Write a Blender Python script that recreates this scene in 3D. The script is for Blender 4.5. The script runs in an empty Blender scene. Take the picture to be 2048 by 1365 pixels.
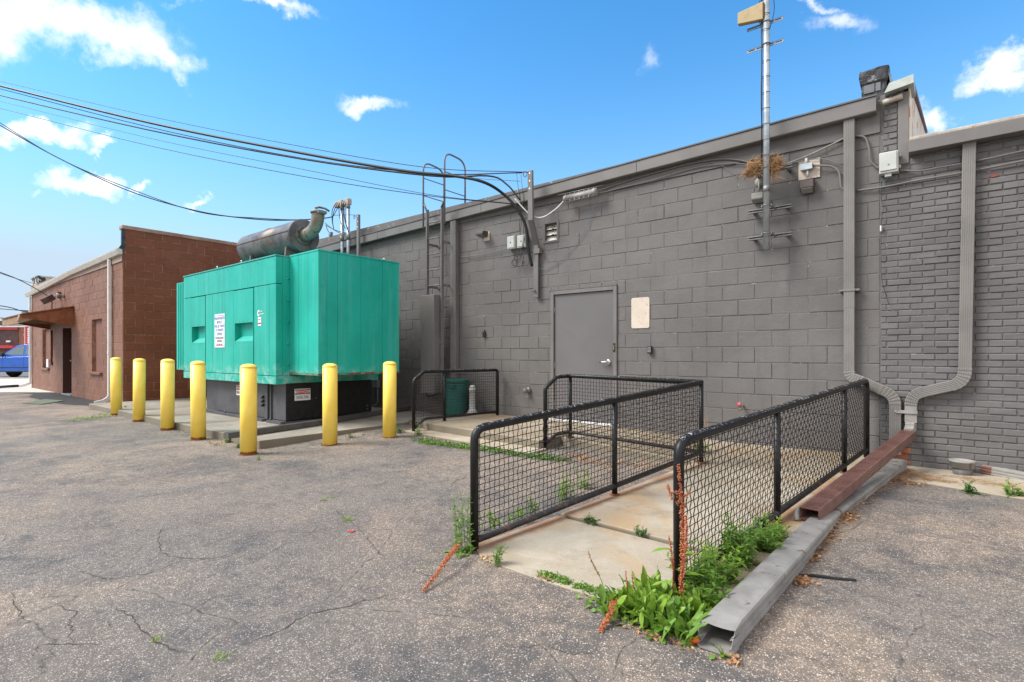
import bpy, math, random
from mathutils import Vector, Matrix, noise as mnoise
random.seed(7)
scene = bpy.context.scene
C = scene.collection
R = math.radians

# ------------------------------------------------------------------ camera
CAMH = 1.3
HEAD = R(39.107)                       # heading: turned left of the wall normal
cam_d = bpy.data.cameras.new('camera')
cam = bpy.data.objects.new('camera', cam_d)
C.objects.link(cam)
cam.location = (0, 0, CAMH)
cam.rotation_euler = (R(90), 0, HEAD)
cam_d.sensor_width = 36
cam_d.lens = 1060 / 2048 * 36
cam_d.shift_y = 25.5 / 2048
cam_d.clip_start = 0.05
cam_d.clip_end = 2000
scene.camera = cam

# ------------------------------------------------------------------ colour, sun, sky
scene.view_settings.view_transform = 'Standard'
scene.view_settings.look = 'None'
scene.view_settings.gamma = 1
scene.view_settings.exposure = 1.6
scene.render.engine = 'CYCLES'

SUN_DIR = Vector((-0.62, -0.62, 0.95)).normalized()   # towards the sun
SUN_EL = math.asin(SUN_DIR.z)
sun_d = bpy.data.lights.new('sun', 'SUN')
sun_d.energy = 1.75
sun_d.angle = R(26)
sun_d.color = (1.0, 0.955, 0.89)
sun = bpy.data.objects.new('sun', sun_d)
C.objects.link(sun)
sun.rotation_euler = SUN_DIR.to_track_quat('Z', 'Y').to_euler()
sun.location = (0, 0, 30)

def ray(px, py):
    u = (px - 1024) / 1060.0
    v = (708 - py) / 1060.0
    s, c = math.sin(HEAD), math.cos(HEAD)
    return Vector((-s + u * c, c + u * s, v))
def at_y(px, py, Y):
    r = ray(px, py); t = Y / r.y
    return Vector((r.x * t, Y, CAMH + r.z * t))
def at_z(px, py, Z):
    r = ray(px, py); t = (Z - CAMH) / r.z
    return Vector((r.x * t, r.y * t, Z))
def at_d(px, py, d):
    r = ray(px, py)
    return Vector((r.x * d, r.y * d, CAMH + r.z * d))

class NT:
    """small node-tree writer"""
    def __init__(s, tree):
        s.t = tree; s.n = tree.nodes; s.l = tree.links
    def new(s, ty, **kw):
        n = s.n.new(ty)
        for k, v in kw.items():
            if k.startswith('i_'):
                key = k[2:]
                key = int(key) if key.isdigit() else key.replace('_', ' ')
                s.set(n, key, v)
            else:
                setattr(n, k, v)
        return n
    def set(s, n, key, v):
        if isinstance(v, bpy.types.NodeSocket):
            s.l.new(v, n.inputs[key])
        else:
            if isinstance(v, tuple) and len(v) == 3 and n.inputs[key].type == 'RGBA':
                v = (*v, 1)
            n.inputs[key].default_value = v
    def math(s, op, a, b=0.0, c=None, clamp=False):
        n = s.n.new('ShaderNodeMath'); n.operation = op; n.use_clamp = clamp
        s.set(n, 0, a); s.set(n, 1, b)
        if c is not None: s.set(n, 2, c)
        return n.outputs[0]
    def mix(s, f, a, b, mode='MIX'):
        n = s.n.new('ShaderNodeMix'); n.data_type = 'RGBA'; n.blend_type = mode
        s.set(n, 0, f); s.set(n, 6, a); s.set(n, 7, b)
        return n.outputs[2]
    def noise(s, vec, scale, detail=4, rough=.55, dist=0, out=0):
        n = s.n.new('ShaderNodeTexNoise')
        s.l.new(vec, n.inputs['Vector'])
        n.inputs['Scale'].default_value = scale; n.inputs['Detail'].default_value = detail
        n.inputs['Roughness'].default_value = rough; n.inputs['Distortion'].default_value = dist
        return n.outputs[out]
    def vor(s, vec, scale, feature='F1', out='Distance', rnd=1):
        n = s.n.new('ShaderNodeTexVoronoi'); n.feature = feature
        s.l.new(vec, n.inputs['Vector'])
        n.inputs['Scale'].default_value = scale; n.inputs['Randomness'].default_value = rnd
        return n.outputs[out]
    def ramp(s, fac, lo, hi, smooth=True):
        n = s.n.new('ShaderNodeMapRange')
        n.interpolation_type = 'SMOOTHSTEP' if smooth else 'LINEAR'
        s.set(n, 0, fac); n.inputs[1].default_value = lo; n.inputs[2].default_value = hi
        return n.outputs[0]
    def scale(s, vec, v3):
        n = s.n.new('ShaderNodeVectorMath'); n.operation = 'MULTIPLY'
        s.l.new(vec, n.inputs[0]); n.inputs[1].default_value = v3
        return n.outputs[0]
    def add(s, a, b):
        n = s.n.new('ShaderNodeVectorMath'); n.operation = 'ADD'
        s.set(n, 0, a); s.set(n, 1, b)
        return n.outputs[0]
    def bump(s, h, strength, dist, normal=None):
        n = s.n.new('ShaderNodeBump')
        s.set(n, 'Height', h); n.inputs['Strength'].default_value = strength
        n.inputs['Distance'].default_value = dist
        if normal is not None: s.l.new(normal, n.inputs['Normal'])
        return n.outputs[0]

world = bpy.data.worlds.new('World')
scene.world = world
world.use_nodes = True
wt = NT(world.node_tree)
for n in list(wt.n): wt.n.remove(n)
sky = wt.new('ShaderNodeTexSky', sky_type='NISHITA', sun_disc=False)
sky.sun_elevation = SUN_EL
sky.sun_rotation = math.atan2(SUN_DIR.x, SUN_DIR.y)
sky.air_density = 1.0; sky.dust_density = 0.4; sky.ozone_density = 2.5
tc = wt.new('ShaderNodeTexCoord')
D = tc.outputs['Generated']
skyc0 = wt.new('ShaderNodeHueSaturation', i_Hue=0.5, i_Saturation=1.15, i_Value=1.0, i_Fac=1.0, i_Color=sky.outputs[0]).outputs[0]
skyc = wt.mix(1.0, skyc0, (.40, .83, .93), 'MULTIPLY')
# clouds: soft lobes in sky directions broken up by noise
wob = wt.noise(D, 9.0, 7, .62, out=1)
wv = wt.new('ShaderNodeVectorMath', operation='SUBTRACT'); wt.l.new(wob, wv.inputs[0]); wv.inputs[1].default_value = (.5, .5, .5)
wv2 = wt.new('ShaderNodeVectorMath', operation='SCALE'); wt.l.new(wv.outputs[0], wv2.inputs[0]); wv2.inputs['Scale'].default_value = .16
DW = wt.add(D, wv2.outputs[0])
CL = [(40, 55, 175, 72, 0, 1.0), (190, 66, 150, 58, 0, 1.0), (305, 95, 80, 44, -35, .95), (540, 2, 110, 20, -5, .75), (420, -5, 90, 12, 0, .5),
      (750, 212, 62, 22, -22, .8), (72, 270, 75, 26, 4, 1.0), (182, 290, 30, 14, 0, .85), (165, 362, 62, 24, -5, 1.0),
      (290, 372, 34, 9, -8, .6), (382, 398, 24, 11, 0, .7), (1690, 42, 62, 28, 5, .62), (1650, 5, 60, 16, 0, .6),
      (1995, 137, 78, 34, 4, 1.0), (1868, 236, 45, 24, -10, .9), (1302, 115, 25, 34, 0, .3), (75, 388, 26, 8, 0, .4),
      (-250, 150, 160, 80, 0, 1.0), (2350, 60, 150, 60, 0, 1.0), (-500, 420, 200, 50, 0, .9), (1400, -300, 260, 70, 10, .9),
      (600, -420, 300, 90, 0, 1.0), (2300, 330, 120, 30, 0, .8)]
tot = None
for (px, py, rx, ry, an, wgt) in CL:
    d0 = ray(px, py)
    L = d0.length; d0n = d0.normalized()
    ax = Vector((math.cos(HEAD), math.sin(HEAD), 0)); ax = (ax - d0n * ax.dot(d0n)).normalized()
    up = Vector((0, 0, 1)); up = (up - d0n * up.dot(d0n) - ax * up.dot(ax)).normalized()
    a = R(an)
    e1 = (ax * math.cos(a) + up * math.sin(a)) * (1060 * L / rx)
    e2 = (up * math.cos(a) - ax * math.sin(a)) * (1060 * L / ry)
    def dt(v):
        n = wt.new('ShaderNodeVectorMath', operation='DOT_PRODUCT'); wt.l.new(DW, n.inputs[0]); n.inputs[1].default_value = v
        return n.outputs['Value']
    q1 = wt.math('SUBTRACT', dt(e1), e1.dot(d0n)); q2 = wt.math('SUBTRACT', dt(e2), e2.dot(d0n))
    r2 = wt.math('ADD', wt.math('MULTIPLY', q1, q1), wt.math('MULTIPLY', q2, q2))
    m = wt.math('MULTIPLY', wt.math('SUBTRACT', 1.25, wt.math('SQRT', r2), clamp=True), wgt)
    # only the hemisphere facing that direction
    m = wt.math('MULTIPLY', m, wt.math('GREATER_THAN', dt(d0n), .3))
    tot = m if tot is None else wt.math('MAXIMUM', tot, m)
fine = wt.noise(D, 26, 10, .66)
cl = wt.math('ADD', tot, wt.math('MULTIPLY', wt.math('SUBTRACT', fine, .5), .9))
clm = wt.math('MULTIPLY', wt.ramp(cl, .0, 1.4), wt.math('GREATER_THAN', tot, .001))
clm = wt.math('MULTIPLY', clm, wt.ramp(tot, 0, .3))
sep = wt.new('ShaderNodeSeparateXYZ'); wt.l.new(D, sep.inputs[0])
# unseen, added cloud bank behind the photographer, lighting the walls evenly
bk = wt.new('ShaderNodeVectorMath', operation='DOT_PRODUCT'); wt.l.new(D, bk.inputs[0]); bk.inputs[1].default_value = (math.sin(HEAD), -math.cos(HEAD), .55)
fill_bank = wt.math('MULTIPLY', wt.ramp(bk.outputs['Value'], -.05, .55), wt.ramp(wt.noise(D, 3.2, 6, .6, .5), .30, .52))
# thin high haze towards the horizon
hz = wt.math('POWER', wt.math('SUBTRACT', 1.0, wt.math('ABSOLUTE', sep.outputs[2]), clamp=True), 6)
skyh = wt.mix(wt.math('MULTIPLY', hz, 2.5, clamp=True), skyc, (2.05, 2.6, 3.15))
skyf = wt.mix(wt.math('MAXIMUM', clm, wt.math('MULTIPLY', fill_bank, .85)), skyh, (5.9, 5.5, 5.1))
bg = wt.new('ShaderNodeBackground', i_Strength=.1)
wt.l.new(skyf, bg.inputs[0])
wo = wt.new('ShaderNodeOutputWorld'); wt.l.new(bg.outputs[0], wo.inputs[0])

# ------------------------------------------------------------------ mesh builder
ORG = {}
SPLIT = {'awning_cheek', 'clamp', 'bolt', 'rivet', 'bolt_hole', 'stand_off', 'felt_patch', 'seam_post', 'hood_rib', 'mesh_clip'}
class MB:
    def __init__(s): s.v = []; s.f = []; s.sm = []
    def add(s, vs, fs, smooth=False):
        b = len(s.v); s.v += [Vector(v) for v in vs]
        for f in fs: s.f.append([i + b for i in f]); s.sm.append(smooth)
    def box(s, x0, x1, y0, y1, z0, z1, m=None):
        if x0 > x1: x0, x1 = x1, x0
        if y0 > y1: y0, y1 = y1, y0
        if z0 > z1: z0, z1 = z1, z0
        vs = [Vector(p) for p in ((x0, y0, z0), (x1, y0, z0), (x1, y1, z0), (x0, y1, z0), (x0, y0, z1), (x1, y0, z1), (x1, y1, z1), (x0, y1, z1))]
        if m is not None: vs = [m @ v for v in vs]
        s.add(vs, [(0, 3, 2, 1), (4, 5, 6, 7), (0, 1, 5, 4), (1, 2, 6, 5), (2, 3, 7, 6), (3, 0, 4, 7)])
        return s
    def cbox(s, x0, x1, y0, y1, z0, z1, c, m=None):
        """box with chamfered edges towards -Y (the seen face)"""
        vs = [(x0, y1, z0), (x1, y1, z0), (x1, y1, z1), (x0, y1, z1), (x0, y0 + c, z0), (x1, y0 + c, z0), (x1, y0 + c, z1), (x0, y0 + c, z1),
              (x0 + c, y0, z0 + c), (x1 - c, y0, z0 + c), (x1 - c, y0, z1 - c), (x0 + c, y0, z1 - c)]
        if m is not None: vs = [m @ Vector(v) for v in vs]
        s.add(vs, [(0, 4, 7, 3), (1, 2, 6, 5), (3, 7, 6, 2), (0, 1, 5, 4), (4, 8, 11, 7), (5, 6, 10, 9), (7, 11, 10, 6), (4, 5, 9, 8), (8, 9, 10, 11)])
        return s
    def prism(s, pts, off):
        """polygon pts (3d) extruded by vector off"""
        n = len(pts); pts = [Vector(p) for p in pts]; off = Vector(off)
        s.add(pts + [p + off for p in pts], [tuple(range(n))[::-1], tuple(range(n, 2 * n))] + [(i, (i + 1) % n, n + (i + 1) % n, n + i) for i in range(n)])
        return s
    def quad(s, a, b, c, d): s.add([a, b, c, d], [(0, 1, 2, 3)]); return s
    def tube(s, pts, r, n=8, caps=True, smooth=True):
        pts = [Vector(p) for p in pts]
        rs = r if isinstance(r, (list, tuple)) else [r] * len(pts)
        b = len(s.v); prev = None
        for i, p in enumerate(pts):
            t = (pts[min(i + 1, len(pts) - 1)] - pts[max(i - 1, 0)])
            if t.length < 1e-9: t = Vector((0, 0, 1))
            t.normalize()
            if prev is None:
                ref = Vector((0, 0, 1)) if abs(t.z) < .9 else Vector((1, 0, 0))
                a = t.cross(ref).normalized()
            else:
                a = (prev - t * prev.dot(t))
                a = a.normalized() if a.length > 1e-6 else t.orthogonal().normalized()
            prev = a; bb = t.cross(a)
            for k in range(n):
                an = 2 * math.pi * k / n
                s.v.append(p + (a * math.cos(an) + bb * math.sin(an)) * rs[i])
        for i in range(len(pts) - 1):
            for k in range(n):
                s.f.append([b + i * n + k, b + i * n + (k + 1) % n, b + (i + 1) * n + (k + 1) % n, b + (i + 1) * n + k]); s.sm.append(smooth)
        if caps:
            s.f.append([b + k for k in range(n)][::-1]); s.sm.append(False)
            e = b + (len(pts) - 1) * n
            s.f.append([e + k for k in range(n)]); s.sm.append(False)
        return s
    def cyl(s, p0, p1, r, n=16, r1=None):
        return s.tube([p0, p1], [r, r if r1 is None else r1], n)
    def lathe(s, base, axis, prof, n=24, smooth=True):
        """prof: list of (distance along axis, radius)"""
        axis = Vector(axis).normalized(); base = Vector(base)
        a = axis.orthogonal().normalized(); bb = axis.cross(a)
        b = len(s.v)
        for (h, r) in prof:
            for k in range(n):
                an = 2 * math.pi * k / n
                s.v.append(base + axis * h + (a * math.cos(an) + bb * math.sin(an)) * max(r, 1e-4))
        for i in range(len(prof) - 1):
            for k in range(n):
                s.f.append([b + i * n + k, b + i * n + (k + 1) % n, b + (i + 1) * n + (k + 1) % n, b + (i + 1) * n + k]); s.sm.append(smooth)
        s.f.append([b + k for k in range(n)][::-1]); s.sm.append(False)
        e = b + (len(prof) - 1) * n
        s.f.append([e + k for k in range(n)]); s.sm.append(False)
        return s
    def sweep(s, pts, prof, nrm, scales=None, caps=True, open_end=False):
        """profile (a,b) swept along pts; b axis ~ nrm"""
        pts = [Vector(p) for p in pts]; nrm = Vector(nrm)
        b = len(s.v); n = len(prof)
        for i, p in enumerate(pts):
            t0 = (pts[i] - pts[i - 1]).normalized() if i > 0 else None
            t1 = (pts[i + 1] - pts[i]).normalized() if i < len(pts) - 1 else None
            t = ((t0 or t1) + (t1 or t0)).normalized()
            k = 1.0 / max(.5, t.dot(t0 or t1))
            a = nrm.cross(t).normalized(); bb = t.cross(a).normalized()
            sc = scales[i] if scales else 1
            for (u, w) in prof: s.v.append(p + a * (u * sc * k) + bb * (w * sc))
        for i in range(len(pts) - 1):
            for k in range(n):
                s.f.append([b + i * n + k, b + i * n + (k + 1) % n, b + (i + 1) * n + (k + 1) % n, b + (i + 1) * n + k]); s.sm.append(False)
        if caps:
            e = b + (len(pts) - 1) * n
            if not open_end: s.f.append([b + k for k in range(n)][::-1]); s.sm.append(False)
            s.f.append([e + k for k in range(n)]); s.sm.append(False)
        return s
    def build(s, name, mat, parent=None, org=None, bevel=0, seg=2, solid=0):
        if name in SPLIT and parent is not None:
            up = list(range(len(s.v)))
            def fd(i):
                while up[i] != i: up[i] = up[up[i]]; i = up[i]
                return i
            for f in s.f:
                for i in f[1:]: up[fd(i)] = fd(f[0])
            comp = {}
            for f, sm in zip(s.f, s.sm): comp.setdefault(fd(f[0]), []).append((f, sm))
            if len(comp) > 1:
                for fl in comp.values():
                    ids = sorted({i for f, _ in fl for i in f}); mp = {i: k for k, i in enumerate(ids)}
                    q = MB(); q.v = [s.v[i] for i in ids]; q.f = [[mp[i] for i in f] for f, _ in fl]; q.sm = [m_ for _, m_ in fl]
                    o = q.build(name, mat, parent, org, bevel, seg, solid)
                return o
        me = bpy.data.meshes.new(name)
        if parent is not None: o0 = ORG[parent.name]
        elif org is not None: o0 = Vector(org)
        else:
            xs = [v.x for v in s.v]; ys = [v.y for v in s.v]; zs = [v.z for v in s.v]
            o0 = Vector(((min(xs) + max(xs)) / 2, (min(ys) + max(ys)) / 2, min(zs)))
        me.from_pydata([tuple(v - o0) for v in s.v], [], s.f)
        me.polygons.foreach_set('use_smooth', s.sm)
        if isinstance(mat, (list, tuple)):
            for m in mat: me.materials.append(m)
        else: me.materials.append(mat)
        me.update()
        o = bpy.data.objects.new(name, me); C.objects.link(o)
        if parent is not None: o.parent = parent
        else: o.location = o0
        ORG[o.name] = o0
        if solid:
            md = o.modifiers.new('solid', 'SOLIDIFY'); md.thickness = solid; md.offset = 0
        if bevel:
            md = o.modifiers.new('bevel', 'BEVEL'); md.width = bevel; md.segments = seg; md.limit_method = 'ANGLE'; md.angle_limit = R(40)
        return o

def thing(name, label, cat, loc, group=None):
    o = bpy.data.objects.new(name, None); C.objects.link(o)
    o.empty_display_size = .2
    o.location = loc; ORG[o.name] = Vector(loc)
    o['label'] = label; o['category'] = cat
    if group: o['group'] = group
    return o
def tag(o, label, cat, group=None):
    o['label'] = label; o['category'] = cat
    if group: o['group'] = group
    return o
def struct(o): o['kind'] = 'structure'; return o
def stuff(o, label, cat): o['kind'] = 'stuff'; o['label'] = label; o['category'] = cat; return o

def arc(c, r, a0, a1, n, ax=Vector((1, 0, 0)), ay=Vector((0, 0, 1))):
    return [Vector(c) + ax * (r * math.cos(a0 + (a1 - a0) * i / n)) + ay * (r * math.sin(a0 + (a1 - a0) * i / n)) for i in range(n + 1)]
def fillet(pts, r, n=6):
    """round the inner corners of a polyline"""
    pts = [Vector(p) for p in pts]; out = [pts[0]]
    for i in range(1, len(pts) - 1):
        p = pts[i]; a = (pts[i - 1] - p); b = (pts[i + 1] - p)
        rr = min(r, a.length * .45, b.length * .45)
        A = p + a.normalized() * rr; B = p + b.normalized() * rr
        for k in range(n + 1):
            t = k / n
            out.append(A * (1 - t) ** 2 + p * 2 * t * (1 - t) + B * t * t)
    out.append(pts[-1]); return out

_txt = {}
def text(name, s, size, mat, parent, origin, xdir, zdir, align='CENTER', ext=.001, sx=1.0):
    cu = bpy.data.curves.new('txt', 'FONT'); cu.body = s; cu.size = size; cu.align_x = align; cu.align_y = 'CENTER'
    cu.extrude = ext; cu.resolution_u = 3
    ob = bpy.data.objects.new('txt', cu); C.objects.link(ob)
    dg = bpy.context.evaluated_depsgraph_get()
    me = bpy.data.meshes.new_from_object(ob.evaluated_get(dg))
    bpy.data.objects.remove(ob); bpy.data.curves.remove(cu)
    xd = Vector(xdir).normalized(); zd = Vector(zdir).normalized(); n = xd.cross(zd)
    M4 = Matrix(((xd.x * sx, zd.x, n.x, origin[0]), (xd.y * sx, zd.y, n.y, origin[1]), (xd.z * sx, zd.z, n.z, origin[2]), (0, 0, 0, 1)))
    me.transform(M4)
    me.transform(Matrix.Translation(-ORG[parent.name]))
    me.materials.clear(); me.materials.append(mat)
    me.name = name
    o = bpy.data.objects.new(name, me); C.objects.link(o); o.parent = parent; ORG[o.name] = ORG[parent.name]
    return o

# ------------------------------------------------------------------ materials
def newmat(name):
    m = bpy.data.materials.new(name); m.use_nodes = True
    t = NT(m.node_tree)
    for n in list(t.n): t.n.remove(n)
    out = t.new('ShaderNodeOutputMaterial')
    b = t.new('ShaderNodeBsdfPrincipled')
    t.l.new(b.outputs[0], out.inputs[0])
    geo = t.new('ShaderNodeNewGeometry')
    return m, t, b, geo
def gen(name, c1, c2, scale=3, rough=.7, metal=0, bump=.15, bscale=60, bdist=.004, vert=False, speck=None, sscale=120, sth=.62, spec=.4,
        isl=0, wear=None, wearth=.62, wscale=12, up_wear=False, lowrust=None):
    m, t, b, geo = newmat(name)
    P = geo.outputs['Position']
    Pn = t.scale(P, (1, 1, .12)) if vert else P
    f = t.ramp(t.noise(Pn, scale, 6, .6, .3), .32, .68)
    col = t.mix(f, c1, c2)
    if isl:
        v = t.new('ShaderNodeMapRange'); t.l.new(geo.outputs['Random Per Island'], v.inputs[0]); v.inputs[3].default_value = 1 - isl; v.inputs[4].default_value = 1 + isl
        cc = t.new('ShaderNodeVectorMath', operation='SCALE'); t.l.new(col, cc.inputs[0]); t.l.new(v.outputs[0], cc.inputs['Scale']); col = cc.outputs[0]
    if speck is not None:
        sp = t.ramp(t.noise(P, sscale, 2, .5), sth, sth + .06)
        col = t.mix(sp, col, speck)
    if wear is not None:
        w = t.ramp(t.noise(P, wscale, 8, .68, .6), wearth, wearth + .05)
        if up_wear:
            sp_ = t.new('ShaderNodeSeparateXYZ'); t.l.new(geo.outputs['True Normal'], sp_.inputs[0])
            w = t.math('MULTIPLY', w, t.ramp(sp_.outputs[2], .45, .8))
        col = t.mix(w, col, wear)
    if lowrust is not None:
        zc, amp, rc = lowrust
        sp2 = t.new('ShaderNodeSeparateXYZ'); t.l.new(P, sp2.inputs[0])
        h = t.math('SUBTRACT', sp2.outputs[2], t.math('MULTIPLY', t.noise(P, 25, 5, .7), amp * 2))
        w = t.math('SUBTRACT', 1.0, t.ramp(h, zc - amp * 1.2, zc - amp * .9))
        col = t.mix(w, col, rc)
    t.set(b, 'Base Color', col)
    b.inputs['Roughness'].default_value = rough
    b.inputs['Metallic'].default_value = metal
    b.inputs['Specular IOR Level'].default_value = spec
    if bump:
        t.set(b, 'Normal', t.bump(t.noise(P, bscale, 6, .65), bump, bdist))
    return m
def plain(name, c, rough=.6, metal=0, spec=.4):
    m, t, b, geo = newmat(name)
    P = geo.outputs['Position']
    v = t.ramp(t.noise(P, 14, 4, .6), .2, .8)
    t.set(b, 'Base Color', t.mix(v, tuple(x * .88 for x in c), tuple(min(1, x * 1.1) for x in c)))
    b.inputs['Roughness'].default_value = rough; b.inputs['Metallic'].default_value = metal
    b.inputs['Specular IOR Level'].default_value = spec
    return m

def asphalt_mat():
    m, t, b, geo = newmat('asphalt')
    P = geo.outputs['Position']
    wob = t.noise(P, 1.3, 4, .55, out=1)
    Pw = t.add(P, t.new('ShaderNodeVectorMath', operation='SCALE', i_0=wob, i_Scale=.35).outputs[0])
    # worn brown-grey versus dark sealed patches
    big = t.noise(P, .42, 5, .6, .7)
    mid = t.noise(P, 2.1, 6, .68, .5)
    small = t.noise(P, 7.5, 7, .72, .3)
    worn = t.ramp(t.math('ADD', t.math('MULTIPLY', big, .36), t.math('ADD', t.math('MULTIPLY', mid, .34), t.math('MULTIPLY', small, .30))), .405, .565)
    base = t.mix(worn, (.100, .102, .108), (.300, .252, .205))
    pink = t.ramp(t.noise(P, .75, 3, .5), .48, .66)
    base = t.mix(t.math('MULTIPLY', pink, .35), base, (.205, .160, .138))
    # stones: a mosaic of pale and dark chips with dark binder between them
    c1 = t.new('ShaderNodeTexVoronoi'); Ps = t.add(P, t.new('ShaderNodeVectorMath', operation='SCALE', i_0=t.noise(P, 90, 3, .6, out=1), i_Scale=.014).outputs[0])
    t.l.new(Ps, c1.inputs['Vector']); c1.inputs['Scale'].default_value = 135
    stonev = t.new('ShaderNodeSeparateColor'); t.l.new(c1.outputs['Color'], stonev.inputs[0])
    inst = t.math('SUBTRACT', 1.0, t.ramp(c1.outputs['Distance'], .22, .62))
    tone = t.math('ADD', t.math('POWER', stonev.outputs[0], 1.6), t.math('MULTIPLY', t.math('SUBTRACT', worn, .5), .30))
    base2 = t.mix(t.math('MULTIPLY', t.ramp(tone, .25, .75, False), inst), base, (.74, .68, .61))
    base2 = t.mix(t.math('MULTIPLY', t.ramp(stonev.outputs[1], .35, .95), t.math('MULTIPLY', inst, .75)), base2, (.055, .052, .052))
    base2 = t.mix(t.math('MULTIPLY', t.math('SUBTRACT', 1.0, inst), .42), base2, (.045, .043, .043))
    c2 = t.new('ShaderNodeTexVoronoi'); t.l.new(Ps, c2.inputs['Vector']); c2.inputs['Scale'].default_value = 78
    s2 = t.new('ShaderNodeSeparateColor'); t.l.new(c2.outputs['Color'], s2.inputs[0])
    l2 = t.math('MULTIPLY', t.math('SUBTRACT', 1.0, t.ramp(c2.outputs['Distance'], .12, .38)), t.ramp(t.math('ADD', s2.outputs[2], t.math('MULTIPLY', worn, .12)), .80, .98))
    base2 = t.mix(t.math('MULTIPLY', l2, .75), base2, (.60, .55, .49))
    grit = t.ramp(t.noise(P, 26, 6, .75), .3, .7)
    base2 = t.mix(t.math('MULTIPLY', t.math('SUBTRACT', 1.0, grit), .5), base2, (.06, .056, .055))
    # broad worn and sealed areas of the lot differ in tint
    area = t.ramp(t.noise(t.add(P, (7.3, 2.1, 0)), .33, 5, .62, .8), .40, .60)
    base2 = t.mix(1.0, base2, t.mix(area, (.96, .95, .96), (1.44, 1.30, 1.17)), 'MULTIPLY')
    # cracks
    e1 = t.vor(Pw, .85, 'DISTANCE_TO_EDGE')
    jag = t.noise(P, 18, 5, .7)
    cw = t.math('ADD', e1, t.math('MULTIPLY', t.math('SUBTRACT', jag, .5), .034))
    crmask = t.ramp(t.noise(P, .6, 3, .5), .36, .50)
    crack = t.math('MULTIPLY', t.math('SUBTRACT', 1.0, t.ramp(cw, -.008, .007)), crmask)
    e2 = t.vor(t.add(Pw, Vector((5, 3, 1))[:]), 2.4, 'DISTANCE_TO_EDGE')
    cw2 = t.math('ADD', e2, t.math('MULTIPLY', t.math('SUBTRACT', jag, .5), .06))
    crack2 = t.math('MULTIPLY', t.math('SUBTRACT', 1.0, t.ramp(cw2, -.02, .008)), t.ramp(t.noise(P, 1.1, 3, .5), .48, .58))
    cr = t.math('MAXIMUM', crack, t.math('MULTIPLY', crack2, .8))
    side = t.math('MULTIPLY', t.math('SUBTRACT', 1.0, t.ramp(cw, .0, .05)), t.math('MULTIPLY', crmask, .28))
    base2 = t.mix(side, base2, (.25, .215, .18))
    base3 = t.mix(t.math('MULTIPLY', cr, .85), base2, (.028, .025, .022))
    # white scuffs
    sc = t.ramp(t.noise(t.scale(P, (1, 2.2, 1)), .8, 6, .6, .4), .71, .8)
    base3 = t.mix(t.math('MULTIPLY', sc, .5), base3, (.36, .36, .37))
    t.set(b, 'Base Color', base3)
    b.inputs['Roughness'].default_value = .82; b.inputs['Specular IOR Level'].default_value = .35
    h = t.math('ADD', t.math('MULTIPLY', inst, .8), t.math('MULTIPLY', t.noise(P, 240, 3, .6), .7))
    h = t.math('ADD', h, t.math('MULTIPLY', l2, .8))
    n1 = t.bump(h, .7, .005)
    n2 = t.bump(t.math('SUBTRACT', t.math('MULTIPLY', mid, 1.2), cr), .5, .02, n1)
    t.set(b, 'Normal', n2)
    return m
def concrete_mat(name, c1, c2, stain, dirt=(.22, .19, .15), rails=()):
    m, t, b, geo = newmat(name)
    P = geo.outputs['Position']
    a = t.ramp(t.noise(P, 1.6, 7, .62, .4), .35, .65)
    col = t.mix(a, c1, c2)
    col = t.mix(t.math('MULTIPLY', t.ramp(t.noise(P, .9, 5, .6, .8), .52, .68), .75), col, stain)
    col = t.mix(t.math('MULTIPLY', t.ramp(t.noise(P, 3.3, 7, .7, .4), .55, .68), .55), col, dirt)
    for (ax, ay, bx, by) in rails:
        L_ = math.hypot(bx - ax, by - ay); nx, ny = (by - ay) / L_, -(bx - ax) / L_
        dn = t.new('ShaderNodeVectorMath', operation='DOT_PRODUCT', i_0=P, i_1=(nx, ny, 0)).outputs['Value']
        dd = t.math('ABSOLUTE', t.math('SUBTRACT', dn, ax * nx + ay * ny))
        dd = t.math('ADD', dd, t.math('MULTIPLY', t.math('SUBTRACT', t.noise(P, 4, 6, .65), .5), .30))
        col = t.mix(t.math('MULTIPLY', t.math('SUBTRACT', 1.0, t.ramp(dd, .01, .13)), .8), col, (.26, .125, .06))
    g = t.noise(P, 260, 2, .6)
    col = t.mix(t.math('MULTIPLY', t.ramp(g, .56, .66), .35), col, (.12, .10, .085))
    col = t.mix(t.math('MULTIPLY', t.ramp(t.noise(P, 180, 2, .5), .6, .66), .4), col, (.62, .58, .52))
    e = t.vor(t.add(P, t.noise(P, 3, 4, .6, out=1)), .55, 'DISTANCE_TO_EDGE')
    crk = t.math('MULTIPLY', t.math('SUBTRACT', 1.0, t.ramp(e, 0, .006)), .6)
    col = t.mix(t.math('MULTIPLY', crk, t.ramp(t.noise(P, .7, 2, .5), .6, .7)), col, (.10, .085, .07))
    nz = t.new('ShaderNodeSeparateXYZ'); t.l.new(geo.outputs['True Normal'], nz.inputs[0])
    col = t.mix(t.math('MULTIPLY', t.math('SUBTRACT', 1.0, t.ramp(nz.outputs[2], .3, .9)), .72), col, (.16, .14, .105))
    t.set(b, 'Base Color', col)
    b.inputs['Roughness'].default_value = .85; b.inputs['Specular IOR Level'].default_value = .3
    h = t.math('ADD', t.math('MULTIPLY', g, .5), t.noise(P, 40, 5, .6))
    t.set(b, 'Normal', t.bump(h, .35, .004))
    return m
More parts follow.
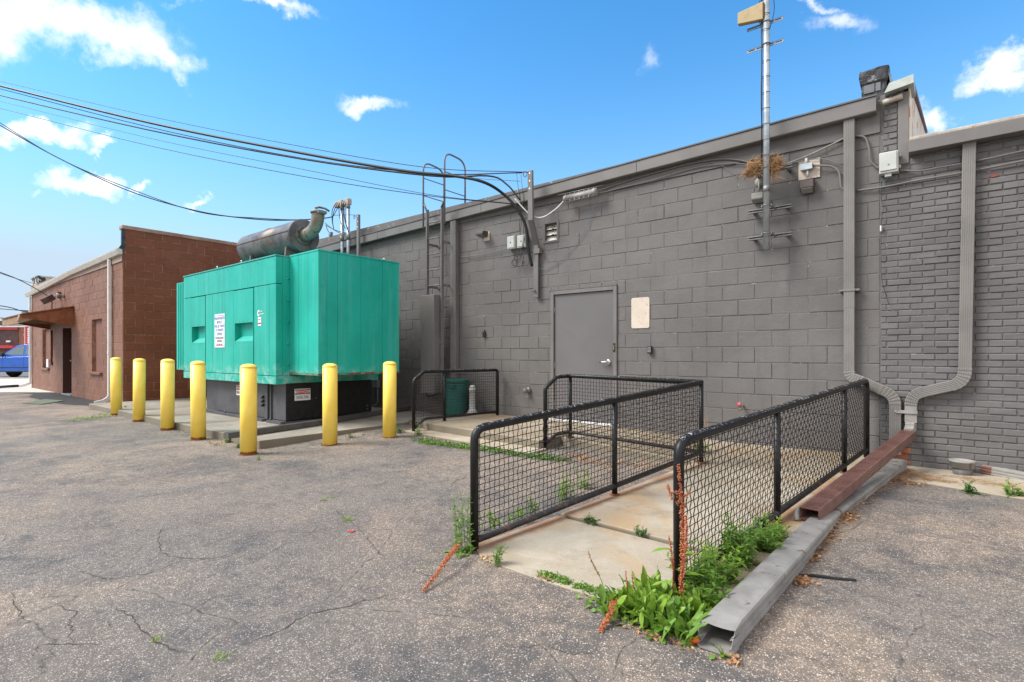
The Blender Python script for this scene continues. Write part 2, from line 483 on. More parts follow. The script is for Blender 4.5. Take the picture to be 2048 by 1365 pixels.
def masonry_mat(name, c1, c2, chip, isl=.06, bs=70, drip=.5, chipth=.70, bstr=.4):
    """painted block or brick: per-block tone, drips of dirt, small chips"""
    m, t, b, geo = newmat(name)
    P = geo.outputs['Position']
    col = t.mix(t.ramp(t.noise(P, .9, 5, .6, .4), .35, .65), c1, c2)
    v = t.new('ShaderNodeMapRange'); t.l.new(geo.outputs['Random Per Island'], v.inputs[0]); v.inputs[3].default_value = 1 - isl; v.inputs[4].default_value = 1 + isl
    cc = t.new('ShaderNodeVectorMath', operation='SCALE'); t.l.new(col, cc.inputs[0]); t.l.new(v.outputs[0], cc.inputs['Scale']); col = cc.outputs[0]
    st = t.ramp(t.noise(t.scale(P, (3.2, 3.2, .35)), 1.6, 6, .65, .2), .5, .78)
    col = t.mix(t.math('MULTIPLY', st, drip), col, tuple(x * .72 for x in c1))
    st2 = t.ramp(t.noise(t.scale(P, (1.5, 1.5, 2.0)), 2.4, 7, .7, .3), .52, .75)
    col = t.mix(t.math('MULTIPLY', st2, .4), col, tuple(min(1, x * 1.25) for x in c2))
    ch = t.ramp(t.noise(P, 16, 7, .75, .5), chipth, chipth + .03)
    col = t.mix(t.math('MULTIPLY', ch, .8), col, chip)
    t.set(b, 'Base Color', col)
    b.inputs['Roughness'].default_value = .62; b.inputs['Specular IOR Level'].default_value = .35
    pore = t.vor(P, 110)
    h = t.math('ADD', t.noise(P, bs, 6, .7), t.math('MULTIPLY', t.ramp(pore, .05, .22), .25))
    n1 = t.bump(h, bstr, .004)
    n2 = t.bump(t.noise(P, 9, 5, .65), .35, .012, n1)
    t.set(b, 'Normal', n2)
    return m
def teal_mat():
    m, t, b, geo = newmat('teal_paint')
    P = geo.outputs['Position']
    col = t.mix(t.ramp(t.noise(P, 1.1, 5, .6, .4), .3, .7), (.004, .33, .255), (.010, .40, .315))
    st = t.ramp(t.noise(t.scale(P, (4.5, 4.5, .28)), 1.5, 7, .65, .2), .45, .75)
    col = t.mix(t.math('MULTIPLY', st, .45), col, (.10, .47, .41))
    st2 = t.ramp(t.noise(t.scale(P, (9, 9, .5)), 1.5, 6, .65), .58, .72)
    col = t.mix(t.math('MULTIPLY', st2, .5), col, (.008, .24, .20))
    blot = t.ramp(t.noise(P, 3.2, 7, .7, .8), .56, .72)
    col = t.mix(t.math('MULTIPLY', blot, .35), col, (.012, .27, .23))
    sp = t.new('ShaderNodeSeparateXYZ'); t.l.new(P, sp.inputs[0])
    # chalky salt bloom along the low edge
    low = t.math('SUBTRACT', 1.0, t.ramp(t.math('ADD', sp.outputs[2], t.math('MULTIPLY', t.noise(P, 5, 5, .65), -.4)), .72, .93))
    low = t.math('MULTIPLY', low, t.ramp(t.noise(P, 7, 6, .7, .6), .42, .62))
    col = t.mix(t.math('MULTIPLY', low, .6), col, (.32, .52, .47))
    t.set(b, 'Base Color', col)
    b.inputs['Roughness'].default_value = .42; b.inputs['Specular IOR Level'].default_value = .4
    n1 = t.bump(t.noise(P, 90, 4, .6), .12, .002)
    t.set(b, 'Normal', t.bump(t.noise(P, 2.2, 3, .5), .18, .03, n1))
    return m
def leaf_mat(name, c1, c2, isl=.35, tr=.35):
    m = bpy.data.materials.new(name); m.use_nodes = True
    t = NT(m.node_tree)
    for n in list(t.n): t.n.remove(n)
    out = t.new('ShaderNodeOutputMaterial'); geo = t.new('ShaderNodeNewGeometry')
    v = geo.outputs['Random Per Island']
    col = t.mix(v, c1, c2)
    col = t.mix(t.math('MULTIPLY', t.ramp(t.noise(geo.outputs['Position'], 35, 4, .6), .5, .75), .35), col, tuple(x * .6 for x in c1))
    b = t.new('ShaderNodeBsdfPrincipled'); t.set(b, 'Base Color', col); b.inputs['Roughness'].default_value = .5
    tl = t.new('ShaderNodeBsdfTranslucent'); t.l.new(col, tl.inputs[0])
    mx = t.new('ShaderNodeMixShader'); mx.inputs[0].default_value = tr
    t.l.new(b.outputs[0], mx.inputs[1]); t.l.new(tl.outputs[0], mx.inputs[2]); t.l.new(mx.outputs[0], out.inputs[0])
    return m

MAT = dict(
    asphalt=asphalt_mat(),
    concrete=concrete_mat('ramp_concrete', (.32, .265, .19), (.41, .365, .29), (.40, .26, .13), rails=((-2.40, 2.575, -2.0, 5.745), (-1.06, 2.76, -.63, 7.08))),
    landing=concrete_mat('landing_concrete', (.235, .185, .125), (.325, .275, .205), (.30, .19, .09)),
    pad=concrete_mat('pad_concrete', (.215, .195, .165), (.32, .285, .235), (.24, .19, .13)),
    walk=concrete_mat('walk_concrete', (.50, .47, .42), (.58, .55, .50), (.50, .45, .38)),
    block=masonry_mat('grey_painted_block', (.115, .107, .103), (.138, .130, .125), (.24, .225, .21), .022, bs=45, bstr=.8, chipth=.735),
    brick=masonry_mat('grey_painted_brick', (.108, .102, .102), (.135, .128, .127), (.07, .065, .065), .10, 90, .55, .72, .6),
    mortar=gen('grey_painted_mortar', (.110, .103, .098), (.135, .127, .121), 6, .8, bump=.4, bscale=80, wear=(.34, .32, .30), wearth=.60, wscale=14),
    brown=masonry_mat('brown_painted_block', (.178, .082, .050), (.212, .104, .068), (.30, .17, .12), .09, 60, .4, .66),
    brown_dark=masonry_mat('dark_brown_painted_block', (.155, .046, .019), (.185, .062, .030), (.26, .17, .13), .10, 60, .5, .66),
    brownmortar=gen('brown_mortar', (.20, .09, .055), (.36, .21, .15), 9, .8, bump=.4, bscale=70),
    grey=gen('grey_trim_paint', (.135, .126, .119), (.165, .154, .147), 2.2, .45, bump=.12, bscale=25, wear=(.38, .35, .32), wearth=.76),
    frieze=gen('grey_frieze_paint', (.110, .103, .098), (.130, .122, .116), 2.2, .6, bump=.25, bscale=25),
    door=gen('grey_door_paint', (.120, .114, .116), (.140, .133, .135), 1.2, .4, bump=.1, bscale=40, wear=(.22, .2, .19), wearth=.74),
    pipe_grey=gen('grey_downspout_paint', (.160, .150, .141), (.195, .183, .172), 3, .42, bump=.08, bscale=30, wear=(.09, .08, .07), wearth=.72),
    pipe_worn=gen('worn_grey_aluminium', (.20, .19, .18), (.30, .288, .268), 4, .5, bump=.35, bscale=9, bdist=.012, wear=(.13, .11, .09), wearth=.60, wscale=7),
    pipe_dark=gen('dark_grey_downspout_paint', (.075, .070, .068), (.105, .098, .094), 4, .5, bump=.1, bscale=20, wear=(.2, .19, .18), wearth=.70),
    pipe_brown=gen('brown_downspout_paint', (.125, .058, .046), (.190, .098, .082), 5, .38, bump=.08, bscale=30, wear=(.35, .3, .27), wearth=.72, wscale=30),
    teal=teal_mat(),
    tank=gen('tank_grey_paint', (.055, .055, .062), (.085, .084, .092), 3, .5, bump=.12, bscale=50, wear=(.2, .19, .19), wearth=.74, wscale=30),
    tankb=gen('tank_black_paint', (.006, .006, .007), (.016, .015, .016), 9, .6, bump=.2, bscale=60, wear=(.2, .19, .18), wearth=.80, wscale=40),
    steel=gen('weathered_steel', (.060, .058, .060), (.150, .145, .145), 3.5, .5, .3, bump=.2, bscale=30, wear=(.20, .115, .07), wearth=.57, wscale=6),
    pipe_rust=gen('rusty_painted_steel', (.24, .24, .21), (.15, .105, .07), 4, .55, .2, bump=.2, bscale=30, wear=(.13, .05, .025), wearth=.56, wscale=9),
    galv=gen('galvanised_steel', (.30, .34, .37), (.44, .48, .50), 9, .42, .6, bump=.08, bscale=60),
    galv_dull=gen('dull_galvanised', (.16, .165, .165), (.24, .245, .24), 12, .5, .5, bump=.1),
    yellow=gen('yellow_bollard_plastic', (.86, .60, .085), (.93, .69, .135), 3, .42, bump=.06, bscale=20, speck=(.2, .12, .04), sscale=38, sth=.74, lowrust=(.045, .035, (.33, .13, .03))),
    black=gen('black_rail_paint', (.006, .006, .0065), (.013, .0125, .013), 9, .42, bump=.2, bscale=60, speck=(.16, .16, .17), sscale=260, sth=.66, spec=.3),
    blacktop=gen('black_rail_paint_chipped', (.007, .007, .0075), (.016, .0155, .016), 9, .42, bump=.25, bscale=60, wear=(.50, .50, .51), wearth=.565, wscale=48, up_wear=True, spec=.3),
    wire=gen('black_wire_mesh', (.010, .009, .009), (.032, .02, .016), 8, .5, bump=0, spec=.4),
    rail_rust=gen('rusty_black_rail', (.013, .012, .012), (.03, .027, .026), 9, .5, bump=.3, bscale=50, wear=(.10, .040, .018), wearth=.58, wscale=9),
    rust=gen('rust', (.17, .055, .02), (.10, .032, .014), 14, .85, bump=.4, bscale=60),
    white=gen('white_trim', (.60, .60, .58), (.70, .70, .68), 3, .45, bump=.05, wear=(.35, .33, .30), wearth=.70),
    gutterw=gen('cream_gutter', (.50, .49, .44), (.60, .59, .54), 3, .45, bump=.05, wear=(.30, .28, .22), wearth=.66),
    boxw=gen('pale_grey_plastic', (.40, .42, .39), (.48, .49, .46), 6, .5, bump=.05, wear=(.28, .27, .24), wearth=.70, wscale=20),
    cream=gen('cream_rusty_panel', (.74, .64, .47), (.80, .73, .60), 3, .6, vert=True, bump=.1, wear=(.55, .24, .06), wearth=.52, wscale=3),
    flash=gen('metal_flashing', (.33, .37, .35), (.46, .48, .44), 5, .5, .3, bump=.1, wear=(.30, .08, .05), wearth=.63, wscale=6),
    roofconc=gen('weathered_coping', (.32, .27, .22), (.45, .41, .36), 9, .9, bump=.4, bscale=40, wear=(.35, .15, .06), wearth=.6),
    roofmem=gen('roof_membrane', (.09, .09, .095), (.13, .13, .13), 2, .8, bump=.3, bscale=12),
    tar=gen('tarred_wrap', (.018, .019, .022), (.045, .047, .052), 7, .45, bump=.8, bscale=9, bdist=.03, wear=(.22, .23, .24), wearth=.62, wscale=5),
    crackfill=gen('crack_dirt', (.030, .027, .024), (.085, .068, .052), 30, .95, bump=.4),
    tarpatch=gen('tar_patch', (.018, .018, .018), (.035, .033, .032), 8, .7, bump=.5, bscale=40),
    board=gen('brown_board', (.175, .078, .056), (.200, .094, .068), 3, .6, bump=.15),
    awning=gen('brown_shingle', (.17, .055, .022), (.24, .085, .04), 7, .8, bump=.5, bscale=50),
    wood=gen('weathered_wood', (.22, .14, .08), (.32, .2, .12), 8, .8, bump=.3),
    dark=plain('dark_recess', (.012, .009, .008), .8),
    sign_white=plain('sign_white', (.74, .76, .78), .4), sign_blue=plain('sign_blue', (.05, .12, .35), .5), sign_black=plain('sign_black', (.02, .02, .022), .5),
    sign_red=plain('sign_red', (.50, .025, .03), .45),
    chrome=gen('brushed_lever', (.55, .54, .52), (.68, .67, .64), 20, .28, 1, bump=0),
    brass=gen('brass', (.35, .22, .08), (.4, .27, .1), 20, .4, 1, bump=0),
    plaster=gen('old_beige_paint', (.52, .45, .37), (.58, .51, .43), 6, .8, bump=.25, bscale=50, wear=(.36, .29, .22), wearth=.60, wscale=13),
    glassw=gen('pale_louver', (.42, .43, .38), (.52, .53, .47), 9, .35, bump=.03),
    cable=plain('black_cable', (.012, .012, .013), .5), cable_grey=plain('grey_cable', (.17, .16, .155), .5), cable_white=plain('white_cable', (.55, .55, .53), .5),
    cable_blue=plain('blue_cable', (.07, .22, .27), .5), cable_paint=plain('painted_cable', (.15, .143, .137), .5),
    bronze=gen('bronze_fixture', (.05, .038, .036), (.075, .055, .05), 8, .4, bump=.1),
    greyfix=gen('grey_fixture', (.20, .19, .17), (.27, .26, .23), 8, .5, bump=.1, wear=(.7, .7, .68), wearth=.66, wscale=25),
    green=gen('green_bin_plastic', (.004, .085, .070), (.008, .115, .095), 4, .45, bump=.1),
    antenna=gen('beige_antenna', (.30, .22, .10), (.38, .29, .15), 5, .5, bump=.05),
    nest=gen('dry_twigs', (.26, .14, .06), (.42, .26, .13), 20, .85, bump=0, isl=.3),
    straw=gen('dry_litter', (.24, .12, .05), (.36, .22, .11), 14, .9, bump=0, isl=.4),
    litter=gen('dead_leaves', (.24, .10, .04), (.44, .26, .14), 14, .85, bump=0, isl=.45),
    pebble=gen('pale_gravel', (.20, .18, .16), (.42, .38, .34), 30, .9, bump=0, isl=.35),
    green_leaf=leaf_mat('weed_leaf', (.095, .205, .022), (.200, .350, .050)),
    dock_leaf=leaf_mat('dock_leaf', (.115, .235, .020), (.290, .450, .050)),
    dark_leaf=leaf_mat('dark_weed_leaf', (.040, .115, .022), (.080, .200, .035)),
    yel_leaf=leaf_mat('yellow_grass', (.16, .30, .02), (.30, .42, .05)),
    stem=leaf_mat('green_stem', (.10, .19, .04), (.16, .24, .06), tr=.1),
    redstem=plain('red_stem', (.30, .03, .02), .5),
    seed=leaf_mat('rusty_seed', (.42, .115, .040), (.60, .22, .09), tr=.2),
    seed_tan=leaf_mat('tan_seed', (.36, .20, .08), (.48, .27, .12), tr=.2),
    orange=plain('orange_plastic', (.75, .13, .01), .5), redp=plain('red_scrap', (.5, .04, .03), .5),
    black_scrap=gen('black_rubber', (.012, .012, .013), (.025, .024, .024), 12, .6, bump=.3, bscale=40),
    blue=gen('blue_car_paint', (.010, .10, .50), (.013, .12, .55), 3, .18, 0, bump=0, spec=.6),
    tyre=plain('tyre', (.018, .018, .019), .8), glass=plain('car_glass', (.10, .15, .17), .08, 0, .9), rim=plain('alloy', (.5, .5, .52), .3, .9),
    redw=gen('red_paint', (.45, .03, .045), (.52, .045, .06), 3, .5, bump=.05),
    dkbrick=gen('dark_brick', (.075, .045, .045), (.105, .065, .06), 3, .8, bump=.3),
    redbrick=gen('red_brick', (.24, .10, .065), (.30, .14, .09), 3, .8, bump=.3),
    greyroof=gen('grey_gable', (.26, .26, .24), (.33, .33, .31), 2, .8, bump=.2),
    rubber_mat=gen('green_rubber_mat', (.09, .12, .085), (.12, .155, .11), 8, .85, bump=.3),
    brickred=masonry_mat('bare_orange_brick', (.27, .085, .04), (.33, .12, .06), (.2, .18, .17), .15),
)
M = MAT

# ------------------------------------------------------------------ ground
def ss(t): t = max(0, min(1, t)); return t * t * (3 - 2 * t)
def gz(x, y):
    """the lot rises a few centimetres towards the grey wall"""
    return .07 * ss((y - 3.2) / 2.3) * ss((x + 15.0) / 3.0)
def axis_pts(lo, hi, inner_lo, inner_hi, step):
    a = []; v = inner_lo
    while v <= inner_hi + 1e-6: a.append(round(v, 4)); v += step
    s = step; v = inner_lo
    left = []
    while v > lo: s *= 1.5; v -= s; left.append(max(v, lo))
    s = step; v = inner_hi; right = []
    while v < hi: s *= 1.5; v += s; right.append(min(v, hi))
    return left[::-1] + a + right
xs = axis_pts(-260, 200, -19, 5, .5); ys = axis_pts(-160, 220, -2, 9, .5)
g = MB()
g.v = [Vector((x, y, gz(x, y))) for y in ys for x in xs]
for j in range(len(ys) - 1):
    for i in range(len(xs) - 1):
        k = j * len(xs) + i
        g.f.append([k, k + 1, k + len(xs) + 1, k + len(xs)]); g.sm.append(True)
struct(g.build('ground', M['asphalt'], org=(0, 0, 0)))

def slab(name, pts, zt, zb, mat, bevel=.012, st=True):
    """pts: [(x,y)] ccw ; zt: list or value"""
    n = len(pts); zts = zt if isinstance(zt, list) else [zt] * n
    b = MB()
    b.add([(p[0], p[1], z) for p, z in zip(pts, zts)] + [(p[0], p[1], zb) for p in pts],
          [tuple(range(n)), tuple(range(n, 2 * n))[::-1]] + [(i, i + n, (i + 1) % n + n, (i + 1) % n) for i in range(n)])
    o = b.build(name, mat, org=(pts[0][0], pts[0][1], 0), bevel=bevel)
    if st: struct(o)
    return o
# generator pad, landing, lower step, ramp slabs, apron at the brick wall
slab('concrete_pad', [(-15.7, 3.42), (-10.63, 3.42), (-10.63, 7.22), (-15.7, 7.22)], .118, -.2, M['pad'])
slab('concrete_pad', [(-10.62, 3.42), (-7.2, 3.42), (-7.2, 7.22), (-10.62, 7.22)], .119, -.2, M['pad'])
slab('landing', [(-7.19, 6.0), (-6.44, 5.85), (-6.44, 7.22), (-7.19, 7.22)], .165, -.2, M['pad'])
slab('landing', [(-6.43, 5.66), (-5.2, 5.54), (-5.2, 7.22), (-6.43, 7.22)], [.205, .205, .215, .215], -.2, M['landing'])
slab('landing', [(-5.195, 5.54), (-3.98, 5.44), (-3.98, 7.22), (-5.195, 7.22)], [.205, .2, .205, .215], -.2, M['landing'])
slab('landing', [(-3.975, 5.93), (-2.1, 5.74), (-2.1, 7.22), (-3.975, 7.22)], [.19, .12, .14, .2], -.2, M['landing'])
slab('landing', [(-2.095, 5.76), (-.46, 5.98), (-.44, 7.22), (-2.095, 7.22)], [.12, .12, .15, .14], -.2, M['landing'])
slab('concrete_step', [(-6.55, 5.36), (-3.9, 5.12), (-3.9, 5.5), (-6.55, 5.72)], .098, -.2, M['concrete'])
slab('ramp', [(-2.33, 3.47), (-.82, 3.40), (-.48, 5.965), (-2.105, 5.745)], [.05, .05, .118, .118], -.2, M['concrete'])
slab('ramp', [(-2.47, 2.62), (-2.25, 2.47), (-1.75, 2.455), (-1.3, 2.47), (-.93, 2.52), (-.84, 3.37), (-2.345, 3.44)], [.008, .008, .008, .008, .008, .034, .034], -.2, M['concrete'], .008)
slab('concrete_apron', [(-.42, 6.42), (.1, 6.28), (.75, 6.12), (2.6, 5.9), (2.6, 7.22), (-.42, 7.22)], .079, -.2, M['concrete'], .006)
def crack(pxs, w, seed):
    rr = random.Random(seed); b = MB(); P = [at_z(x, y, 0) for x, y in pxs]; out = []
    for a, c in zip(P[:-1], P[1:]):
        n = max(3, int((c - a).length / .025)); side = Vector((-(c - a).y, (c - a).x, 0)).normalized()
        for k in range(n): out.append(a.lerp(c, k / n) + side * rr.gauss(0, .007))
    out.append(P[-1]); L = []; Rr = []
    for i, p in enumerate(out):
        t = (out[min(i + 1, len(out) - 1)] - out[max(i - 1, 0)]).normalized(); sd = Vector((-t.y, t.x, 0)); f = min(1, i / 5, (len(out) - 1 - i) / 5)
        ww = w * .62 * (.15 + f * rr.uniform(.25, 1.3)); z = gz(p.x, p.y) + .0022
        L.append((p.x + sd.x * ww, p.y + sd.y * ww, z)); Rr.append((p.x - sd.x * ww, p.y - sd.y * ww, z))
    n = len(out); b.add(L + Rr, [(i, i + 1, n + i + 1, n + i) for i in range(n - 1)])
    struct(b.build('asphalt_crack', MAT['crackfill'], org=tuple(P[0])))
for i, (pts, w) in enumerate((([(150, 1140), (185, 1150), (215, 1160), (260, 1153), (300, 1147), (372, 1118)], .0035), ([(326, 1055), (316, 1080), (320, 1105), (335, 1112), (372, 1118), (430, 1118), (500, 1098)], .004),
        ([(190, 1100), (250, 1118), (300, 1112)], .0025), ([(215, 1210), (262, 1235), (290, 1262), (312, 1283), (340, 1298), (400, 1305)], .0038), ([(20, 1180), (35, 1225), (62, 1250)], .003),
        ([(50, 1335), (70, 1300), (85, 1290), (150, 1288), (210, 1290)], .003), ([(142, 1292), (140, 1250), (150, 1225), (100, 1205)], .003), ([(655, 1010), (690, 1035), (722, 1062), (745, 1090), (772, 1122)], .003),
        ([(470, 1003), (560, 1012), (640, 1004), (700, 976), (800, 966)], .003), ([(250, 952), (310, 960), (352, 966), (400, 958)], .004), ([(480, 1292), (560, 1262), (620, 1228), (700, 1212), (790, 1188)], .0045),
        ([(0, 1032), (60, 1026), (130, 1008), (205, 985)], .003), ([(500, 1130), (560, 1095), (640, 1060), (700, 1055)], .0022), ([(480, 1085), (520, 1068), (600, 1058)], .002), ([(1560, 1300), (1640, 1325), (1700, 1362), (1760, 1400)], .0025),
        ([(780, 1125), (850, 1150), (905, 1160)], .0025), ([(300, 1240), (380, 1225), (450, 1180), (520, 1172)], .002), ([(1000, 1300), (1080, 1290), (1150, 1310), (1240, 1290)], .002), ([(80, 940), (180, 935), (260, 925)], .003))):
    crack(pts, w, i)
# dark cold-patch asphalt in front of the brown building
def sheet(name, pts, z, mat):
    b = MB(); b.add([(x, y, z + gz(x, y)) for x, y in pts], [tuple(range(len(pts)))])
    return struct(b.build(name, mat, org=(pts[0][0], pts[0][1], 0)))
sheet('asphalt_patch', [(-26, 3.75), (-24, 3.3), (-22.6, 3.5), (-21.4, 3.2), (-19, 3.2), (-17.5, 3.3), (-16.2, 3.75), (-15.85, 4.1), (-26, 4.12)], .004, M['tarpatch'])
# street side: pavement, kerb, road laid parallel to the picture plane in the distance
RV = Vector((math.cos(HEAD), math.sin(HEAD), 0)); FV = Vector((-math.sin(HEAD), math.cos(HEAD), 0))
def strip(name, d0, d1, z, mat, l0=-70, l1=60, h=0):
    b = MB()
    p = [FV * d0 + RV * l0, FV * d0 + RV * l1, FV * d1 + RV * l1, FV * d1 + RV * l0]
    b.add([(v.x, v.y, z) for v in p], [(0, 1, 2, 3)])
    if h: b.add([(v.x, v.y, z - h) for v in p] + [(v.x, v.y, z - .001) for v in p], [(0, 1, 5, 4), (1, 2, 6, 5), (2, 3, 7, 6), (3, 0, 4, 7)])
    return struct(b.build(name, mat, org=(0, 0, 0)))
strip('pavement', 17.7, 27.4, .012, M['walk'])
strip('kerb', 27.42, 27.75, .06, gen('kerb_yellowish', (.46, .42, .30), (.52, .50, .42), 2), h=.12)
strip('road', 27.76, 43, .006, gen('far_road', (.10, .10, .105), (.16, .155, .15), 1.5, .85))
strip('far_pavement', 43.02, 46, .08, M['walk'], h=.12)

# ------------------------------------------------------------------ masonry
def courses(x0, x1, z0, z1, bw, bh, joint, holes=(), jit=.002, off0=0, Y=0, depth=.03, to=None, proud=(.004, .010), cham=.003, half=.5, zoff=0, flushp=.0, split=0):
    """blocks on the plane Y, facing -Y. to: optional transform"""
    b = MB(); r = random.Random(int(x0 * 10) + int(bw * 1000))
    row = 0; z = z0 + zoff
    if z > z0: z -= bh; row = -1
    while z < z1 - .005:
        x = x0 - (bw * half if row % 2 else 0) - off0
        za, zb = max(z, z0) + joint / 2, min(z + bh, z1) - joint / 2
        while x < x1:
            w = bw
            xa, xb = max(x, x0) + joint / 2, min(x + w, x1) - joint / 2
            x += w
            if xb - xa < .015 or zb - za < .01: continue
            rects = [(xa, xb, za, zb)]
            for (hx0, hx1, hz0, hz1) in holes:
                nr = []
                for (a, c, d, e) in rects:
                    if c <= hx0 or a >= hx1 or e <= hz0 or d >= hz1: nr.append((a, c, d, e)); continue
                    if a < hx0 - .012: nr.append((a, hx0, d, e))
                    if c > hx1 + .012: nr.append((hx1, c, d, e))
                    a2, c2 = max(a, hx0), min(c, hx1)
                    if d < hz0 - .012: nr.append((a2, c2, d, hz0))
                    if e > hz1 + .012: nr.append((a2, c2, hz1, e))
                rects = nr
            for (a, c, d, e) in rects:
                j = lambda: r.uniform(-jit, jit)
                p = r.uniform(*proud)
                vs = [Vector((a + j(), Y, d + j())), Vector((c + j(), Y, d + j())), Vector((c + j(), Y, e + j())), Vector((a + j(), Y, e + j()))]
                ch = cham * r.uniform(.7, 1.6)
                fr = [Vector((a + ch, Y - p, d + ch)), Vector((c - ch, Y - p, d + ch)), Vector((c - ch, Y - p, e - ch)), Vector((a + ch, Y - p, e - ch))]
                for q in fr: q.y += r.uniform(-.0012, .0012)
                back = [Vector((v.x, Y + .004, v.z)) for v in vs]
                mid = [Vector((v.x, Y - p * .45, v.z)) for v in vs]
                allv = back + mid + fr
                if to is not None: allv = [to(v) for v in allv]
                fs = []
                for k in range(4):
                    k2 = (k + 1) % 4
                    fs += [(k, k2, 4 + k2, 4 + k), (4 + k, 4 + k2, 8 + k2, 8 + k)]
                fs.append((8, 9, 10, 11))
                b.add(allv, fs)
        z += bh; row += 1
    return b
def wallplane(b, x0, x1, z0, z1, holes, Y):
    """flat mortar plane with rectangular openings (facing -Y)"""
    xs = sorted({x0, x1, *[h[0] for h in holes], *[h[1] for h in holes]}); zs = sorted({z0, z1, *[h[2] for h in holes], *[h[3] for h in holes]})
    xs = [x for x in xs if x0 <= x <= x1]; zs = [z for z in zs if z0 <= z <= z1]
    for i in range(len(xs) - 1):
        for k in range(len(zs) - 1):
            cx, cz = (xs[i] + xs[i + 1]) / 2, (zs[k] + zs[k + 1]) / 2
            if any(h[0] < cx < h[1] and h[2] < cz < h[3] for h in holes): continue
            b.quad((xs[i], Y, zs[k]), (xs[i + 1], Y, zs[k]), (xs[i + 1], Y, zs[k + 1]), (xs[i], Y, zs[k + 1]))

WY = 7.23                                   # plane of the grey wall
# ---- grey block building
DX0, DX1, DZ0, DZ1 = -5.035, -3.82, .215, 2.33     # door opening
VX0, VX1, VZ0, VZ1 = -5.175, -4.9, 3.16, 3.48      # louvre opening
gb = thing('block_building', 'long single-storey building of grey painted concrete blocks with a metal eave', 'building', (-7, WY, 0))
holes = [(DX0, DX1, -1, DZ1), (VX0, VX1, VZ0, VZ1)]
w = MB(); wallplane(w, -15.8, -.545, -.3, 4.16, holes, WY)
w.build('mortar_joints', M['mortar'], gb)
courses(-15.8, -.547, -.12, 3.775, .4035, .2035, .0095, holes, jit=.0032, off0=.19, Y=WY, zoff=.085, proud=(.0012, .0085), cham=.0034).build('block_wall', M['block'], gb)
def fz(x): return 4.155 + (x + .557) * .0225      # eave top line, sinking to the left
fr = MB(); YF = 7.10
fr.box(-15.8, -.548, WY - .022, WY - .002, 3.785, 4.02); fr.build('frieze_board', M['frieze'], gb)
fa = MB()
X0, X1 = -15.8, -.575
pr = [(YF, 0), (YF, -.155), (YF + .012, -.165), (WY + .05, -.165), (WY + .05, 0), (YF + .03, .012)]
for (xa, xb) in ((X0, -12.6), (-12.597, -9.55), (-9.547, -6.5), (-6.497, -3.45), (-3.447, X1)):
    fa.add([(xa, y, fz(xa) + z) for y, z in pr] + [(xb, y, fz(xb) + z) for y, z in pr],
           [tuple(range(6))[::-1], tuple(range(6, 12))] + [(i, i + 6, (i + 1) % 6 + 6, (i + 1) % 6) for i in range(6)])
fa.build('fascia', M['grey'], gb, bevel=.004)
dr_ = MB(); dr_.add([(X0, YF - .012, fz(X0) + .004), (X1, YF - .012, fz(X1) + .004), (X1, YF - .012, fz(X1) + .022), (X0, YF - .012, fz(X0) + .022),
                     (X0, YF + .1, fz(X0) + .014), (X1, YF + .1, fz(X1) + .014), (X1, YF + .1, fz(X1) + .026), (X0, YF + .1, fz(X0) + .026)],
                    [(0, 1, 2, 3), (4, 7, 6, 5), (3, 2, 6, 7), (0, 4, 5, 1), (0, 3, 7, 4), (1, 5, 6, 2)])
dr_.build('drip_edge', M['roofmem'], gb)
ro = MB()
ro.add([(-15.8, WY, 3.93), (-.3, WY, 4.17), (-.3, 14.5, 5.6), (-15.8, 14.5, 5.3), (-15.8, 14.5, 0), (-.3, 14.5, 0), (-15.8, WY + .01, 0), (-.3, WY + .35, 0), (-.3, WY + .35, 4.2)],
       [(0, 1, 2, 3), (3, 2, 5, 4), (0, 3, 4, 6), (8, 7, 5, 2)])
ro.build('roof', M['roofmem'], gb)
# door
fr = MB(); y0 = WY - .03
fr.box(DX0, DX0 + .06, y0, WY + .1, DZ0, DZ1); fr.box(DX1 - .06, DX1, y0, WY + .1, DZ0, DZ1); fr.box(DX0 + .0605, DX1 - .0605, y0, WY + .1, DZ1 - .06, DZ1)
dfr = fr.build('door_frame', M['grey'], gb, bevel=.004)
li = MB(); li.add([(DX0 - .03, WY - .016, DZ1 + .005), (DX1 + .0, WY - .016, DZ1 + .005), (DX1, WY - .016, DZ1 + .03), (DX0 - .03, WY - .016, DZ1 + .02)], [(0, 1, 2, 3)])
li.box(DX0 - .03, DX1, WY - .034, WY, DZ1 + .004, DZ1 + .022); li.build('drip_cap', M['frieze'], gb)
dd = MB(); dd.box(DX0 + .066, DX1 - .066, WY + .0, WY + .045, DZ0 + .03, DZ1 - .066)
door = dd.build('door', M['door'], gb, bevel=.003)
dk = MB(); dk.box(DX0 + .01, DX1 - .01, WY + .05, WY + .09, DZ0 + .01, DZ1 - .01); dk.build('door_shadow_gap', M['dark'], gb)
for z in (1.95, 1.05, .42):
    h = MB(); h.cyl((DX0 + .064, WY - .006, z), (DX0 + .064, WY - .006, z + .11), .009, 10); h.box(DX0 + .064, DX0 + .085, WY - .004, WY + .001, z + .005, z + .105)
    h.build('hinge', M['grey'], door)
hx, hz_ = DX1 - .15, 1.175
h = MB(); h.lathe((hx, WY + .001, hz_), (0, -1, 0), [(0, .043), (.012, .043), (.024, .034), (.03, .018), (.06, .014), (.066, .014)], 24)
h.tube([(hx, WY - .06, hz_), (hx - .03, WY - .062, hz_ + .001), (hx - .08, WY - .06, hz_ - .004), (hx - .135, WY - .05, hz_ - .006)], [.013, .013, .011, .009], 12)
h.build('handle', M['chrome'], door)
st = MB(); st.box(DX1 - .06, DX1 - .022, WY - .036, WY - .029, 1.33, 1.46); st.build('strike_plate', M['sign_black'], dfr)
st = MB(); st.box(DX1 - .052, DX1 - .034, WY - .040, WY - .036, 1.36, 1.43); st.build('latch', M['brass'], dfr)
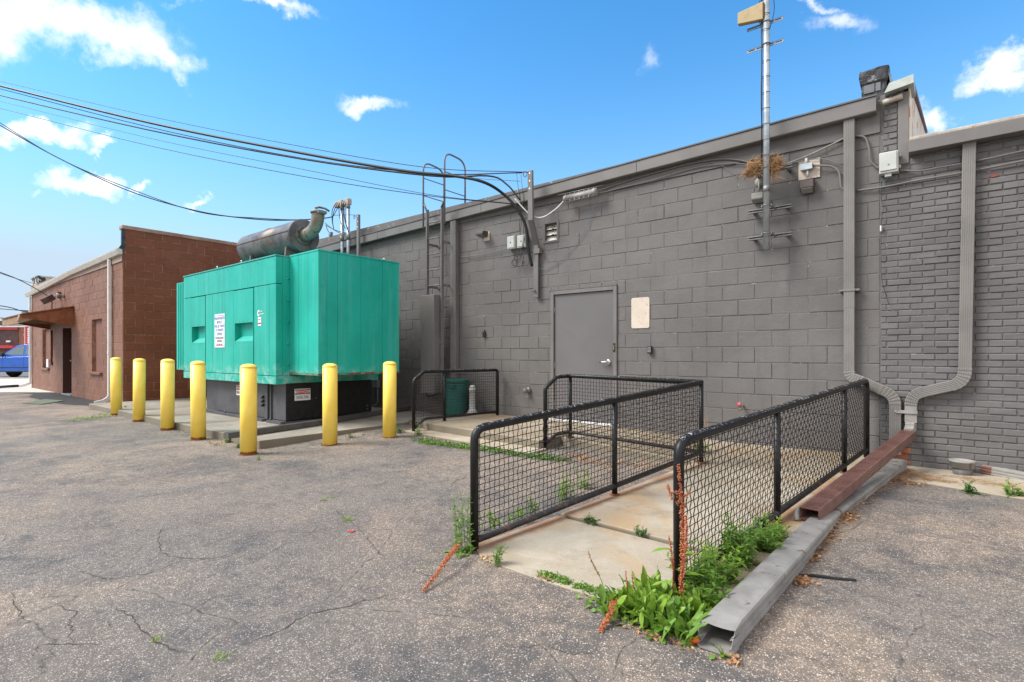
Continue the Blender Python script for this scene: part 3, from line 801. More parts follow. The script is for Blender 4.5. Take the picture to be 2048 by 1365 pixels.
th = MB(); th.box(DX0 + .0, DX1 + .03, WY - .075, WY + .05, .20, .232); th.build('threshold', M['white'], gb, bevel=.004)
# louvre
lv = MB(); a, b_, c, d = VX0, VX1, VZ0, VZ1
for bx in ((a - .02, a + .02, c - .02, d + .02), (b_ - .02, b_ + .02, c - .02, d + .02)): lv.box(bx[0], bx[1], WY - .02, WY + .09, bx[2], bx[3])
lv.box(a + .0205, b_ - .0205, WY - .02, WY + .09, d - .02, d + .02); lv.box(a + .0205, b_ - .0205, WY - .02, WY + .09, c - .02, c + .015)
lf = lv.build('window_frame', M['frieze'], gb, bevel=.003)
for k in range(3):
    z0 = VZ0 + .02 + k * .094
    s = MB(); s.add([(a + .022, WY + .02, z0), (b_ - .022, WY + .02, z0), (b_ - .022, WY + .07, z0 + .088), (a + .022, WY + .07, z0 + .088),
                     (a + .022, WY + .03, z0), (b_ - .022, WY + .03, z0), (b_ - .022, WY + .08, z0 + .088), (a + .022, WY + .08, z0 + .088)],
                    [(0, 1, 2, 3), (7, 6, 5, 4), (0, 4, 5, 1), (3, 2, 6, 7), (0, 3, 7, 4), (1, 5, 6, 2)])
    s.build('louver', M['glassw'], lf)
    if k < 2:
        q = MB(); cx = (a + b_) / 2 + .03; zc = z0 + .12
        q.tube([Vector((cx + .024 * math.cos(t * math.pi / 6), WY + .012, zc + .03 * math.sin(t * math.pi / 6))) for t in range(11)], .005, 6)
        q.build('pull_ring', M['sign_black'], lf)
lv = MB(); lv.box(a, b_, WY + .095, WY + .1, c, d); lv.build('back_panel', M['dark'], gb)
# patch of unpainted wall beside the door
pt = MB(); cx, cz, hw, hh, rr = -3.443, 1.9, .142, .225, .03
pts = []
for (sx, sz, a0) in ((1, 1, 0), (-1, 1, 90), (-1, -1, 180), (1, -1, 270)):
    for k in range(6):
        an = R(a0 + 18 * k); pts.append((cx + sx * (hw - rr) + rr * math.cos(an), WY - .0135, cz + sz * (hh - rr) + rr * math.sin(an)))
pt.prism(pts, (0, .006, 0))
pt.build('bare_plaster_patch', M['plaster'], gb)

# ---- grey brick building (right), pilaster, parapets
bb = thing('brick_building', 'grey painted brick building with a concrete coping joined to the block wall', 'building', (1, WY, 0))
w = MB(); wallplane(w, -.545, 3.4, -.3, 3.60, [], WY + .0)
wallplane(w, -.545, -.29, 3.60, 4.2, [], WY)
w.quad((-.29, WY, 3.5), (-.29, WY + .5, 3.5), (-.29, WY + .5, 4.2), (-.29, WY, 4.2))
w.build('mortar_joints', M['mortar'], bb)
courses(-.542, 3.4, -.1, 3.45, .212, .0685, .0085, [], jit=.0035, off0=.05, Y=WY, proud=(.005, .013), cham=.0045, zoff=.03).build('brick_wall', M['brick'], bb)
courses(-.52, -.385, 3.46, 4.16, .30, .0685, .011, [], jit=.005, off0=.1, Y=WY, proud=(.004, .014), cham=.005, zoff=.02).build('brick_pilaster', M['brick'], bb)
s = MB(); s.box(-.384, -.285, WY - .018, WY + .3, 3.38, 4.17); s.build('corner_board', M['grey'], bb, bevel=.006)
# few bare bricks low at the downspout and one up high
s = courses(-.42, -.27, .09, .43, .212, .0685, .011, [], jit=.003, off0=.08, Y=WY - .0065, proud=(.006, .011), cham=.004, zoff=.045); s.build('bare_bricks', M['brickred'], bb)
s = MB(); c0 = at_y(1988, 351, WY - .0145); pts = [(c0.x + .038 * math.cos(k * .524) * random.uniform(.85, 1.1), WY - .0145, c0.z + .019 * math.sin(k * .524) * random.uniform(.8, 1.15)) for k in range(12)]
s.prism(pts, (0, .006, 0)); s.build('chipped_brick', plain('chipped_red', (.20, .07, .05), .8), bb)
f = MB(); YB = WY - .15
f.box(-.285, 3.4, YB, WY + .1, 3.455, 3.585); f.build('fascia', M['grey'], bb, bevel=.006)
f = MB(); f.box(-.28, 3.4, YB + .025, WY + .35, 3.5855, 3.625); f.build('coping', M['roofconc'], bb, bevel=.01)
f = MB(); f.box(-.28, 3.4, WY + .35, 14.4, 3.1, 3.4); f.build('roof', M['roofmem'], bb)
f = MB(); f.quad((3.4, WY, -.3), (3.4, 14.4, -.3), (3.4, 14.4, 3.4), (3.4, WY, 3.4)); f.build('end_wall', M['brick'], bb)
# raised parapet flank of the block building: cream metal with rust
f = MB(); xp = -.275
f.prism([(xp, WY + .0, 3.6), (xp, 13.9, 5.0), (xp, 13.9, 5.86), (xp, WY + .0, 4.22)], (-.06, 0, 0)); f.build('parapet_flashing', M['cream'], gb)
f = MB(); n1 = (xp + .03, WY - .04, 4.215); n2 = (xp + .03, 13.95, 5.87)
f.prism([n1, n2, (xp + .03, 13.95, 5.93), (xp + .03, WY - .04, 4.275)], (-.10, 0, 0)); f.build('parapet_cap', plain('rust_brown_cap', (.15, .07, .055), .6), gb)
f = MB(); f.prism([(-.50, YF, 4.165), (xp + .032, YF, 4.20), (xp + .032, YF, 4.29), (-.455, YF, 4.262)], (0, .5, .03)); f.build('metal_coping', M['flash'], gb)
f = MB(); f.cyl((-.52, WY - .05, 4.09), (-.34, WY - .05, 4.115), .03, 10); f.build('mortar_roll', M['roofconc'], gb)

# tar-wrapped chimney stub on the roof
ch = thing('chimney', 'stubby chimney wrapped in black tarred felt at the roof corner', 'chimney', (-.62, 7.5, 4.2))
yc = 7.42
A = at_y(1716, 140, yc); B = at_y(1774, 124, yc); A0 = at_y(1722, 200, yc); B0 = at_y(1772, 200, yc)
s = MB()
def ring(z, g, wob=.008):
    r_ = random.Random(int(z * 100))
    xa, xb = A0.x + .012, B0.x - .004
    n = 8; pts = []
    for (p, q) in (((xa - g, yc - g), (xb + g, yc - g)), ((xb + g, yc - g), (xb + g, yc + .62 + g)), ((xb + g, yc + .62 + g), (xa - g, yc + .62 + g)), ((xa - g, yc + .62 + g), (xa - g, yc - g))):
        for k in range(n): t = k / n; pts.append(Vector((p[0] + (q[0] - p[0]) * t + r_.uniform(-wob, wob), p[1] + (q[1] - p[1]) * t + r_.uniform(-wob, wob), z + r_.uniform(-.006, .006))))
    return pts
zs = [(4.15, 0), (4.22, .003), (4.30, 0), (4.36, .006), (4.43, .004), (4.455, .02), (4.52, .024), (4.575, .03), (4.60, .028)]
rings = [ring(z, g_) for z, g_ in zs]; n = len(rings[0])
for i in range(len(rings) - 1):
    s.add(rings[i] + rings[i + 1], [(k, (k + 1) % n, n + (k + 1) % n, n + k) for k in range(n)], True)
s.add(rings[-1], [tuple(range(n))])
s.build('felt_wrap', M['tar'], ch)
s = MB()
for (xa, xb) in ((.03, .13), (.145, .19)):
    s.box(A0.x + xa, A0.x + xb, yc - .016, yc - .008, 4.335, 4.43)
s.build('felt_patch', plain('worn_felt', (.13, .14, .15), .5), ch)
s = MB(); s.add([(B0.x + .02, yc + .05, 4.55), (B0.x + .02, yc + .62, 4.5), (B0.x + .16, yc + .9, 4.3), (B0.x + .06, yc + .1, 4.25)], [(0, 1, 2, 3)]); s.build('flashing', M['flash'], ch, solid=.006)

# ------------------------------------------------------------------ downspouts
def rprof(w, d, ribs=5, gr=.0035, both=True, n_=2):
    """ribbed rectangular pipe profile, a across, b depth"""
    pts = []
    c = min(w, d) * .12
    def face(p, q, nrm, nr):
        p = Vector(p); q = Vector(q); nrm = Vector(nrm); out = []
        for k in range(nr):
            for (f, g) in ((k / nr + .12 / nr, 0), (k / nr + .36 / nr, 0), (k / nr + .48 / nr, gr), (k / nr + .76 / nr, gr), (k / nr + .88 / nr, 0)):
                v = p.lerp(q, f) - nrm * g; out.append((v.x, v.y))
        return out
    pts += face((-w / 2 + c, -d / 2), (w / 2 - c, -d / 2), (0, -1), ribs)
    pts += [(w / 2 - c, -d / 2), (w / 2 - .2 * c, -d / 2 + .2 * c), (w / 2, -d / 2 + c)]
    pts += face((w / 2, -d / 2 + c), (w / 2, d / 2 - c), (1, 0), n_)
    pts += [(w / 2, d / 2 - c), (w / 2 - .2 * c, d / 2 - .2 * c), (w / 2 - c, d / 2)]
    pts += face((w / 2 - c, d / 2), (-w / 2 + c, d / 2), (0, 1), ribs)
    pts += [(-w / 2 + c, d / 2), (-w / 2 + .2 * c, d / 2 - .2 * c), (-w / 2, d / 2 - c)]
    pts += face((-w / 2, d / 2 - c), (-w / 2, -d / 2 + c), (-1, 0), n_)
    pts += [(-w / 2, -d / 2 + c), (-w / 2 + .2 * c, -d / 2 + .2 * c)]
    return pts
def curve_between(p0, t0, p1, t1, n=9):
    p0, p1 = Vector(p0), Vector(p1); L = (p1 - p0).length * .45
    a, b = p0 + Vector(t0).normalized() * L, p1 - Vector(t1).normalized() * L
    return [p0 * (1 - t) ** 3 + a * 3 * t * (1 - t) ** 2 + b * 3 * t * t * (1 - t) + p1 * t ** 3 for t in [k / n for k in range(n + 1)]]
def elbow(b, p0, t0, p1, t1, prof, nrm, n=14):
    pts = curve_between(p0, t0, p1, t1, n)
    b.sweep(pts, prof, nrm, scales=[1.0 if k % 2 == 0 else 1.075 for k in range(n + 1)], caps=True)
PW = .107
P1 = rprof(PW, .08, 5, .0022)
NO = (0, -1, 0)
YD = WY - .06
# left-of-brick downspout
ds = thing('downspout', 'tall ribbed grey downspout on the block wall just left of the brick', 'downspout', (-.845, WY, .3), 'grey downspouts')
x1 = -.833
s = MB(); s.sweep([(x1, YD, 3.98), (x1, YD, 1.83)], P1, NO); s.sweep([(x1, YD, 1.829), (x1, YD, 1.10)], [(u * .97, v * .97) for u, v in P1], NO)
s.build('pipe', M['pipe_grey'], ds)
s = MB(); elbow(s, (x1, YD, 1.10), (0, 0, -1), (x1 + .13, YD, .985), (1, 0, -.45), P1, NO)
s.build('elbow', M['pipe_grey'], ds)
s = MB(); s.sweep([(x1 + .13, YD, .985), (-.55, YD, .91)], P1, NO)
elbow(s, (-.55, YD, .91), (1, 0, -.45), (-.405, YD, .735), (0, 0, -1), P1, NO); s.build('elbow', M['pipe_grey'], ds)
s = MB(); s.sweep([(-.405, YD, .735), (-.405, YD, .20)], P1, NO); s.build('lower_pipe', M['pipe_grey'], ds)
s = MB(); zb = 2.03; s.box(x1 - .058, x1 + .058, YD - .047, YD - .041, zb - .012, zb + .012); s.box(x1 - .1, x1 - .056, YD - .03, WY - .012, zb - .011, zb + .011); s.box(x1 + .056, x1 + .1, YD - .03, WY - .012, zb - .011, zb + .011)
s.build('strap', M['pipe_grey'], ds)
# downspout on the brick
ds2 = thing('downspout', 'ribbed grey downspout on the grey brick wall with a swan-neck bend', 'downspout', (.2, WY, .4), 'grey downspouts')
xa, xb_ = .21, .177
s = MB(); s.sweep([(xa, YD, 3.456), (xb_, YD, 1.16)], P1, NO); s.build('pipe', M['pipe_grey'], ds2)
s = MB(); elbow(s, (xb_, YD, 1.16), (0, 0, -1), (.06, YD, .965), (-1, 0, -.32), P1, NO); s.build('elbow', M['pipe_grey'], ds2)
s = MB(); s.sweep([(.06, YD, .965), (-.155, YD, .895)], P1, NO); elbow(s, (-.155, YD, .895), (-1, 0, -.32), (-.268, YD, .735), (0, 0, -1), P1, NO); s.build('elbow', M['pipe_grey'], ds2)
s = MB(); s.sweep([(-.268, YD, .735), (-.268, YD, .56)], P1, NO)
elbow(s, (-.268, YD, .56), (0, 0, -1), (-.285, YD - .10, .445), (-.16, -1, -.1), P1, (-1, .16, 0), 8); s.build('lower_pipe', M['pipe_worn'], ds2)
s = MB(); s.box(-.40, -.21, YD - .052, YD - .044, .655, .69); s.build('strap', M['pipe_worn'], ds2)
s = MB(); s.lathe((-.405, YD - .042, .675), (0, -1, 0), [(0, .012), (.012, .009)], 10); s.build('screw', M['chrome'], ds2)

# block-wall downspout by the ladder
ds3 = thing('downspout', 'plain square grey downspout right of the ladder cabinet', 'downspout', (-7.23, WY, .2), 'grey downspouts')
s = MB(); s.sweep([(-7.235, WY - .065, fz(-7.23) - .17), (-7.235, WY - .065, .2)], [(-.07, -.05), (.07, -.05), (.07, .05), (-.07, .05)], NO); s.build('pipe', M['grey'], ds3, bevel=.006)
s = MB(); s.box(-7.32, -6.95, WY - .118, WY - .114, .93, .955); s.build('strap', M['frieze'], ds3)

# ------------------------------------------------------------------ lying pipes by the ramp
# grey pipe on the asphalt
gp = thing('fallen_downspout', 'long worn grey downspout lying on the asphalt beside the right railing', 'downspout', (-.77, 2.4, 0), 'loose downspouts by the ramp')
pG = [(-.05, -.04), (.05, -.04), (.058, -.036), (.058, -.026), (.053, -.022), (.053, -.016), (.058, -.012), (.058, -.002), (.053, .002), (.053, .008), (.058, .012), (.06, .030), (.055, .038), (.045, .041),
      (.015, .0425), (-.015, .0425), (-.045, .041), (-.055, .038), (-.06, .030), (-.058, .012), (-.053, .008), (-.053, .002), (-.058, -.002), (-.058, -.012), (-.053, -.016), (-.053, -.022), (-.058, -.026), (-.058, -.036)]
near = Vector((-.775, 2.36, .056)); q1 = at_z(1660, 1032, .055); q2 = at_z(1745, 945, .10)
s = MB()
path = [near, near.lerp(q1, .06), near.lerp(q1, .2), near.lerp(q1, .5), q1]
b0 = len(s.v)
pG = [(u * 1.24, v * 1.30) for u, v in pG]
s.sweep(path, pG, (0, 0, 1), caps=False)
# crumpled open mouth
rm = random.Random(3)
for i in range(len(pG)):
    v = s.v[b0 + i]; t = math.sin(i * .55) * .014
    v.x += t * .5 + rm.uniform(-.006, .006); v.z = max(.004, v.z + (.016 * math.sin(i * .31) if v.z > .05 else 0) + rm.uniform(-.003, .003)); v.y += rm.uniform(-.02, .012) + (.03 if v.z > .06 else -.008)
s.build('pipe', M['pipe_worn'], gp, solid=.002)
s = MB(); s.sweep([q1 - (q1 - near).normalized() * .01, q1 + (q1 - near).normalized() * .02], [(u * 1.03, v * 1.04) for u, v in pG], (0, 0, 1)); s.build('coupling', M['pipe_brown'], gp)
s = MB(); q3 = Vector((-.36, 6.95, .13))
s.sweep([q1, q1.lerp(q3, .25), q1.lerp(q3, .6), q3], [(u * .99, v * .99) for u, v in pG], (0, 0, 1)); s.build('far_pipe', M['pipe_worn'], gp)
# brown pipe
bp = thing('fallen_downspout', 'ribbed brown downspout resting on the grey pipe and joined to the wall elbow', 'downspout', (-.7, 4.2, .1), 'loose downspouts by the ramp')
e0 = at_z(1618, 1030, .135); e1 = Vector((-.287, YD - .10, .438))
s = MB(); pB = rprof(.128, .086, 8, .0035)
s.sweep([e0, e0.lerp(e1, .33), e0.lerp(e1, .66), e1], pB, (0, 0, 1), caps=False)
s.build('pipe', M['pipe_brown'], bp, solid=.002)
s = MB(); dv = (e1 - e0).normalized()
s.tube([e0 + Vector((-.075, -.01, -.055)), e0 + Vector((-.085, .02, -.02)), e0 + Vector((-.078, .05, .03))], [.016, .02, .012], 7); s.build('bent_strap', M['pipe_worn'], bp)
# pipe lying on the pad in front of the generator
pp = tag(MB().sweep([at_z(452, 872, .17), at_z(640, 845, .165), at_z(790, 820, .17), at_z(870, 806, .20)], rprof(.11, .085, 4, .002), (0, 0, 1)).build('fallen_downspout', M['pipe_dark'], bevel=0),
         'long thin grey downspout lying across the generator pad behind the bollards', 'downspout', 'loose downspouts by the ramp')
# pipe by the brick wall, right edge
pr_ = thing('fallen_downspout', 'short pale downspout with a brown end lying by the brick wall', 'downspout', (.5, 6.8, .1), 'loose downspouts by the ramp')
pa = at_z(1966, 938, .125); pb = at_z(2090, 962, .10)
s = MB(); s.sweep([pa + (pb - pa).normalized() * .07, pb + (pb - pa) * .8], rprof(.11, .08, 5, .003), (0, 0, 1)); s.build('pipe', M['pipe_worn'], pr_)
s = MB(); s.sweep([pa, pa + (pb - pa).normalized() * .085], rprof(.114, .084, 5, .004), (0, 0, 1)); s.build('coupling', M['pipe_brown'], pr_)

# ------------------------------------------------------------------ generator
gn = thing('generator', 'large teal green standby diesel generator on a black fuel tank behind the yellow bollards', 'generator', (-10.4, 5.3, .12))
TX0, TX1, TY0, TY1 = -11.75, -8.545, 4.50, 6.22
s = MB(); s.box(TX0, TX1, TY0, TY1, .17, .80)
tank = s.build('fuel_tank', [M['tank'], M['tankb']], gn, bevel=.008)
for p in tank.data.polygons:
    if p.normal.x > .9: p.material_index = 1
s = MB(); s.box(TX0 - .02, -9.18, TY0 - .10, TY0 - .002, .119, .165); s.box(-9.02, TX1 + .02, TY0 - .10, TY0 - .002, .119, .165)
s.box(TX1 + .002, TX1 + .03, TY0 - .05, TY1, .119, .16)
for x in (-10.75, -9.9, -8.95): s.lathe((x, TY0 - .06, .165), (0, 0, 1), [(0, .02), (.02, .018), (.022, .009), (.05, .008)], 8)
s.build('base_rail', M['tank'], tank)
s = MB(); s.box(-9.22, -9.12, TY0 - .03, TY0 - .003, .165, .79); s.box(-9.03, -9.00, TY0 - .03, TY0 - .003, .165, .79); s.build('seam_post', M['tank'], tank, bevel=.004)
s = MB(); s.box(-9.118, -9.032, TY0 - .006, TY0 - .002, .165, .795); s.build('dark_gap', M['tankb'], tank)
s = MB()
for k in range(3): s.lathe((-9.25, TY0 - .02, .40 + .07 * k), (-.3, -1, 0), [(0, .03), (.05, .028), (.055, .012)], 10)
s.build('fittings', M['tankb'], tank)
s = MB()
for yy in (5.05, 5.3): s.cyl((TX1 + .001, yy, .52 + (yy - 5) * .1), (TX1 + .008, yy, .52), .012, 8)
for zz in (.25, .31): s.cyl((TX1 + .001, 6.12, zz), (TX1 + .012, 6.12, zz), .012, 8)
s.build('bolt', M['galv_dull'], tank)
# danger labels
def danger(x, y, z, w, h, parent, side):
    if side == 'y': X = Vector((1, 0, 0)); N = Vector((0, -1, 0))
    else: X = Vector((0, 1, 0)); N = Vector((1, 0, 0))
    o = Vector((x, y, z)); Z = Vector((0, 0, 1))
    def rect(u0, u1, v0, v1, d, mt, nm, par):
        q = MB(); q.prism([o + X * u0 + Z * v0 + N * d, o + X * u1 + Z * v0 + N * d, o + X * u1 + Z * v1 + N * d, o + X * u0 + Z * v1 + N * d], N * -.0015); return q.build(nm, mt, par)
    b = rect(-w / 2, w / 2, -h / 2, h / 2, .003, M['sign_white'], 'danger_label', parent)
    b2 = rect(-w * .46, w * .46, h * .02, h * .45, .0045, M['sign_black'], 'heading_panel', parent)
    q = MB(); n = 24
    for (sc, mt, d, nm) in ((1, 'sign_white', .006, 'heading_ring'), (.93, 'sign_red', .0075, 'heading_oval')):
        q = MB(); q.prism([o + X * (w * .43 * sc * math.copysign(abs(math.cos(k * 2 * math.pi / n)) ** .5, math.cos(k * 2 * math.pi / n))) + Z * (h * .235 + h * .19 * sc * math.copysign(abs(math.sin(k * 2 * math.pi / n)) ** .8, math.sin(k * 2 * math.pi / n))) + N * d for k in range(n)], N * -.0012)
        q.build(nm, M[mt], parent)
    text('heading_text', 'DANGER', h * .30, M['sign_white'], parent, o + Z * (h * .235) + N * .0085, X, Z, sx=w / h * .80)
    text('label_text', 'DIESEL FUEL', h * .36, M['sign_black'], parent, o - Z * (h * .24) + N * .004, X, Z, sx=w / h * .42)
danger(TX1 + .002, 4.71 + .09, .60, .29, .20, tank, 'x')
danger(-10.28, TY0 - .002, .615, .20, .19, tank, 'y')
# housing
HX0, HX1, HY, HYB, HT = -12.52, -8.56, 4.34, 6.39, 2.943
s = MB(); s.box(HX0 + .01, HX1 - .03, HY + .11, HYB, .81, HT - .01); s.build('housing_body', M['teal'], gn)
s = MB(); s.box(HX0, HX1 + .002, HY - .004, HYB, .79, .925); s.build('skirt', M['teal'], gn, bevel=.006)
s = MB()
def plate(x0, x1, z0, z1, g=.003): s.box(x0 + g, x1 - g, HY, HY + .112, z0 + g, z1 - g)
DZa, DZb = .932, 2.465
for (a, b_) in ((HX0, -12.13), (-11.375, -11.06), (-11.06, -10.62), (-10.62, -10.135), (-9.335, -8.79), (-8.79, HX1)): plate(a, b_, DZa, DZb)
for (a, b_) in ((HX0, -11.75), (-11.75, -10.72), (-10.72, -9.57), (-9.57, HX1)): plate(a, b_, DZb + .004, HT - .02)
s.box(HX1 - .028, HX1, HY + .115, 4.58, DZa, HT - .02)
s.build('side_panel', M['teal'], gn, bevel=.003)
s = MB(); s.box(HX0 - .01, HX1 + .008, HY - .012, HYB, HT - .018, HT + .004); s.build('roof_panel', gen('teal_rusty_edge', (.03, .33, .28), (.05, .38, .32), 3, .5, wear=(.25, .11, .05), wearth=.57, wscale=5), gn, bevel=.003)
s = MB()
for x in (-12.3, -11.9, -10.9, -10.4, -9.8, -9.2, -8.63): s.lathe((x, HY, HT - .07), (0, -1, 0), [(0, .012), (.005, .01)], 8)
for z in (1.2, 1.6, 2.0, 2.4, 2.8): s.lathe((HX1, HY + .04, z), (1, 0, 0), [(0, .012), (.005, .01)], 8)
s.build('rivet', M['teal'], gn)
for (a, b_) in ((-12.118, -11.388), (-10.123, -9.347)):
    d = MB(); r0, r1 = 1.535, 1.855; g_ = .006
    d.box(a + g_, b_ - g_, HY - .006, HY + .10, r1, DZb - .012)
    d.box(a + g_, b_ - g_, HY - .006, HY + .10, DZa + .006, r0 - .012)
    d.box(a + g_, a + .05, HY - .006, HY + .10, r0 - .0115, r1 - .0005); d.box(b_ - .016, b_ - g_, HY - .006, HY + .10, r0 - .0115, r1 - .0005)
    d.box(a + .05, b_ - .016, HY + .096, HY + .101, r0, r1)
    d.prism([(a + .0505, HY - .005, r0 - .011), (a + .0505, HY + .095, r0 - .011), (a + .0505, HY + .095, r0 + .085)], (b_ - .0165 - a - .0505, 0, 0))
    dm = d.build('access_door', M['teal'], gn)
    k = MB(); hxp = b_ - .10; k.tube([(hxp, HY + .096, 1.81), (hxp, HY + .05, 1.81), (hxp, HY + .045, 1.78), (hxp, HY + .05, 1.66)], [.02, .02, .014, .01], 8); k.build('handle', M['sign_black'], dm)
    k = MB()
    for q in range(5): xx = a + .09 + q * (b_ - a - .15) / 4; k.lathe((xx, HY - .006, 1.885), (0, -1, 0), [(0, .008), (.004, .007)], 6); k.lathe((xx, HY - .006, 1.50), (0, -1, 0), [(0, .008), (.004, .007)], 6)
    k.build('rivet', M['galv_dull'], dm)
# left intake hood
s = MB(); s.box(-12.98, HX0 - .003, HY + .02, HYB - .05, .955, 2.835); s.build('intake_hood', M['teal'], gn, bevel=.006)
s = MB()
for x in (-12.86, -12.74, -12.62): s.box(x, x + .012, HY + .008, HY + .02, .97, 2.82)
s.build('hood_rib', M['teal'], gn)
# radiator plenum on the right end
PX1, PY0, PY1, PZ0, PZ1 = -7.665, 4.575, 6.18, .955, 2.96
s = MB(); s.box(HX1 - .02, PX1 - .012, PY0 + .012, PY1 - .01, PZ0 + .02, PZ1 - .004)
s.build('plenum_body', M['teal'], gn)
s = MB(); gg = .0025
for (a, b_) in ((HX1 + .002, -8.27), (-8.27, -7.975), (-7.975, PX1)): s.box(a + gg, b_ - gg, PY0, PY0 + .0118, PZ0 + .03, PZ1 - .03)
ysm = [PY0 + .003, 4.725, 4.915, 5.365, 5.81, PY1]
for a, b_ in zip(ysm[:-1], ysm[1:]): s.box(PX1 - .0115, PX1, a + gg, b_ - gg, PZ0 + .03, PZ1 - .03)
s.build('plenum_panel', M['teal'], gn, bevel=.0015, seg=1)
s = MB(); s.box(HX1 + .0, PX1 + .006, PY0 - .006, PY1 + .006, PZ1 - .0285, PZ1); s.build('plenum_roof', M['teal'], gn, bevel=.003)
s = MB(); s.box(HX1 + .004, PX1 + .006, PY0 - .006, PY1 + .006, PZ0 - .005, PZ0 + .028)
s.build('plenum_base_flange', gen('teal_rusted_flange', (.03, .22, .17), (.10, .27, .18), 5, .6, wear=(.19, .06, .022), wearth=.47, wscale=8, bump=.4), gn, bevel=.003)
s = MB()
for z in (1.12, 1.47, 1.83, 2.2, 2.56): s.lathe((HX1 + .001, 4.545, z), (1, 0, 0), [(0, .02), (.012, .018), (.02, .008)], 8)
s.build('bolt', M['teal'], gn)
s = MB()
for (x, y) in ((-11.15, 4.46), (-10.1, 4.46), (-7.95, 6.05)):
    z0 = HT + .0 if x < -9 else PZ1
    s.cyl((x, y, z0), (x, y, z0 + .03), .012, 8); s.tube([(x + .03 * math.cos(t * .5236), y, z0 + .055 + .03 * math.sin(t * .5236)) for t in range(13)], .010, 8)
s.build('lifting_eye', M['galv'], gn)
# maker's mark and small label on the panel
mk = MB(); c0 = Vector((-9.16, HY - .002, 2.0))
n = 14; pts = [(c0.x + .045 * math.cos(R(50 + 260 * k / n)), c0.y, c0.z + .055 * math.sin(R(50 + 260 * k / n))) for k in range(n + 1)] + [(c0.x + .018 * math.cos(R(310 - 260 * k / n)), c0.y, c0.z + .024 * math.sin(R(310 - 260 * k / n))) for k in range(n + 1)]
mk.prism(pts, (0, -.002, 0)); mk.build('maker_mark', M['sign_white'], gn)
text('maker_text', 'Power', .05, M['sign_white'], gn, (c0.x + .085, HY - .004, 2.03), (1, 0, 0), (0, 0, 1), 'CENTER', sx=.9)
text('maker_text', 'Generation', .045, M['sign_white'], gn, (c0.x + .115, HY - .004, 1.985), (1, 0, 0), (0, 0, 1), 'CENTER', sx=.8)
mk = MB(); mk.box(c0.x - .02, c0.x + .09, HY - .004, HY, 1.78, 1.93); lb = mk.build('warning_label', M['sign_white'], gn)
mk = MB(); mk.box(c0.x - .015, c0.x + .085, HY - .006, HY - .0042, 1.81, 1.835); mk.build('red_band', M['sign_red'], lb)
text('label_text', 'WARNING', .022, M['sign_red'], lb, (c0.x + .035, HY - .005, 1.89), (1, 0, 0), (0, 0, 1), sx=.8)
# silencer on the roof
sl = MB(); ax0 = Vector((-11.75, 5.36, 3.56)); r_ = .305
sl.lathe(ax0, (1, 0, 0), [(0, .14), (.02, .2), (.05, r_ * .93), (.09, r_), (1.12, r_), (1.125, r_ + .008), (1.15, r_ + .008), (1.155, r_), (2.24, r_), (2.25, r_ + .008), (2.275, r_ + .008), (2.28, r_ - .012), (2.27, .02)], 48)
sil = sl.build('silencer', M['steel'], gn)
s = MB(); s.box(-11.7, -9.48, 5.36 - r_ - .006, 5.36 - r_ + .01, 3.60, 3.612); s.build('seam', M['rust'], sil)
s = MB(); s.lathe((-9.475, 5.36, 3.56), (1, 0, 0), [(0, .19), (.018, .19), (.018, .12)], 32)
for k in range(8): an = R(45 * k + 20); s.lathe((-9.457, 5.36 + .155 * math.cos(an), 3.56 + .155 * math.sin(an)), (1, 0, 0), [(0, .018), (.018, .016), (.02, .008)], 6)
s.build('flange', M['steel'], sil)
s = MB()
pth = curve_between((-9.46, 5.36, 3.56), (1, 0, 0), (-8.99, 5.36, 3.93), (-.02, 0, 1), 14)
s.tube(pth, [.115 - .0 * k for k in range(15)], 24)
s.build('exhaust_elbow', M['pipe_rust'], sil)
s = MB(); s.lathe((-8.99, 5.36, 3.90), (0, 0, 1), [(0, .118), (.002, .135), (.035, .137), (.037, .12), (.045, .12)], 28); s.tube([(-8.85, 5.22, 3.95), (-8.85, 5.3, 3.98), (-8.85, 5.42, 3.98), (-8.85, 5.5, 3.95)], .02, 8); s.box(-8.90, -8.83, 5.28, 5.44, 3.88, 3.93)
s.build('rain_cap', M['pipe_rust'], sil)
for x in (-11.2, -9.75):
    s = MB(); s.prism([(x, 5.08, PZ1 - .02), (x, 5.64, PZ1 - .02), (x, 5.60, 3.34), (x, 5.36 + .05, 3.27), (x, 5.36 - .05, 3.27), (x, 5.12, 3.34)], (.05, 0, 0)); s.build('saddle', M['steel'], sil)
s = MB(); s.cyl((-10.6, 5.36, 2.93), (-10.6, 5.36, 3.3), .09, 16); s.build('inlet_pipe', M['steel'], sil)
# conduit and box behind the tank
cb = thing('conduit_box', 'small grey electrical box with a bent conduit on the wall behind the generator', 'electrical box', (-8.9, WY, .4))
p = at_y(752, 768, WY - .05)
s = MB(); s.box(p.x - .09, p.x + .09, WY - .09, WY - .012, p.z - .08, p.z + .08); s.build('box', M['galv'], cb, bevel=.004)
s = MB(); s.tube(fillet([(p.x + .06, WY - .05, p.z - .08), (p.x + .06, WY - .05, p.z - .45), (p.x - .1, WY - .12, p.z - .5), (p.x - .4, WY - .3, p.z - .5)], .12), .02, 8); s.build('conduit', M['galv_dull'], cb)

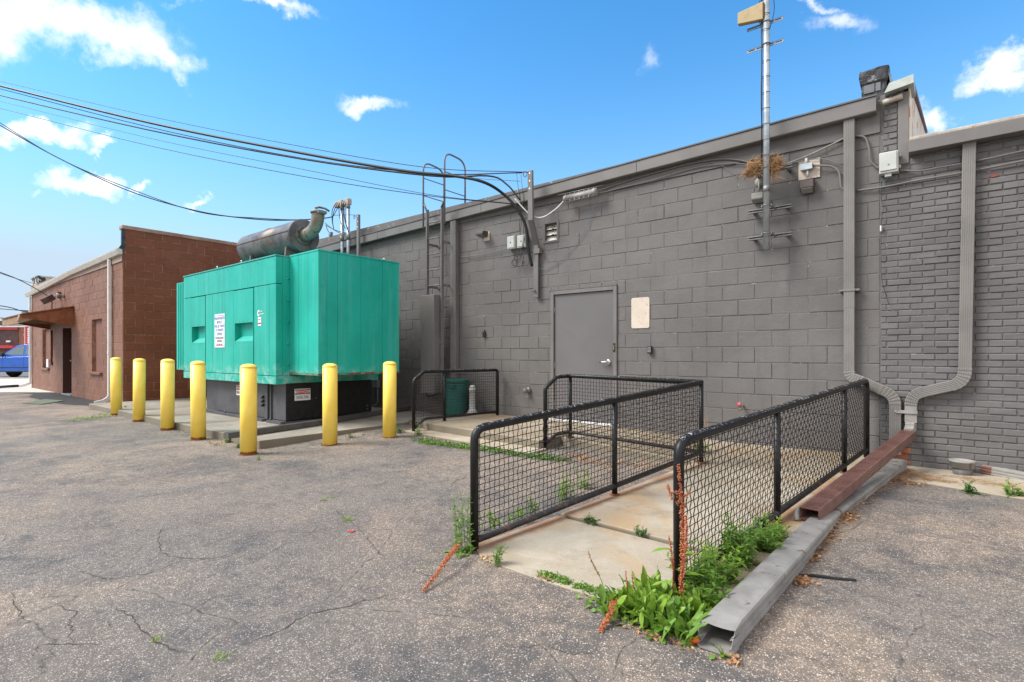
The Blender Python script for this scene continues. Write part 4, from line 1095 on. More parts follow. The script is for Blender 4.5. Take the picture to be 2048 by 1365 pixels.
# tow-away sign
sg = thing('sign', 'white towing notice with blue and black lettering fixed to the generator door panels', 'sign', (-10.74, HY, 1.42))
sx0, sx1, sz0, sz1 = -10.945, -10.50, 1.42, 2.06
s = MB(); s.box(sx0, sx1, HY - .008, HY - .001, sz0, sz1); s.build('sign_board', M['sign_white'], sg)
s = MB()
for (a, b_, c, d) in ((sx0 + .012, sx1 - .012, sz1 - .035, sz1 - .027), (sx0 + .012, sx1 - .012, sz0 + .027, sz0 + .035)): s.box(a, b_, HY - .0095, HY - .0082, c, d)
s.build('border', M['sign_blue'], sg)
cx = (sx0 + sx1) / 2; ww = .40
for (tx, z, sz, mt, k) in (('UNAUTHORIZED', 1.975, .075, 'sign_blue', .74), ('VEHICLES', 1.90, .075, 'sign_blue', .78), ('WILL BE TOWED', 1.825, .075, 'sign_blue', .74), ("AT OWNER'S", 1.75, .075, 'sign_blue', .78), ('EXPENSE', 1.675, .075, 'sign_blue', .8),
                           ("MONAGHAN'S", 1.60, .062, 'sign_black', .9), ('TOWING', 1.54, .062, 'sign_black', .9), ('248-588-6810', 1.475, .055, 'sign_red', .9)):
    text('lettering', tx, sz, M[mt], sg, (cx, HY - .009, z), (1, 0, 0), (0, 0, 1), sx=k)

# ------------------------------------------------------------------ bollards
BL = [(233, 715, 832, .10), (278, 717, 845, .10), (335, 718, 862, .102), (397, 722, 881, .102), (497, 728, 910.5, .1), (660, 727, 891.5, .1), (779, 723, 876, .098)]
blab = ['yellow bollard farthest left, at the corner of the brown building', 'yellow bollard second from the left, in front of the brown side wall', 'yellow bollard third from the left, beside the left end of the generator',
        'yellow bollard in front of the left half of the generator, fourth from the left', 'yellow bollard nearest the camera at the corner of the concrete pad', 'yellow bollard in front of the right face of the fuel tank', 'yellow bollard last on the right, with a rusty broken foot']
proto = None
for i, (px, ty, by, rad) in enumerate(BL):
    g0 = 0
    for _ in range(4): p = at_z(px, by - 1.5, g0); g0 = gz(p.x, p.y)
    p = at_z(px, by - 1.5, g0); d = p.dot(FV)
    if proto is None:
        proto = thing('bollard', blab[0], 'bollard', (0, 0, 0), 'yellow bollards around the generator')
        H_ = 1.2
        s = MB(); s.lathe((0, 0, -.05), (0, 0, 1), [(0, .1), (.05 + H_ - .052, .1)], 40); s.build('sleeve', M['yellow'], proto)
        s = MB(); s.lathe((0, 0, H_ - .0518), (0, 0, 1), [(0, .1022), (.008, .1022), (.014, .099), (.024, .092), (.036, .078), (.046, .055), (.051, .028), (.052, .004)], 40); s.build('cap', M['yellow'], proto)
        s = MB(); s.lathe((0, 0, H_ - .0545), (0, 0, 1), [(0, .0995), (.002, .1003), (.004, .0995)], 40); s.build('seam_ring', plain('bollard_seam', (.35, .25, .05), .6), proto)
        s = MB(); n = 16; s.add([((.112 + .012 * math.sin(k * 2.3)) * math.cos(k * 2 * math.pi / n), (.112 + .012 * math.sin(k * 2.3)) * math.sin(k * 2 * math.pi / n), .0035) for k in range(n)] + [(.1 * math.cos(k * 2 * math.pi / n), .1 * math.sin(k * 2 * math.pi / n), .014) for k in range(n)],
              [(k, (k + 1) % n, n + (k + 1) % n, n + k) for k in range(n)]); s.build('base_rust', M['rust'], proto)
        t_ = proto; kids = list(proto.children)
    else:
        t_ = proto.copy(); C.objects.link(t_)
        for ch_ in kids:
            c_ = ch_.copy(); C.objects.link(c_); c_.parent = t_
    hh = (CAMH + (708 - ty) / 1060 * d) - p.z
    k = hh / H_
    t_.location = p; t_.rotation_euler = (R(random.uniform(-.4, .4)), R(random.uniform(-.4, .4)), random.uniform(0, 6))
    t_.scale = (rad / .1, rad / .1, k)
    t_['label'] = blab[i]

# ------------------------------------------------------------------ railings
PIT = .045
def mesh_panel(o, dirv, s0, s1, zb, zt, zref, parent, seed=0, sub=6, rw=.0029, av=.0038, ah=.0016):
    """woven wire between zb(s) and zt(s) along a straight line starting at o"""
    b = MB(); dirv = Vector(dirv).normalized(); nv = Vector((dirv.y, -dirv.x, 0))
    k0, k1 = int(math.ceil((s0 + .015) / PIT)), int(math.floor((s1 - .015) / PIT))
    rr_ = random.Random(seed)
    for k in range(k0, k1 + 1):
        sx = k * PIT + rr_.uniform(-.0015, .0015)
        a, c = zb(sx), zt(sx)
        if c - a < .03: continue
        n = max(2, int((c - a) / (PIT / sub))); pts = []
        for i in range(n + 1):
            z = a + (c - a) * i / n
            ph = (z - zref(sx)) / PIT
            pts.append(Vector((o[0], o[1], 0)) + dirv * (sx + av * .3 * math.sin(math.pi * ph + math.pi * k)) + nv * (av * math.cos(math.pi * ph + math.pi * k)) + Vector((0, 0, z)))
        b.tube(pts, rw, 4, caps=False)
    zlo = min(zb(s0 + (s1 - s0) * i / 20) - zref(s0 + (s1 - s0) * i / 20) for i in range(21)); zhi = max(zt(s0 + (s1 - s0) * i / 20) - zref(s0 + (s1 - s0) * i / 20) for i in range(21))
    for j in range(int(zlo / PIT) - 1, int(zhi / PIT) + 2):
        pts = []
        n = int((s1 - s0) / (PIT / 3))
        for i in range(n + 1):
            sx = s0 + (s1 - s0) * i / n
            z = zref(sx) + j * PIT
            if zb(sx) - .004 <= z <= zt(sx) + .004:
                pts.append(Vector((o[0], o[1], 0)) + dirv * sx + nv * (-ah * math.cos(math.pi * sx / PIT + math.pi * j)) + Vector((0, 0, z)))
            else:
                if len(pts) > 1: b.tube(pts, rw, 4, caps=False)
                pts = []
        if len(pts) > 1: b.tube(pts, rw, 4, caps=False)
    return b.build('mesh_panel', M['wire'], parent)
def lin(s0, z0, s1, z1): return lambda s: z0 + (z1 - z0) * (s - s0) / (s1 - s0)
def pw(pts):
    def f(s):
        if s <= pts[0][0]: return pts[0][1]
        for (a, za), (b, zb) in zip(pts[:-1], pts[1:]):
            if s <= b: return za + (zb - za) * (s - a) / (b - a)
        return pts[-1][1]
    return f
RT, RP, RBm = .0285, .024, .024
def foot(x, y, z, parent):
    s = MB(); s.lathe((x, y, z - .002), (0, 0, 1), [(0, .05), (.008, .046), (.014, .03)], 16); s.build('foot_plate', M['rust'], parent)

# right railing
rb = thing('railing', 'long black pipe railing with woven wire mesh on the right side of the ramp', 'railing', (-1.1, 2.75, 0), 'black mesh railings')
A = Vector((-1.095, 2.76, 0)); Bv = Vector((-.66, 7.08, 0)); dv = (Bv - A); Lr = dv.length; dv.normalize()
zt = lin(0, .832, Lr, 1.005); zb = lin(0, .075, Lr, .235)
def at(o, d, s, z): return o + d * s + Vector((0, 0, z))
s = MB(); s.tube(fillet([at(A, dv, 0, .0), at(A, dv, 0, zt(0)), at(A, dv, Lr, zt(Lr)), at(A, dv, Lr, .14)], .10, 8), RT, 16); s.build('top_rail', M['blacktop'], rb)
s = MB(); s.tube([at(A, dv, .02, zb(0)), at(A, dv, Lr - .02, zb(Lr))], RBm, 14); s.build('bottom_rail', M['rail_rust'], rb)
bays = [0, (4.25 - A.y) / dv.y, (6.13 - A.y) / dv.y, Lr]
for q in bays[1:3]:
    p = A + dv * q
    zg = .05 + (p.y - 3.4) * .027
    s = MB(); s.tube([at(A, dv, q, zg - .01), at(A, dv, q, zt(q) - .02)], RP, 14); s.build('post', M['black'], rb)
    foot(p.x, p.y, zg + .0, rb)
for q0, q1_ in zip(bays[:-1], bays[1:]):
    mesh_panel(A, dv, q0 + .02, q1_ - .02, lambda s_: zb(s_) + .02, lambda s_: zt(s_) - .022, zb, rb, int(q0 * 10))
s = MB()
for q in bays[:-1]:
    s.box(-.005, .005, -.004, .004, 0, .74, Matrix.Translation(at(A, dv, q + .028, zb(q) + .02)))
s.build('mesh_clip', M['black'], rb)

# left ramp railing and landing guard: one continuous run
rl = thing('railing', 'black mesh railing left of the ramp, turning the corner along the landing', 'railing', (-2.41, 2.57, 0), 'black mesh railings')
A = Vector((-2.415, 2.575, 0)); Cn = Vector((-2.03, 5.745, 0)); dv = (Cn - A); Lr = dv.length; dv.normalize()
c1 = at_z(1140.6, 873.6, .2); c1.z = 0
gzn = .06
for _ in range(3): e1_ = at_z(1090.5, 899, gzn); gzn = gz(e1_.x, e1_.y)
e1_.z = 0
zt = lin(0, .80, Lr, .992); zb = lin(0, .060, Lr, .235)
L2 = (c1 - Cn).length; d2 = (c1 - Cn).normalized(); L3 = (e1_ - c1).length; d3 = (e1_ - c1).normalized()
s = MB(); s.tube(fillet([at(A, dv, 0, .0), at(A, dv, 0, zt(0)), at(A, dv, Lr, zt(Lr))], .09, 8), RT, 16)
s.tube(fillet([at(A, dv, Lr, zt(Lr)), at(c1, d3, 0, 1.008), at(c1, d3, L3 * .55, .998), at(c1, d3, L3, .86), at(c1, d3, L3, gzn)], .04, 5), RT * .93, 16)
s.build('top_rail', M['blacktop'], rl)
s = MB(); s.tube([at(A, dv, .02, zb(0)), at(A, dv, Lr, zb(Lr))], RBm, 14)
s.tube(fillet([at(A, dv, Lr, zb(Lr)), at(c1, d3, 0, .262), at(c1, d3, L3 * .6, .245), at(c1, d3, L3 - .01, gzn + .07)], .04, 4), RBm * .9, 12); s.build('bottom_rail', M['rail_rust'], rl)
qm = (4.155 - A.y) / dv.y
for (pt, z0, z1) in ((at(A, dv, qm, 0), .069, zt(qm) - .02), (Cn, .12, .985), (c1, .195, 1.0)):
    s = MB(); s.tube([Vector((pt.x, pt.y, z0 - .01)), Vector((pt.x, pt.y, z1))], RP, 14); s.build('post', M['black'], rl); foot(pt.x, pt.y, z0, rl)
for q0, q1_ in ((0, qm), (qm, Lr)): mesh_panel(A, dv, q0 + .02, q1_ - .02, lambda s_: zb(s_) + .02, lambda s_: zt(s_) - .022, zb, rl, 5)
mesh_panel(Cn, d2, .02, L2 - .02, lin(0, .25, L2, .285), lin(0, .97, L2, .985), lin(0, .24, L2, .265), rl, 6)
mesh_panel(c1, d3, .02, L3 - .015, pw([(0, .285), (L3 * .6, .27), (L3, gzn + .10)]), pw([(0, .985), (L3 * .55, .975), (L3, .84)]), lambda s_: .265, rl, 7)

# small railing left of the steps
rs = thing('railing', 'short black mesh railing at the left end of the landing with a sloped corner', 'railing', (-6.37, 5.42, .07), 'black mesh railings')
A = Vector((-6.385, 5.43, 0)); E_ = Vector((-6.12, 7.12, 0)); dv = (E_ - A); Lr = dv.length; dv.normalize(); zg = .07
ztp = pw([(0, .885), (.19, 1.022), (Lr, 1.012)]); zbp = pw([(0, .13), (.2, .275), (Lr, .275)])
s = MB(); s.tube(fillet([at(A, dv, 0, zg), at(A, dv, 0, .885), at(A, dv, .19, 1.022), at(A, dv, Lr, 1.012), at(A, dv, Lr, .21)], .05, 5), RT * .93, 16); s.build('top_rail', M['blacktop'], rs)
s = MB(); s.tube(fillet([at(A, dv, 0, .13), at(A, dv, .2, .275), at(A, dv, Lr, .275)], .05, 5), RBm * .9, 12); s.build('bottom_rail', M['rail_rust'], rs)
qm = .58
s = MB(); s.tube([at(A, dv, qm, .20), at(A, dv, qm, 1.0)], RP, 14); s.build('post', M['black'], rs); pt = at(A, dv, qm, 0); foot(pt.x, pt.y, .205, rs)
for q0, q1_ in ((0, qm), (qm, Lr)): mesh_panel(A, dv, q0 + .02, q1_ - .02, lambda s_: zbp(s_) + .02, lambda s_: ztp(s_) - .022, lambda s_: .275, rs, 8)

# ------------------------------------------------------------------ bin and white pipe behind the short railing
b_ = thing('dustbin', 'dark green ribbed plastic bin behind the short railing', 'bin', (-6.93, 6.88, .165))
s = MB(); prof = [(0, .19), (.01, .2)]
for k in range(22): prof += [(.02 + k * .026, .205 + k * .0011), (.038 + k * .026, .209 + k * .0011), (.044 + k * .026, .203 + k * .0011)]
s.lathe((-6.93, 6.88, .166), (0, 0, 1), prof + [(.6, .23), (.61, .245), (.625, .245)], 40); s.build('body', M['green'], b_)
s = MB(); s.lathe((-6.93, 6.88, .79), (0, 0, 1), [(0, .25), (.03, .25), (.04, .235), (.055, .2), (.06, .02)], 40); s.build('lid', M['green'], b_)
s = MB(); s.box(-6.80, -6.72, 6.62, 6.68, .70, .75); s.build('handle', M['green'], b_)
v_ = thing('vent_pipe', 'white plastic standpipe with flared foot beside the green bin', 'pipe', (-6.55, 6.93, .2))
s = MB(); s.lathe((-6.55, 6.93, .208), (0, 0, 1), [(0, .105), (.03, .10), (.09, .065), (.13, .055), (.42, .055), (.425, .062), (.47, .062), (.475, .05)], 28); s.build('pipe', M['boxw'], v_)
s = MB(); s.lathe((-6.55, 6.93, .683), (0, 0, 1), [(0, .05), (.03, .048), (.055, .03), (.06, .01)], 24); s.build('cap', M['boxw'], v_)
hs = thing('hose_tap', 'dark outdoor tap with a short hose on the wall behind the short railing', 'tap', (-7.6, WY, .6))
p = at_y(857, 777, WY - .04)
s = MB(); s.cyl((p.x, WY - .004, p.z), (p.x, WY - .1, p.z), .022, 10); s.cyl((p.x, WY - .09, p.z + .01), (p.x, WY - .11, p.z - .07), .02, 10); s.build('tap_body', M['sign_black'], hs)
s = MB(); s.tube([(p.x - .05, WY - .11, p.z + .04), (p.x + .05, WY - .11, p.z + .04)], .012, 8); s.build('handle', M['sign_black'], hs)
s = MB(); s.tube(curve_between((p.x, WY - .11, p.z - .07), (.3, -.2, -1), (p.x + .4, WY - .12, p.z - .06), (1, 0, .3), 10), .014, 8); s.build('hose', M['cable'], hs)

# ------------------------------------------------------------------ roof ladder
ld = thing('ladder', 'grey fixed roof ladder with hooped walk-through rails above a locked cabinet', 'ladder', (-7.7, 7.0, .9))
YL = 6.95
l0 = at_y(855, 590, YL); l1 = at_y(884.5, 590, YL); tz = at_y(855, 420, YL).z
xl, xr = l0.x, l1.x
for x, zt_ in ((xl, tz), (xr, tz + .0)):
    s = MB(); s.box(x - .012, x + .012, YL - .032, YL + .032, .55, zt_); s.build('side_rail', M['grey'], ld)
for k in range(14):
    z = .78 + k * .305
    if z > tz - .05: break
    s = MB(); s.cyl((xl + .012, YL, z), (xr - .012, YL, z), .013, 10); s.build('rung', M['grey'], ld)
for z in (2.6, 3.42):
    for x in (xl, xr):
        s = MB(); s.box(x + .012, x + .018, YL - .02, WY - .012, z - .025, z + .025); s.box(x - .0, x + .06, WY - .02, WY - .012, z - .03, z + .03); s.build('wall_bracket', M['grey'], ld)
# hoops
for hx in (at_y(851, 400, YL).x - .03, at_y(893, 400, YL).x - .02):
    hxx = hx
    zb_ = at_y(851, 458, YL).z if hx < -7.7 else at_y(893, 448, YL).z
    ztop = at_y(866, 329, YL + .2).z if hx < -7.7 else at_y(905, 314, YL + .25).z
    s = MB()
    s.tube(fillet([(hxx, YL - .03, zb_), (hxx, YL - .03, ztop), (hxx, YL + .52, ztop - .04), (hxx, YL + .52, 4.12)], .2, 8), .017, 10)
    s.build('hoop', M['grey'], ld)
    for z in (4.38, 4.72):
        s = MB(); s.cyl((hxx, YL - .03, z), (hxx, YL + .52, z), .010, 8); s.build('rung', M['grey'], ld)
for (a, b2) in ((xl, at_y(851, 400, YL).x - .03), (xr, at_y(893, 400, YL).x - .02)):
    s = MB(); s.tube([(a, YL - .02, tz - .03), (b2, YL - .02, tz + .14)], .018, 8); s.build('splay_bracket', M['grey'], ld)
ca0 = at_y(841, 592, 6.78); ca1 = at_y(868, 592, 6.78)
s = MB(); s.box(ca0.x, ca1.x, 6.78, 7.0, .55, ca0.z); s.build('cabinet', M['grey'], ld, bevel=.006)
s = MB(); s.box(ca1.x - .002, ca1.x + .02, 6.985, 7.0, .5, ca0.z - .01); s.cyl((ca1.x + .002, 6.98, 1.62), (ca1.x + .03, 6.98, 1.62), .012, 8); s.build('hinge_strip', M['frieze'], ld)
pk = MB(); pk.tube([(ca1.x + .02, 6.93, 1.56), (ca1.x + .02, 6.93, 1.6), (ca1.x + .02, 6.965, 1.6), (ca1.x + .02, 6.965, 1.56)], .006, 6); pk.box(ca1.x + .008, ca1.x + .034, 6.92, 6.975, 1.50, 1.56); tag(pk.build('padlock', M['chrome']), 'small silver padlock hanging on the ladder cabinet', 'padlock')

# ------------------------------------------------------------------ cable bracket on the wall with its cables
br = thing('cable_bracket', 'cranked grey steel channel standing above the eave left of the door', 'bracket', (-5.3, WY, 2.2))
YK = 6.93
bt = at_y(1061, 342, YK - .02); bm = at_y(1062, 440, YK - .02)
s = MB()
s.sweep([(bt.x, YK - .02, bt.z), (bm.x, YK - .02, bm.z), (-5.30, WY - .06, 3.13), (-5.30, WY - .06, 2.25)], [(-.045, -.022), (.045, -.022), (.045, .022), (-.045, .022)], (0, -1, 0)); s.build('channel', M['grey'], br, bevel=.003)
s = MB()
for k in range(3): s.lathe((bt.x, YK - .043, bt.z - .045 - .125 * k), (0, -1, 0), [(0, .014), (.003, .014)], 10)
s.build('bolt_hole', M['sign_white'], br)
s = MB(); s.box(-5.33, -5.21, WY - .1, WY - .012, 2.98, 3.06); s.cyl((-5.35, WY - .11, 2.36), (-5.29, WY - .11, 2.36), .014, 8); s.build('clamp', M['grey'], br)
s = MB(); s.tube([(bt.x - .09 + .035 * math.cos(t * .5236), YK - .05, bt.z - .04 + .05 * math.sin(t * .5236)) for t in range(13)], .008, 8); s.build('eye_bolt', M['galv_dull'], br)

GW = 'overhead cables crossing the sky'
def wire(label, pts, r, mat='cable', n=6, seg=40, group=GW, name='cable', cat='cable', twist=0):
    """smooth curve through world points (Catmull-Rom)"""
    P = [Vector(p) for p in pts]; P = [P[0] * 2 - P[1]] + P + [P[-1] * 2 - P[-2]]
    out = []
    for i in range(1, len(P) - 2):
        for k in range(seg // (len(P) - 3)):
            t = k / (seg // (len(P) - 3))
            a, b, c, d = P[i - 1], P[i], P[i + 1], P[i + 2]
            out.append(.5 * ((2 * b) + (c - a) * t + (2 * a - 5 * b + 4 * c - d) * t * t + (3 * b - a - 3 * c + d) * t ** 3))
    out.append(P[-2])
    s = MB(); s.tube(out, r, n)
    if twist:
        for ph in (0, math.pi):
            s.tube([p + Vector((0, math.cos(i * twist + ph), math.sin(i * twist + ph))) * r * 2.1 for i, p in enumerate(out)], r, n)
    return tag(s.build(name, M[mat]), label, cat, group)
def span(pxs, a, b):
    """a sagging span between depth a (left, off frame) and b (right)"""
    n = len(pxs); out = []
    x0 = pxs[0][0]; x1 = pxs[-1][0]
    ra = ray(*pxs[0]) * a; rb_ = ray(*pxs[-1]) * b
    for (px, py) in pxs:
        # intersect the viewing direction with the vertical plane through both ends
        r = ray(px, py); dx, dy = rb_.x - ra.x, rb_.y - ra.y
        det = r.x * (-dy) - r.y * (-dx)
        t = (ra.x * (-dy) - ra.y * (-dx)) / det
        out.append(Vector((r.x * t, r.y * t, CAMH + r.z * t)))
    return out
eb = (bt - Vector((0, 0, CAMH))).dot(FV)
wire('thin topmost overhead wire running to the steel channel bracket', span([(-160, 128), (0, 163), (300, 233), (600, 293), (850, 335), (1056, 345)], 14, eb), .006)
wire('thick overhead cable bundle bending down the wall past the white boxes', span([(-160, 131), (0, 172), (300, 246), (600, 306), (800, 341), (905, 352), (965, 364)], 14, eb + .1) + [at_y(1005, 387, 6.86), at_y(1034, 418, 6.98), at_y(1052, 455, 7.06), at_y(1056, 495, 7.10), at_y(1064, 533, 7.16)], .025, seg=84, n=8)
wire('overhead cable just under the thick bundle', span([(-160, 138), (0, 178), (300, 255), (600, 316), (860, 347), (1045, 346)], 14, eb), .009)
wire('twin overhead cable third from the top', span([(-160, 150), (0, 191), (300, 261), (600, 318), (860, 352), (975, 352), (1012, 368), (1040, 400)], 14, eb), .015)
wire('lower thin overhead wire of the upper group', span([(-160, 168), (0, 203), (300, 277), (600, 338), (850, 388), (1028, 408)], 14, eb), .005)
wire('lowest wire of the upper group ending at the eave', span([(-160, 180), (0, 217), (300, 292), (600, 352), (850, 391), (1030, 409)], 14, eb), .007)
wire('short stay wire tied to the channel bracket below the top wire', span([(905, 350), (960, 358), (1040, 363)], eb + 1.3, eb), .004, group=None)
mdep = (at_y(690, 430, 6.9) - Vector((0, 0, CAMH))).dot(FV)
for i, (dy, lb) in enumerate(((0, 'sagging service cable reaching the twin steel conduits, upper strand'), (5, 'sagging service cable reaching the twin steel conduits, lower strand'))):
    wire(lb, span([(-150, 150 + dy * 2), (0, 246 + dy), (120, 318), (260, 378 + dy), (400, 425 - dy * .3), (520, 437 + dy * .5), (600, 440), (655, 436), (668, 431)], 12, mdep), .013 if i else .010, seg=80)
# splice closure with cables
sc = thing('splice_enclosure', 'grey cylindrical cable splice closure mounted under the eave above the louvre window', 'enclosure', (-4.5, WY, 3.7))
a = at_y(1128, 399, 7.08); b = at_y(1194, 383, 7.08); dv = (b - a).normalized(); L = (b - a).length
s = MB(); s.lathe(a, dv, [(0, .03), (.01, .05), (.06, .052), (.062, .042), (L - .07, .042), (L - .068, .055), (L - .01, .053), (L, .03)], 24)
s.build('closure', M['pipe_worn'], sc)
s = MB()
s.box(-.0, L, -.008, .008, -.058, -.045, Matrix(((dv.x, 0, 0, a.x), (0, 1, 0, a.y), (dv.z, 0, 1, a.z), (0, 0, 0, 1)))); s.box(-.0, L, -.008, .008, .045, .054, Matrix(((dv.x, 0, 0, a.x), (0, 1, 0, a.y), (dv.z, 0, 1, a.z), (0, 0, 0, 1))))
for k in range(7): s.box(L * (k + .5) / 7 - .006, L * (k + .5) / 7 + .006, -.030, -.02, -.060, .060, Matrix(((dv.x, 0, 0, a.x), (0, 1, 0, a.y), (dv.z, 0, 1, a.z), (0, 0, 0, 1))))
s.build('clamp_strip', M['pipe_worn'], sc)
s = MB(); h0 = at_y(1115, 391, 7.12); h1 = at_y(1206, 371, 7.12); s.cyl(h0, h1, .006, 6); s.cyl(h0.lerp(h1, .3), Vector((h0.lerp(h1, .3).x, WY - .01, h0.z)), .008, 6); s.cyl(h0.lerp(h1, .75), Vector((h0.lerp(h1, .75).x, WY - .01, h1.z)), .008, 6); s.build('hanger_rod', M['galv_dull'], sc)
wire('white cable looping from the splice closure to the channel bracket', [at_y(1128, 402, 7.08), at_y(1110, 420, 7.0), at_y(1085, 435, 6.98), at_y(1064, 432, 6.95), at_y(1048, 418, 6.9), at_y(1030, 398, 6.86)], .011, 'cable_white', group=None)
wire('thin blue wire hanging in a loop from the splice closure', [at_y(1194, 392, 7.1), at_y(1185, 420, 7.18), at_y(1165, 468, 7.2), at_y(1130, 512, 7.2), at_y(1095, 537, 7.2), at_y(1066, 536, 7.17)], .003, 'cable_blue', group=None)
YP = 7.19
wire('grey cable clipped along the wall under the eave to the mast', [at_y(1196, 382, 7.1), at_y(1215, 376, YP), at_y(1290, 352, YP), at_y(1380, 328, YP), at_y(1440, 319, YP), at_y(1480, 321, YP), at_y(1510, 330, YP)], .009, 'cable_paint', group='cables along the grey wall')
wire('second grey cable below the eave, sagging a little lower', [at_y(1190, 390, 7.1), at_y(1220, 382, YP), at_y(1300, 362, YP), at_y(1390, 336, YP), at_y(1470, 327, YP), at_y(1530, 335, YP), at_y(1590, 325, YP), at_y(1640, 318, YP), at_y(1687, 330, YP)], .006, 'cable_paint', group='cables along the grey wall')
wire('beige conduit rising from the nest to the tall downspout', [at_y(1560, 332, YP), at_y(1600, 318, YP), at_y(1650, 296, YP), at_y(1688, 277, YP)], .009, 'pipe_worn', group='cables along the grey wall')
wire('painted conduit between the downspout and the white box', [at_y(1712, 272, YP), at_y(1730, 276, YP), at_y(1738, 298, YP), at_y(1741, 322, YP), at_y(1757, 338, YP)], .011, 'grey', group='cables along the grey wall')
wire('painted cable over the brick from the white box to the downspout', [at_y(1800, 341, YP), at_y(1840, 342, YP), at_y(1880, 335, YP), at_y(1924, 328, YP)], .010, 'grey', group='cables along the grey wall')
wire('long painted conduit across the block and the brick', [at_y(1712, 382, YP), at_y(1770, 374, YP), at_y(1830, 362, YP), at_y(1924, 346, YP), at_y(2048, 322, YP), at_y(2200, 290, YP)], .011, 'grey', group='cables along the grey wall')
wire('upper painted conduit right of the brick downspout', [at_y(1953, 322, YP), at_y(1990, 315, YP), at_y(2048, 302, YP), at_y(2200, 270, YP)], .011, 'grey', group='cables along the grey wall')
wire('slack cable from the ladder side to the white boxes', [at_y(921, 514, YP), at_y(950, 512, YP), at_y(980, 506, YP), at_y(1016, 498, YP)], .006, 'cable_paint', group='cables along the grey wall')
wire('thin wire drooping on the wall left of the mast', [at_y(1395, 322, YP), at_y(1440, 330, YP), at_y(1475, 352, YP), at_y(1490, 350, YP)], .003, 'cable_grey', group='cables along the grey wall')
wire('thin dark wire running down the joint between block and brick', [at_y(1762, 350, YP), at_y(1763, 400, YP), at_y(1768, 415, YP), at_y(1763, 440, YP), at_y(1762, 520, YP), at_y(1764, 560, YP), at_y(1778, 610, YP)], .003, 'cable', group='cables along the grey wall')
# two white boxes
for (x0, y0, x1, y1, lb) in ((1014, 472, 1029, 495, 'small white utility box left of the black cable, nearer the ladder'), (1034, 470, 1051, 492, 'white utility box directly behind the black cable')):
    a = at_y(x0, y0 + 2, WY - .1); b = at_y(x1, y1 + 2, WY - .1)
    t_ = thing('utility_box', lb, 'utility box', ((a.x + b.x) / 2, WY, b.z), 'pale utility boxes on the wall')
    s = MB(); s.box(a.x, b.x, WY - .10, WY - .012, b.z, a.z); s.build('housing', M['boxw'], t_, bevel=.008)
    s = MB(); s.box(a.x + .012, b.x - .012, WY - .108, WY - .1005, b.z + .02, a.z - .012); s.build('cover', M['boxw'], t_, bevel=.003)
    s = MB(); s.lathe(((a.x + b.x) / 2, WY - .108, (a.z + b.z) / 2), (0, -1, 0), [(0, .012), (.005, .01)], 10); s.build('lock', M['sign_black'], t_)
# tangle of thin cables below
r2 = random.Random(5)
s = MB()
for k in range(6):
    c = at_y(1035 + r2.uniform(-6, 6), 520 + r2.uniform(-6, 6), 7.12); rr_ = r2.uniform(.07, .13); a0 = r2.uniform(0, 6)
    s.tube([c + Vector((rr_ * math.cos(a0 + t * .35), r2.uniform(-.004, .004), rr_ * .8 * math.sin(a0 + t * .35))) for t in range(int(r2.uniform(12, 20)))], .0045, 5)
for (pa, pb_) in (((1024, 497), (1030, 512)), ((1042, 350), (1046, 500)), ((1044, 400), (1042, 512)), ((1033, 345), (1040, 470)), ((1055, 480), (1064, 520)), ((1048, 493), (1040, 520))):
    s.tube(curve_between(at_y(*pa, 7.08), (.1, 0, -1), at_y(*pb_, 7.12), (-.2, 0, -1), 8), .004, 5)
tag(s.build('cable_tangle', M['cable']), 'tangle of thin black drop cables coiled below the white boxes', 'cables')

# small fixtures on the wall
def wallpack(px, py, w, h, d, mat, label, name='wall_light', cat='wall light', group=None, plate=None, tilt=.5):
    p = at_y(px, py, WY - .1)
    t_ = thing(name, label, cat, (p.x, WY, p.z), group)
    s = MB(); s.prism([(p.x - w / 2, WY - .02, p.z + h * .5), (p.x - w / 2, WY - d, p.z + h * .35), (p.x - w / 2, WY - d * 1.05, p.z - h * .2), (p.x - w / 2, WY - d * tilt, p.z - h * .5), (p.x - w / 2, WY - .02, p.z - h * .5)], (w, 0, 0)); s.build('housing', M[mat], t_, bevel=.006)
    s = MB(); s.prism([(p.x - w * .42, WY - d * 1.0, p.z - h * .24), (p.x - w * .42, WY - d * tilt, p.z - h * .52), (p.x - w * .42, WY - d * tilt + .004, p.z - h * .53), (p.x - w * .42, WY - d * 1.0 - .003, p.z - h * .27)], (w * .84, 0, 0)); s.build('lens', plain('lens', (.2, .2, .18), .2), t_)
    if plate:
        s = MB(); s.box(p.x - plate[0] / 2 + plate[2], p.x + plate[0] / 2 + plate[2], WY - .0175, WY - .013, p.z - plate[1] / 2 + plate[3], p.z + plate[1] / 2 + plate[3]); s.build('bare_patch', M['plaster'], t_)
    return t_, p
t_, p = wallpack(963, 468, .17, .10, .16, 'bronze', 'small bronze floodlight on the wall between ladder and white boxes', plate=(.14, .16, .05, -.04))
t_, p = wallpack(1614, 371, .145, .16, .13, 'bronze', 'bronze floodlight hanging under a grey junction box near the tall downspout', group='bronze floodlights')
a = at_y(1607, 335, WY - .05); jb = MB(); jb.box(a.x - .03, a.x + .10, WY - .09, WY - .02, a.z - .045, a.z + .03); jb.build('junction_box', M['galv'], t_, bevel=.004)
jb = MB(); jb.cyl((a.x + .045, WY - .06, a.z - .045), (a.x + .045, WY - .06, a.z - .13), .011, 8); jb.cyl((a.x + .03, WY - .05, a.z + .03), (a.x + .03, WY - .05, a.z + .10), .016, 8); jb.build('conduit_nipple', M['boxw'], t_)
jb = MB(); jb.box(a.x - .06, a.x + .17, WY - .0175, WY - .014, a.z - .14, a.z + .09); jb.build('bare_patch', M['plaster'], t_)
